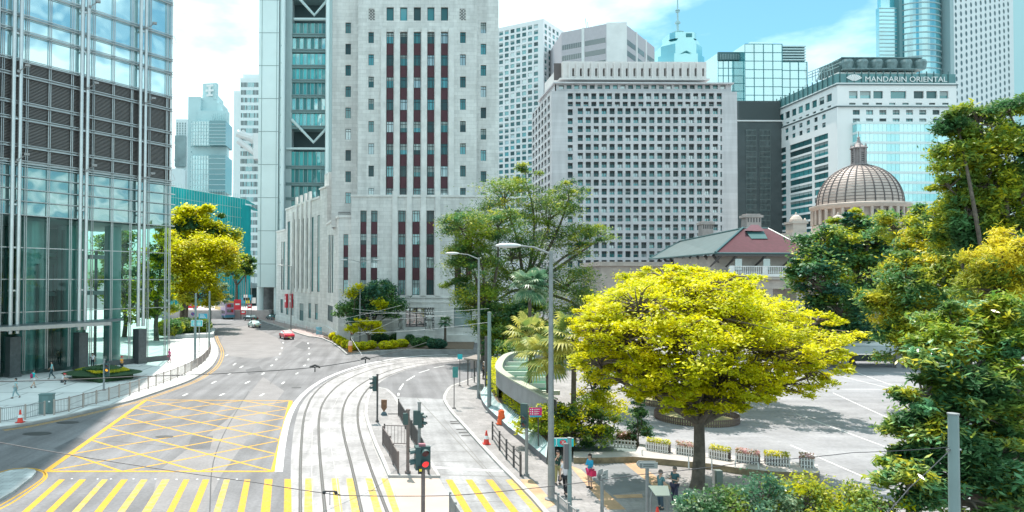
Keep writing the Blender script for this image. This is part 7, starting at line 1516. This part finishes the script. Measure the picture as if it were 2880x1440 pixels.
# stone ledge (pool edge) with troughs
led = [G(1613, 1287, .45), G(1700, 1287, .45), (G(1780, 1284, .45)), G(1896, 1294, .45), G(2001, 1304, .45), G(2069, 1315, .45), G(2160, 1325, .45), G(2303, 1331, .45)]
bk_ = [G(2300, 1306, .45), G(2160, 1292, .45), G(2069, 1282, .45), G(2001, 1276, .45), G(1896, 1262, .45), G(1800, 1248, .45)]; mid = [G(1788, 1270, .45), G(1613, 1270, .45)]
q = MB(); q.prism([(p.x, p.y) for p in led+bk_+mid], .12, .45, 0, 1); t = thing('stone_ledge', 'long low tan stone ledge with pale top separating pavement and plaza', 'wall', (led[0].x, led[0].y, .12)); q.build('wall', [M('ledge_tan', (.27, .21, .13), .8, var=.4, vs=2.5), M('ledge_top', (.38, .36, .35), .8, var=.1)], t, world=True)
q = MB(); q.prism([(p.x, p.y) for p in (G(1613, 1270, .3), G(1788, 1270, .3), G(1795, 1240, .3), G(1613, 1240, .3))], .12, .3); q.build('planting_strip', M('strip_dark', (.10, .14, .14), .7, var=.3, vs=2), t, world=True)
pw = M('picket_white', (.72, .70, .69), .6)
def trough(label, x0, y0, x1, y1, flow, z=.45, n=None, hpx=20):
    a, b_ = G(x0, y0, z), G(x1, y1, z); L = (b_-a).length; rz = math.atan2(b_.y-a.y, b_.x-a.x); t = thing('flower_trough', label, 'flower trough', a, rz, 'flower troughs with white picket sides'); h = .5
    n = int(L/.13)
    for yy in (0, .5):
        q = MB(); 
        for k in range(n): q.box((L*(k+.5)/n, yy, h/2), (.075, .025, h), 0)
        for zz in (.12, .38): q.box((L/2, yy+.02, zz), (L, .02, .05))
        q.build('picket_side', pw, t)
    q = MB(); q.bb(.02, L-.02, .04, .46, 0, .36); q.build('box', M('trough_dark', (.10, .08, .07), .8), t)
    cc = np.random.rand(int(420*L), 3)*np.array([L, .5, .30])+np.array([0, 0, h-.06]); leaves('flowers', cc, .055, flow, t, world=False, up=.8); return t
L_pink = leafmat('petal_pink', (.62, .22, .24), (.68, .50, .48), (.24, .22, .06), .3, ns=3.); L_ylf = leafmat('petal_yellow', (.62, .58, .01), (.75, .66, .02), (.30, .34, .01), .3, ns=3.)
trough('yellow flower trough, first of the row from the left', 1815, 1266, 1880, 1276, L_ylf); trough('pink flower trough left of the big trunk, second of the row', 1899, 1276, 1955, 1285, L_pink); trough('yellow flower trough just right of the big trunk', 1991, 1287, 2048, 1297, L_ylf); trough('pink flower trough, second to the right of the trunk', 2067, 1298, 2134, 1308, L_pink); trough('yellow flower trough, next to last in the row', 2152, 1307, 2224, 1313, L_ylf); trough('pink flower trough at the right end of the row', 2250, 1314, 2292, 1318, L_pink)
def picket(label, x0, y0, x1, y1, z=.3, h=.5):
    a, b_ = G(x0, y0, z), G(x1, y1, z); L = (b_-a).length; rz = math.atan2(b_.y-a.y, b_.x-a.x); t = thing('picket_fence', label, 'fence', a, rz, 'white picket fences by the bushes'); q = MB(); n = max(3, int(L/.19))
    for k in range(n): x = L*(k+.5)/n; q.bb(x-.045, x+.045, -.012, .012, 0, h-.05); q.face([(x-.045, -.012, h-.05), (x+.045, -.012, h-.05), (x, -.012, h+.02)])
    q.build('pickets', pw, t); q = MB()
    for zz in (.14, .36): q.bb(0, L, .013, .04, zz, zz+.06)
    q.build('rail', pw, t)
picket('short white picket fence right of the station sign', 1614, 1256, 1649, 1257); picket('middle white picket fence in front of the bushes', 1656, 1256, 1719, 1257); picket('right white picket fence below the pink blooms', 1724, 1256, 1790, 1262)
hedge('pink and gold flowers behind the right white picket fence', [G(1735, 1245, .3), G(1790, 1247, .3)], .6, .5, L_pink, 1600, .06, .3, 'flower_clump', 'flowers')
def ring(label, px, py, r, ry=None):
    c = G(px, py, .135); t = thing('ring_planter', label, 'planter', c, 0, 'ring planters with brown picket fences'); q = MB(); n = int(2*math.pi*r/.17)
    for k in range(n): a_ = 2*math.pi*k/n; q.box((math.cos(a_)*r, math.sin(a_)*r, .26), (.03, .10, .5), a_)
    q.build('pickets', M('picket_brown', (.13, .085, .075), .7), t); q = MB()
    for zz in (.14, .42): q.lathe((0, 0, zz), [(r-.03, 0), (r+.03, 0), (r+.03, .06), (r-.03, .06)], 40)
    q.build('rail', MATS['picket_brown'], t); q = MB(); q.lathe((0, 0, 0), [(r-.05, .03), (r*.5, .12), (0, .16)], 32); q.build('soil_bed', M('bed_litter', (.30, .26, .17), .9, col2=(.16, .17, .05), vs=3), t)
ring('nearer ring planter with brown picket fence on the plaza', 1958, 1180, 2.9); ring('farther ring planter with brown picket fence on the plaza', 1900, 1134, 3.1)
# plaza canopy on columns at the back
a, b_ = P(2335, 985, 84), P(2590, 985, 84); t = thing('covered_walkway', 'long flat grey canopy on square concrete columns at the back of the plaza', 'canopy', (a.x, 84, .13)); q = MB(); q.bb(a.x-4, b_.x+3, 84, 90, P(2400, 995, 84).z, P(2400, 974, 84).z); q.build('roof', M('canopy_conc', (.40, .44, .45), .75, var=.12, vs=.6), t, world=True)
q = MB(); q.bb(a.x-3.9, b_.x+3, 84.6, 90, P(2400, 974, 84).z+.01, P(2400, 970, 84).z+.15); q.build('roof_edge', whconc, t, world=True)
for px in (2382, 2530): c = P(px, 1040, 84.6); q = MB(); q.box((c.x, 85, (P(2400, 995, 84).z+.13)/2), (.6, .6, P(2400, 995, 84).z-.14)); q.build('column', MATS['parapet_conc'], t, world=True)
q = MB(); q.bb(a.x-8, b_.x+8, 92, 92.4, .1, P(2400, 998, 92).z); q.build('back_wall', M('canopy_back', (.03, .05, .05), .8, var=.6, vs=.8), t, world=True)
hedge('flat yellow-green hedge on top of the plaza canopy', [Vector((a.x-3, 88, 0)), Vector((b_.x+2, 88, 0))], .9, 1.6, L_yel, 4500, .16, P(2400, 970, 84).z+.15)
# ================================================================ VEHICLES
def car(label, base, rz, col, L=4.5, Wd=1.75, H=1.45, group='cars on the road', roofcol=None, lights=True, name='parked_car', dark=None):
    t = thing('car', label, 'car', base, rz, group); paint = M('paint_%s' % ('_'.join('%02d' % int(c*100) for c in col)), col, .25, .1); q = MB()
    prof = [(-L/2, .35), (-L/2, .78), (-L/2+.12, .92), (-L*.32, .98), (-L*.18, H), (L*.12, H), (L*.27, .98), (L/2-.2, .85), (L/2, .70), (L/2, .35)]
    low = [p for p in prof]
    def sec(w, zs=1, pts=prof): return
    ws = [Wd*.47, Wd*.5, Wd*.5, Wd*.49, Wd*.40, Wd*.40, Wd*.49, Wd*.5, Wd*.47, Wd*.46]
    n = len(prof)
    for i in range(n-1):
        (x0, z0), (x1, z1_) = prof[i], prof[i+1]; q.face([(x0, -ws[i], z0), (x0, ws[i], z0), (x1, ws[i+1], z1_), (x1, -ws[i+1], z1_)])
    for s_ in (-1, 1):
        pl_ = [(prof[i][0], s_*ws[i], prof[i][1]) for i in range(n)]
        lower = [pl_[0], pl_[1], pl_[2], pl_[3], pl_[6], pl_[7], pl_[8], pl_[9]]; q.face(lower if s_ < 0 else lower[::-1]); upper = [pl_[3], pl_[4], pl_[5], pl_[6]]; q.face(upper if s_ > 0 else upper[::-1])
    q.face([(-L/2, -ws[0], .35), (L/2, -ws[-1], .35), (L/2, ws[-1], .35), (-L/2, ws[0], .35)]); q.build('body', paint, t)
    if roofcol: q = MB(); q.bb(-L*.17, L*.11, -Wd*.39, Wd*.39, H+.003, H+.04); q.build('roof', roofcol, t)
    gm = coated('car_glass', (.015, .02, .022), .2); q = MB()
    def quad(a, b, c, d): q.face([a, b, c, d])
    for (i, j, off) in ((3, 4, -1), (5, 6, 1)):
        (x0, z0), (x1, z1_) = prof[i], prof[j]; a_, b2 = .12, .9; xa, za = x0+(x1-x0)*a_, z0+(z1_-z0)*a_; xb, zb2 = x0+(x1-x0)*b2, z0+(z1_-z0)*b2; wa, wb = (ws[i]+(ws[j]-ws[i])*a_)*.9, (ws[i]+(ws[j]-ws[i])*b2)*.9; nx_ = off*.02; q.face([(xa+nx_, -wa, za+.02), (xa+nx_, wa, za+.02), (xb+nx_, wb, zb2+.02), (xb+nx_, -wb, zb2+.02)])
    for s_ in (-1, 1):
        for x0, x1, x2, x3 in ((-L*.29, -L*.03, -L*.03, -L*.17), (-L*.01, L*.23, L*.12, -L*.01)): q.face([(x0, s_*(Wd*.487+.006), 1.02), (x1, s_*(Wd*.487+.006), 1.02), (x2, s_*(Wd*.405+.012), H-.07), (x3, s_*(Wd*.405+.012), H-.07)])
    q.build('window', gm, t)
    for x in (-L*.31, L*.31):
        for s_ in (-1, 1):
            q = MB(); q.tube([(x, s_*(Wd/2-.2), .32), (x, s_*(Wd/2+.012), .32)], .32, 18); w_ = q.build('wheel', black, t); q = MB(); q.tube([(x, s_*(Wd/2+.013), .32), (x, s_*(Wd/2+.025), .32)], .19, 12); q.build('rim', steel, w_)
    for s_ in (-1, 1):
        q = MB(); q.bb(-L/2-.012, -L/2+.03, s_*Wd*.37-.16, s_*Wd*.37+.16, .66, .82); q.build('tail_light', M('tail_red', (.6, .02, .02), .3), t)
        q = MB(); q.bb(L/2-.06, L/2+.012, s_*Wd*.36-.15, s_*Wd*.36+.15, .56, .68); q.build('headlight', M('head_clear', (.75, .78, .8), .2), t)
    q = MB(); q.bb(-L/2-.03, -L/2+.02, -Wd*.45, Wd*.45, .36, .55); q.bb(L/2-.02, L/2+.03, -Wd*.44, Wd*.44, .34, .5); q.build('bumper', M('bumper_grey', (.12, .12, .13), .5), t)
    q = MB(); q.bb(-L/2-.045, -L/2-.03, -.26, .26, .42, .53); q.build('number_plate', M('plate_yellow', (.75, .6, .1), .4), t); return t
c_ = G(806, 953); car('red car with a pale rear window driving away past the stone street wall', c_, 1.95, (.62, .02, .05), roofcol=M('roof_pale', (.62, .60, .60), .3))
c_ = G(715, 921); car('pale silver-green car with red tail lamps, ahead of the red car', c_, 2.05, (.50, .62, .58))
c_ = G(765, 900); car('dark green car waiting beside the undercroft, left of two', c_, 2.1, (.02, .12, .12), group='cars by the undercroft')
c_ = G(705, 902); car('black car just behind the pale silver-green car', c_, 2.3, (.02, .05, .05), group='cars by the undercroft')
c_ = Vector((P(532, 866, 190).x, 190, 2.2)); car('small red taxi on the raised drive below the flame trees', c_, .1, (.60, .02, .04)); q = MB(); q.prism([(c_.x-12, 186), (c_.x+22, 186), (c_.x+26, 215), (c_.x-12, 215)], 0, 2.2); struct('raised_drive', q, M('drive_pink', (.50, .44, .43), .8, var=.2))
# double-decker bus
b0, b1_ = G(598, 893), G(646, 895); t = thing('double_decker_bus', 'yellow, white and violet double-decker bus heading away on the far street', 'bus', (P(627, 896, 186).x, 188, 0), 0)
Lb, Wb, Hb = 10.5, 2.5, 4.6; t.rotation_euler = (0, 0, R(118)); q = MB(); q.bb(-Lb/2, Lb/2, -Wb/2, Wb/2, .35, Hb-.15); q.bb(-Lb/2+.15, Lb/2-.2, -Wb/2+.1, Wb/2-.1, Hb-.15, Hb); q.build('body', M('bus_yellow', (.62, .42, .10), .35), t)
q = MB()
for s_ in (-1, 1): q.bb(-Lb/2+.0, -Lb*.05, s_*(Wb/2+.008)-.006, s_*(Wb/2+.008)+.006, .5, Hb-.2); 
q.bb(-Lb/2-.02, -Lb/2-.006, -Wb/2, Wb/2, 1.2, Hb-.4); q.build('side_livery', M('bus_violet', (.38, .26, .40), .4), t)
q = MB(); q.bb(-Lb/2-.03, -Lb/2-.021, -Wb/2, Wb/2, .4, 1.15); 
for s_ in (-1, 1): q.bb(-Lb/2, Lb/2, s_*(Wb/2+.02)-.004, s_*(Wb/2+.02)+.004, .38, .9)
q.build('skirt', M('bus_blue', (.06, .22, .32), .4), t)
q = MB()
for s_ in (-1, 1):
    for z0_ in (1.35, 3.0):
        for k in range(7): x = -Lb/2+.5+k*1.38; q.bb(x, x+1.2, s_*(Wb/2+.03)-.004, s_*(Wb/2+.03)+.004, z0_, z0_+.85)
for z0_ in (1.75, 3.1): q.bb(-Lb/2-.045, -Lb/2-.034, -.85, .85, z0_, z0_+.8)
q.bb(Lb/2+.002, Lb/2+.012, -1.1, 1.1, 1.2, 2.3); q.bb(Lb/2+.002, Lb/2+.012, -1.1, 1.1, 2.9, 3.9); q.build('window', MATS['car_glass'], t)
for x in (-Lb*.3, Lb*.33):
    for s_ in (-1, 1): q = MB(); q.tube([(x, s_*(Wb/2-.35), .5), (x, s_*(Wb/2+.04), .5)], .5, 18); q.build('wheel', black, t)
# red banners and crowd-control clutter on the far pavement
for k, (px, py, w, h, lb) in enumerate(((668, 858, 1.8, 2.6, 'large red banner board on the far pavement'), (702, 862, 1.1, 1.1, 'small red board right of the large red banner'), (684, 880, 1.3, 1.0, 'low red sign among the far crowd'))):
    a = P(px, py, 180); t = thing('red_board', lb, 'banner', (a.x, 180, .1)); q = MB(); q.bb(-w/2, w/2, -.05, .05, a.z-h/2, a.z+h/2); q.build('panel', MATS['sign_red'], t); q = MB()
    for s_ in (-w*.4, w*.4): q.cyl((s_, .1, 0), .05, a.z, 6)
    q.split('post', dkst, t); q = MB(); q.bb(-w*.3, w*.3, -.07, -.055, a.z-.1, a.z+.3); q.build('lettering', white, t)
for k, px in enumerate((678, 684, 690, 697, 707)):
    a = P(px, 835-k % 2*8, 200); q = MB(); q.cyl((a.x, 200, .1), .1, a.z+4, 6); t = thing('flag_pole', '%s thin pole of the cluster beside the far footbridge, from the left' % ordn[k], 'pole', (a.x, 200, .1), 0, 'thin poles by the footbridge'); q.build('post', galv, t, world=True)
    q = MB(); q.box((a.x+.7, 200, a.z-1), (1.1, .08, 1.6)); q.build('panel', [blue, white, M('flag_yellow', (.7, .6, .05), .5), blue, white][k], t, world=True)
# ================================================================ PEOPLE
skinm = M('skin', (.50, .31, .23), .6)
def skin(name, joints, edges, radii, mat, parent, root=0, sub=1):
    me = bpy.data.meshes.new(name); me.from_pydata(joints, edges, []); o = bpy.data.objects.new(name, me); C.objects.link(o); o.parent = parent; me.materials.append(mat)
    m_ = o.modifiers.new('skin', 'SKIN'); m_.use_smooth_shade = True
    for i, r_ in enumerate(radii): v = me.skin_vertices[0].data[i]; v.radius = (r_, r_) if not isinstance(r_, tuple) else r_; v.use_root = (i == root)
    if sub: s_ = o.modifiers.new('sub', 'SUBSURF'); s_.levels = sub; s_.render_levels = sub
    return o
def person(label, loc, rz, h=1.68, top=(.5, .5, .5), legs=(.1, .1, .12), hair=(.02, .015, .015), pose='stand', skirt=None, sleeves='short', bag=None, cap=None, shoes=(.05, .05, .05), group=None, jacket=None, hairlen=0, detail=1):
    k = h/1.7; t = thing('person', label, 'person', loc, rz, group); V_ = lambda x, y, z: Vector((x, y, z))*k      # faces -y
    J = dict(pel=(0, 0, .95), wst=(0, .01, 1.10), chs=(0, .02, 1.30), nck=(0, .01, 1.46), nk2=(0, -.005, 1.53), hd0=(0, -.01, 1.60), hd1=(0, 0, 1.665))
    ft = .10
    if pose == 'walk': L_ = dict(hip=(.09, 0, .9), kne=(.10, -.14, .50), ank=(.10, -.22, .09), toe=(.10, -.36, .04)); R_ = dict(hip=(-.09, 0, .9), kne=(-.10, .02, .49), ank=(-.10, .30, .16), toe=(-.10, .22, .04))
    elif pose == 'crouch':
        for q_ in J: x, y, z = J[q_]; J[q_] = (x, y-(z-.95)*.35+.12, (z-.95)*.92+.32)
        L_ = dict(hip=(.09, .1, .30), kne=(.15, -.30, .50), ank=(.12, -.12, .09), toe=(.12, -.26, .04)); R_ = dict(hip=(-.09, .1, .30), kne=(-.15, -.30, .48), ank=(-.12, -.12, .09), toe=(-.12, -.26, .04))
    else: L_ = dict(hip=(.09, 0, .9), kne=(.10, -.02, .50), ank=(.11, .02, .09), toe=(.13, -.13, .04)); R_ = dict(hip=(-.09, 0, .9), kne=(-.10, -.02, .50), ank=(-.10, .03, .09), toe=(-.12, -.12, .04))
    sh = Vector(J['chs'])+Vector((0, 0, .11))
    def arm(s_, mode):
        S_ = sh+Vector((s_*.17, 0, 0))
        if mode == 'down': return [S_, S_+Vector((s_*.05, .02, -.29)), S_+Vector((s_*.06, -.06, -.54))]
        if mode == 'fwd': return [S_, S_+Vector((s_*.05, -.04, -.28)), S_+Vector((-s_*.05, -.26, -.22))]
        if mode == 'face': return [S_, S_+Vector((s_*.10, -.14, -.20)), S_+Vector((-s_*.06, -.20, .06))]
        if mode == 'swingf': return [S_, S_+Vector((s_*.04, -.10, -.27)), S_+Vector((s_*.03, -.28, -.42))]
        if mode == 'swingb': return [S_, S_+Vector((s_*.04, .12, -.27)), S_+Vector((s_*.03, .18, -.50))]
        if mode == 'knee': return [S_, S_+Vector((s_*.08, -.16, -.20)), S_+Vector((0, -.36, -.22))]
    modes = {'stand': ('down', 'fwd'), 'walk': ('swingb', 'swingf'), 'phone': ('fwd', 'face'), 'crouch': ('knee', 'knee'), 'hold': ('fwd', 'fwd')}[pose]
    vs, es, rs = [], [], []
    def add(p, r_, par=None): vs.append(tuple(Vector(p)*k)); rs.append(r_*k if not isinstance(r_, tuple) else (r_[0]*k, r_[1]*k)); i = len(vs)-1; (es.append((par, i)) if par is not None else None); return i
    pel = add(J['pel'], .12); w_ = add(J['wst'], .105, pel); ch = add(J['chs'], .12, w_); nk = add(J['nck'], .055, ch); n2 = add(J['nk2'], .048, nk); h0 = add(J['hd0'], .085, n2); h1 = add(J['hd1'], .07, h0)
    tips = []
    for s_, D_, md in ((1, L_, modes[0]), (-1, R_, modes[1])):
        a_ = add(D_['hip'], .088, pel); b_ = add(D_['kne'], .058, a_); c_ = add(D_['ank'], .038, b_); add(D_['toe'], .032, c_)
        A_ = arm(s_, md); i0 = add(A_[0], .052, ch); i1 = add(A_[1], .038, i0); i2 = add(A_[2], .027, i1); d = (A_[2]-A_[1]).normalized(); pm_ = add(A_[2]+d*.055, .030, i2)
        if detail:
            sd_ = d.cross(Vector((0, 0, 1))); sd_ = sd_.normalized() if sd_.length > .1 else Vector((0, 1, 0)); nrm = sd_.cross(d)
            for f_, (o_, l_) in enumerate(((-.027, .062), (-.009, .072), (.009, .068), (.027, .054))):
                p1 = A_[2]+d*.085+sd_*o_; p2 = p1+d*l_*.55+nrm*.004; p3 = p2+d*l_*.4-nrm*.022; j1 = add(p1, .0095, pm_); j2 = add(p2, .0085, j1); add(p3, .0075, j2)
            p1 = A_[2]+d*.03+sd_*(-.042); p2 = p1+d*.04-sd_*.012-nrm*.012; j1 = add(p1, .0105, i2); add(p2, .009, j1)
        tips.append((A_, D_))
    skin('body', vs, es, rs, skinm, t)
    hm = Vector(J['hd0'])*k
    q = MB(); q.ell((hm.x, hm.y+.012*k, hm.z+.035*k), (.082*k, .10*k, .115*k), 14, 10); q.ell((hm.x, hm.y-.10*k, hm.z+.015*k), (.014*k, .022*k, .026*k), 6, 5)
    for s_ in (-1, 1): q.ell((s_*.083*k+hm.x, hm.y+.01*k, hm.z+.02*k), (.012*k, .022*k, .032*k), 6, 5)
    q.build('head', skinm, t, smooth=True)
    q = MB()
    for s_ in (-1, 1): q.ell((hm.x+s_*.032*k, hm.y-.083*k, hm.z+.045*k), (.014*k, .008*k, .008*k), 6, 5)
    q.build('eyes', black, t); q = MB(); q.ell((hm.x, hm.y-.085*k, hm.z-.032*k), (.024*k, .008*k, .008*k), 8, 5); q.build('mouth', M('lips', (.35, .10, .09), .5), t)
    q = MB(); q.lathe((hm.x, hm.y+.018*k, hm.z+.05*k), [(.092*k*math.cos(a_), .108*k*math.sin(a_)) for a_ in (0, .3, .6, .9, 1.2, 1.5707)], 14, sy=1.15); q.ell((hm.x, hm.y+.055*k, hm.z+.02*k-hairlen*.35), (.085*k, .07*k, .09*k+hairlen), 12, 8); q.build('hair', M('hair_%d' % int(hair[0]*100), hair, .7), t, smooth=True)
    if cap: q = MB(); q.lathe((hm.x, hm.y+.015*k, hm.z+.06*k), [(.105*k*math.cos(a_), .11*k*math.sin(a_)) for a_ in (0, .4, .8, 1.2, 1.5707)], 14, sy=1.15); q.box((hm.x, hm.y-.14*k, hm.z+.065*k), (.14*k, .12*k, .015*k)); q.build('cap', M('cap_%d' % int(cap[0]*100), cap, .7), t, smooth=True)
    tm = M('cloth_%s' % ('_'.join('%02d' % int(c*100) for c in top)), top, .85); lm_ = M('cloth_%s' % ('_'.join('%02d' % int(c*100) for c in legs)), legs, .85)
    vs, es, rs = [], [], []; pl_ = add(Vector(J['pel'])+Vector((0, 0, -.06 if pose != 'crouch' else 0)), (.16, .13)); w_ = add(J['wst'], (.14, .115), pl_); ch = add(J['chs'], (.155, .125), w_); nk = add(Vector(J['chs'])+Vector((0, -.0, .11)), .075, ch)
    for (A_, D_), s_ in zip(tips, (1, -1)):
        i0 = add(A_[0], .066, ch); e_ = A_[0].lerp(A_[1], .55) if sleeves == 'short' else A_[1]; i1 = add(e_, .054, i0)
        if sleeves == 'long': add(A_[1].lerp(A_[2], .93), .04, i1)
    skin('shirt', vs, es, rs, tm, t)
    vs, es, rs = [], [], []; pl_ = add(Vector(J['pel'])+Vector((0, 0, -.02)), (.15, .125))
    for D_ in (L_, R_):
        a_ = add(D_['hip'], .1, pl_)
        if skirt: add(Vector(D_['hip']).lerp(Vector(D_['kne']), .75), .115, a_)
        else: b_ = add(D_['kne'], .073, a_); add(Vector(D_['kne']).lerp(Vector(D_['ank']), .93), .056, b_)
    skin('skirt' if skirt else 'trousers', vs, es, rs, lm_, t)
    sm = M('shoe_%d' % int(shoes[0]*100), shoes, .6)
    for D_ in (L_, R_): q = MB(); a_, b_ = Vector(D_['ank'])*k, Vector(D_['toe'])*k; q.tube([a_+Vector((0, .05*k, -.045*k)), a_.lerp(b_, .4)+Vector((0, 0, -.02*k)), b_], [.048*k, .052*k, .04*k], 8); q.build('shoe', sm, t, smooth=True)
    if bag: 
        c, side = bag; q = MB()
        if side == 'back': q.ell((0, .22*k, 1.18*k), (.17*k, .11*k, .24*k), 12, 8); nm = 'backpack'
        else: q.box((side*.27*k, .02*k, .80*k), (.12*k, .30*k, .26*k), 0, taper=.8); q.tube([(side*.27*k, -.08*k, .92*k), (side*.18*k, -.02*k, 1.42*k), (side*.27*k, .1*k, .92*k)], .012*k, 5); nm = 'handbag'
        o = q.build(nm, M('bag_%s' % ('_'.join('%02d' % int(x*100) for x in c)), c, .6), None, smooth=True); o.location = t.location; o.rotation_euler = t.rotation_euler; setp(o, '%s carried by the %s' % (nm, ' '.join(label.split(',')[0].split()[:9])), nm)
    return t
person('woman in a turquoise top with a white skirt, walking on the left pavement', G(94, 1091, .13), 2.6, 1.66, (.02, .50, .52), (.70, .68, .68), pose='walk', bag=((.30, .02, .10), 'back'), skirt=1)
person('person crouching in a red cap and white shirt on the left pavement', G(178, 1081, .13), 1.9, 1.7, (.66, .66, .68), (.05, .06, .07), pose='crouch', cap=(.65, .03, .05))
person('man in white shirt and dark trousers, standing by the middle plinth', G(260, 1036, .13), .4, 1.72, (.72, .74, .75), (.03, .04, .05))
person('worker in an orange and yellow vest behind the diamond flower bed', G(342, 1048, .13), 1.2, 1.75, (.75, .32, .03), (.03, .05, .06), cap=(.6, .04, .04))
person('person in pink walking past the glass facade corner', G(477, 1020, .13), 2.4, 1.66, (.62, .10, .28), (.30, .12, .16), pose='walk', bag=((.5, .1, .2), 1))
person('person in a pale teal shirt and dark trousers near the entrance doors', G(145, 1066, .13), -1.2, 1.75, (.20, .48, .50), (.04, .08, .09), pose='walk')
person('dark figure inside the lobby beside the entrance', (P(163, 1000, 84).x, 84, .15), .3, 1.72, (.06, .08, .08), (.05, .06, .06))
person('grey-clothed person on the left pavement near the left frame edge', G(44, 1120, .13), -1.4, 1.68, (.35, .50, .52), (.25, .36, .38), pose='walk')
Yp1 = 33.5
person('woman in dark green T-shirt and khaki trousers, hand at her face, by the lamp post', G(1569, 1363, .12), .25, 1.68, (.015, .06, .05), (.30, .27, .12), pose='phone', hairlen=.06)
person('man in a white shirt and black trousers walking behind the silver post', G(1591, 1394, .12), 2.6, 1.70, (.60, .58, .62), (.02, .022, .028), pose='walk', bag=((.06, .06, .08), 1))
person('woman in a blue jacket over yellow top with pink shorts, facing left', G(1659, 1373, .12), -1.2, 1.66, (.02, .30, .50), (.66, .05, .16), pose='hold', skirt=1, sleeves='long', bag=((.70, .02, .10), 1), hairlen=.02)
person('man in a teal shirt behind the lectern at the bottom edge', (P(1858, 1440, 32.2).x, 32.2, .12), -1.3, 1.72, (.09, .20, .22), (.06, .09, .12), hair=(.10, .08, .07), sleeves='short')
person('person in dark clothes holding papers, facing the man in teal', (P(1898, 1440, 32.8).x, 32.8, .12), -1.1, 1.72, (.04, .10, .11), (.05, .05, .09), pose='hold', hair=(.12, .10, .09))
person('person in white sitting low under the ramp', (P(1462, 1140, 52).x, 50.6, .5), 2.2, 1.6, (.62, .66, .66), (.10, .14, .15), pose='crouch')
person('dark-clothed pedestrian by the tram shelter', (P(1359, 1060, 74).x, 74, .12), 1.2, 1.7, (.05, .05, .06), (.05, .05, .06), group='people waiting by the shelter')
person('pedestrian in a pale shirt by the tram shelter', (P(1364, 1050, 77).x, 77, .12), 2.2, 1.7, (.55, .5, .48), (.08, .08, .1), group='people waiting by the shelter')
cl = [(.6, .05, .06), (.7, .7, .7), (.05, .05, .06), (.65, .62, .6), (.5, .1, .12), (.1, .12, .2), (.7, .68, .66)]; nm_ = ['red', 'white', 'black', 'cream', 'crimson', 'navy', 'pale grey']
for i in range(7):
    p = G(655+i*11, 893-(i % 3)*3, .1); person('pedestrian in a %s top in the far crowd, %s from the left' % (nm_[i], ordn[i]), p, 1.2+i, 1.7, cl[i], (.05, .05, .07), pose=('walk' if i % 2 else 'stand'), group='far crowd on the pavement', detail=0)
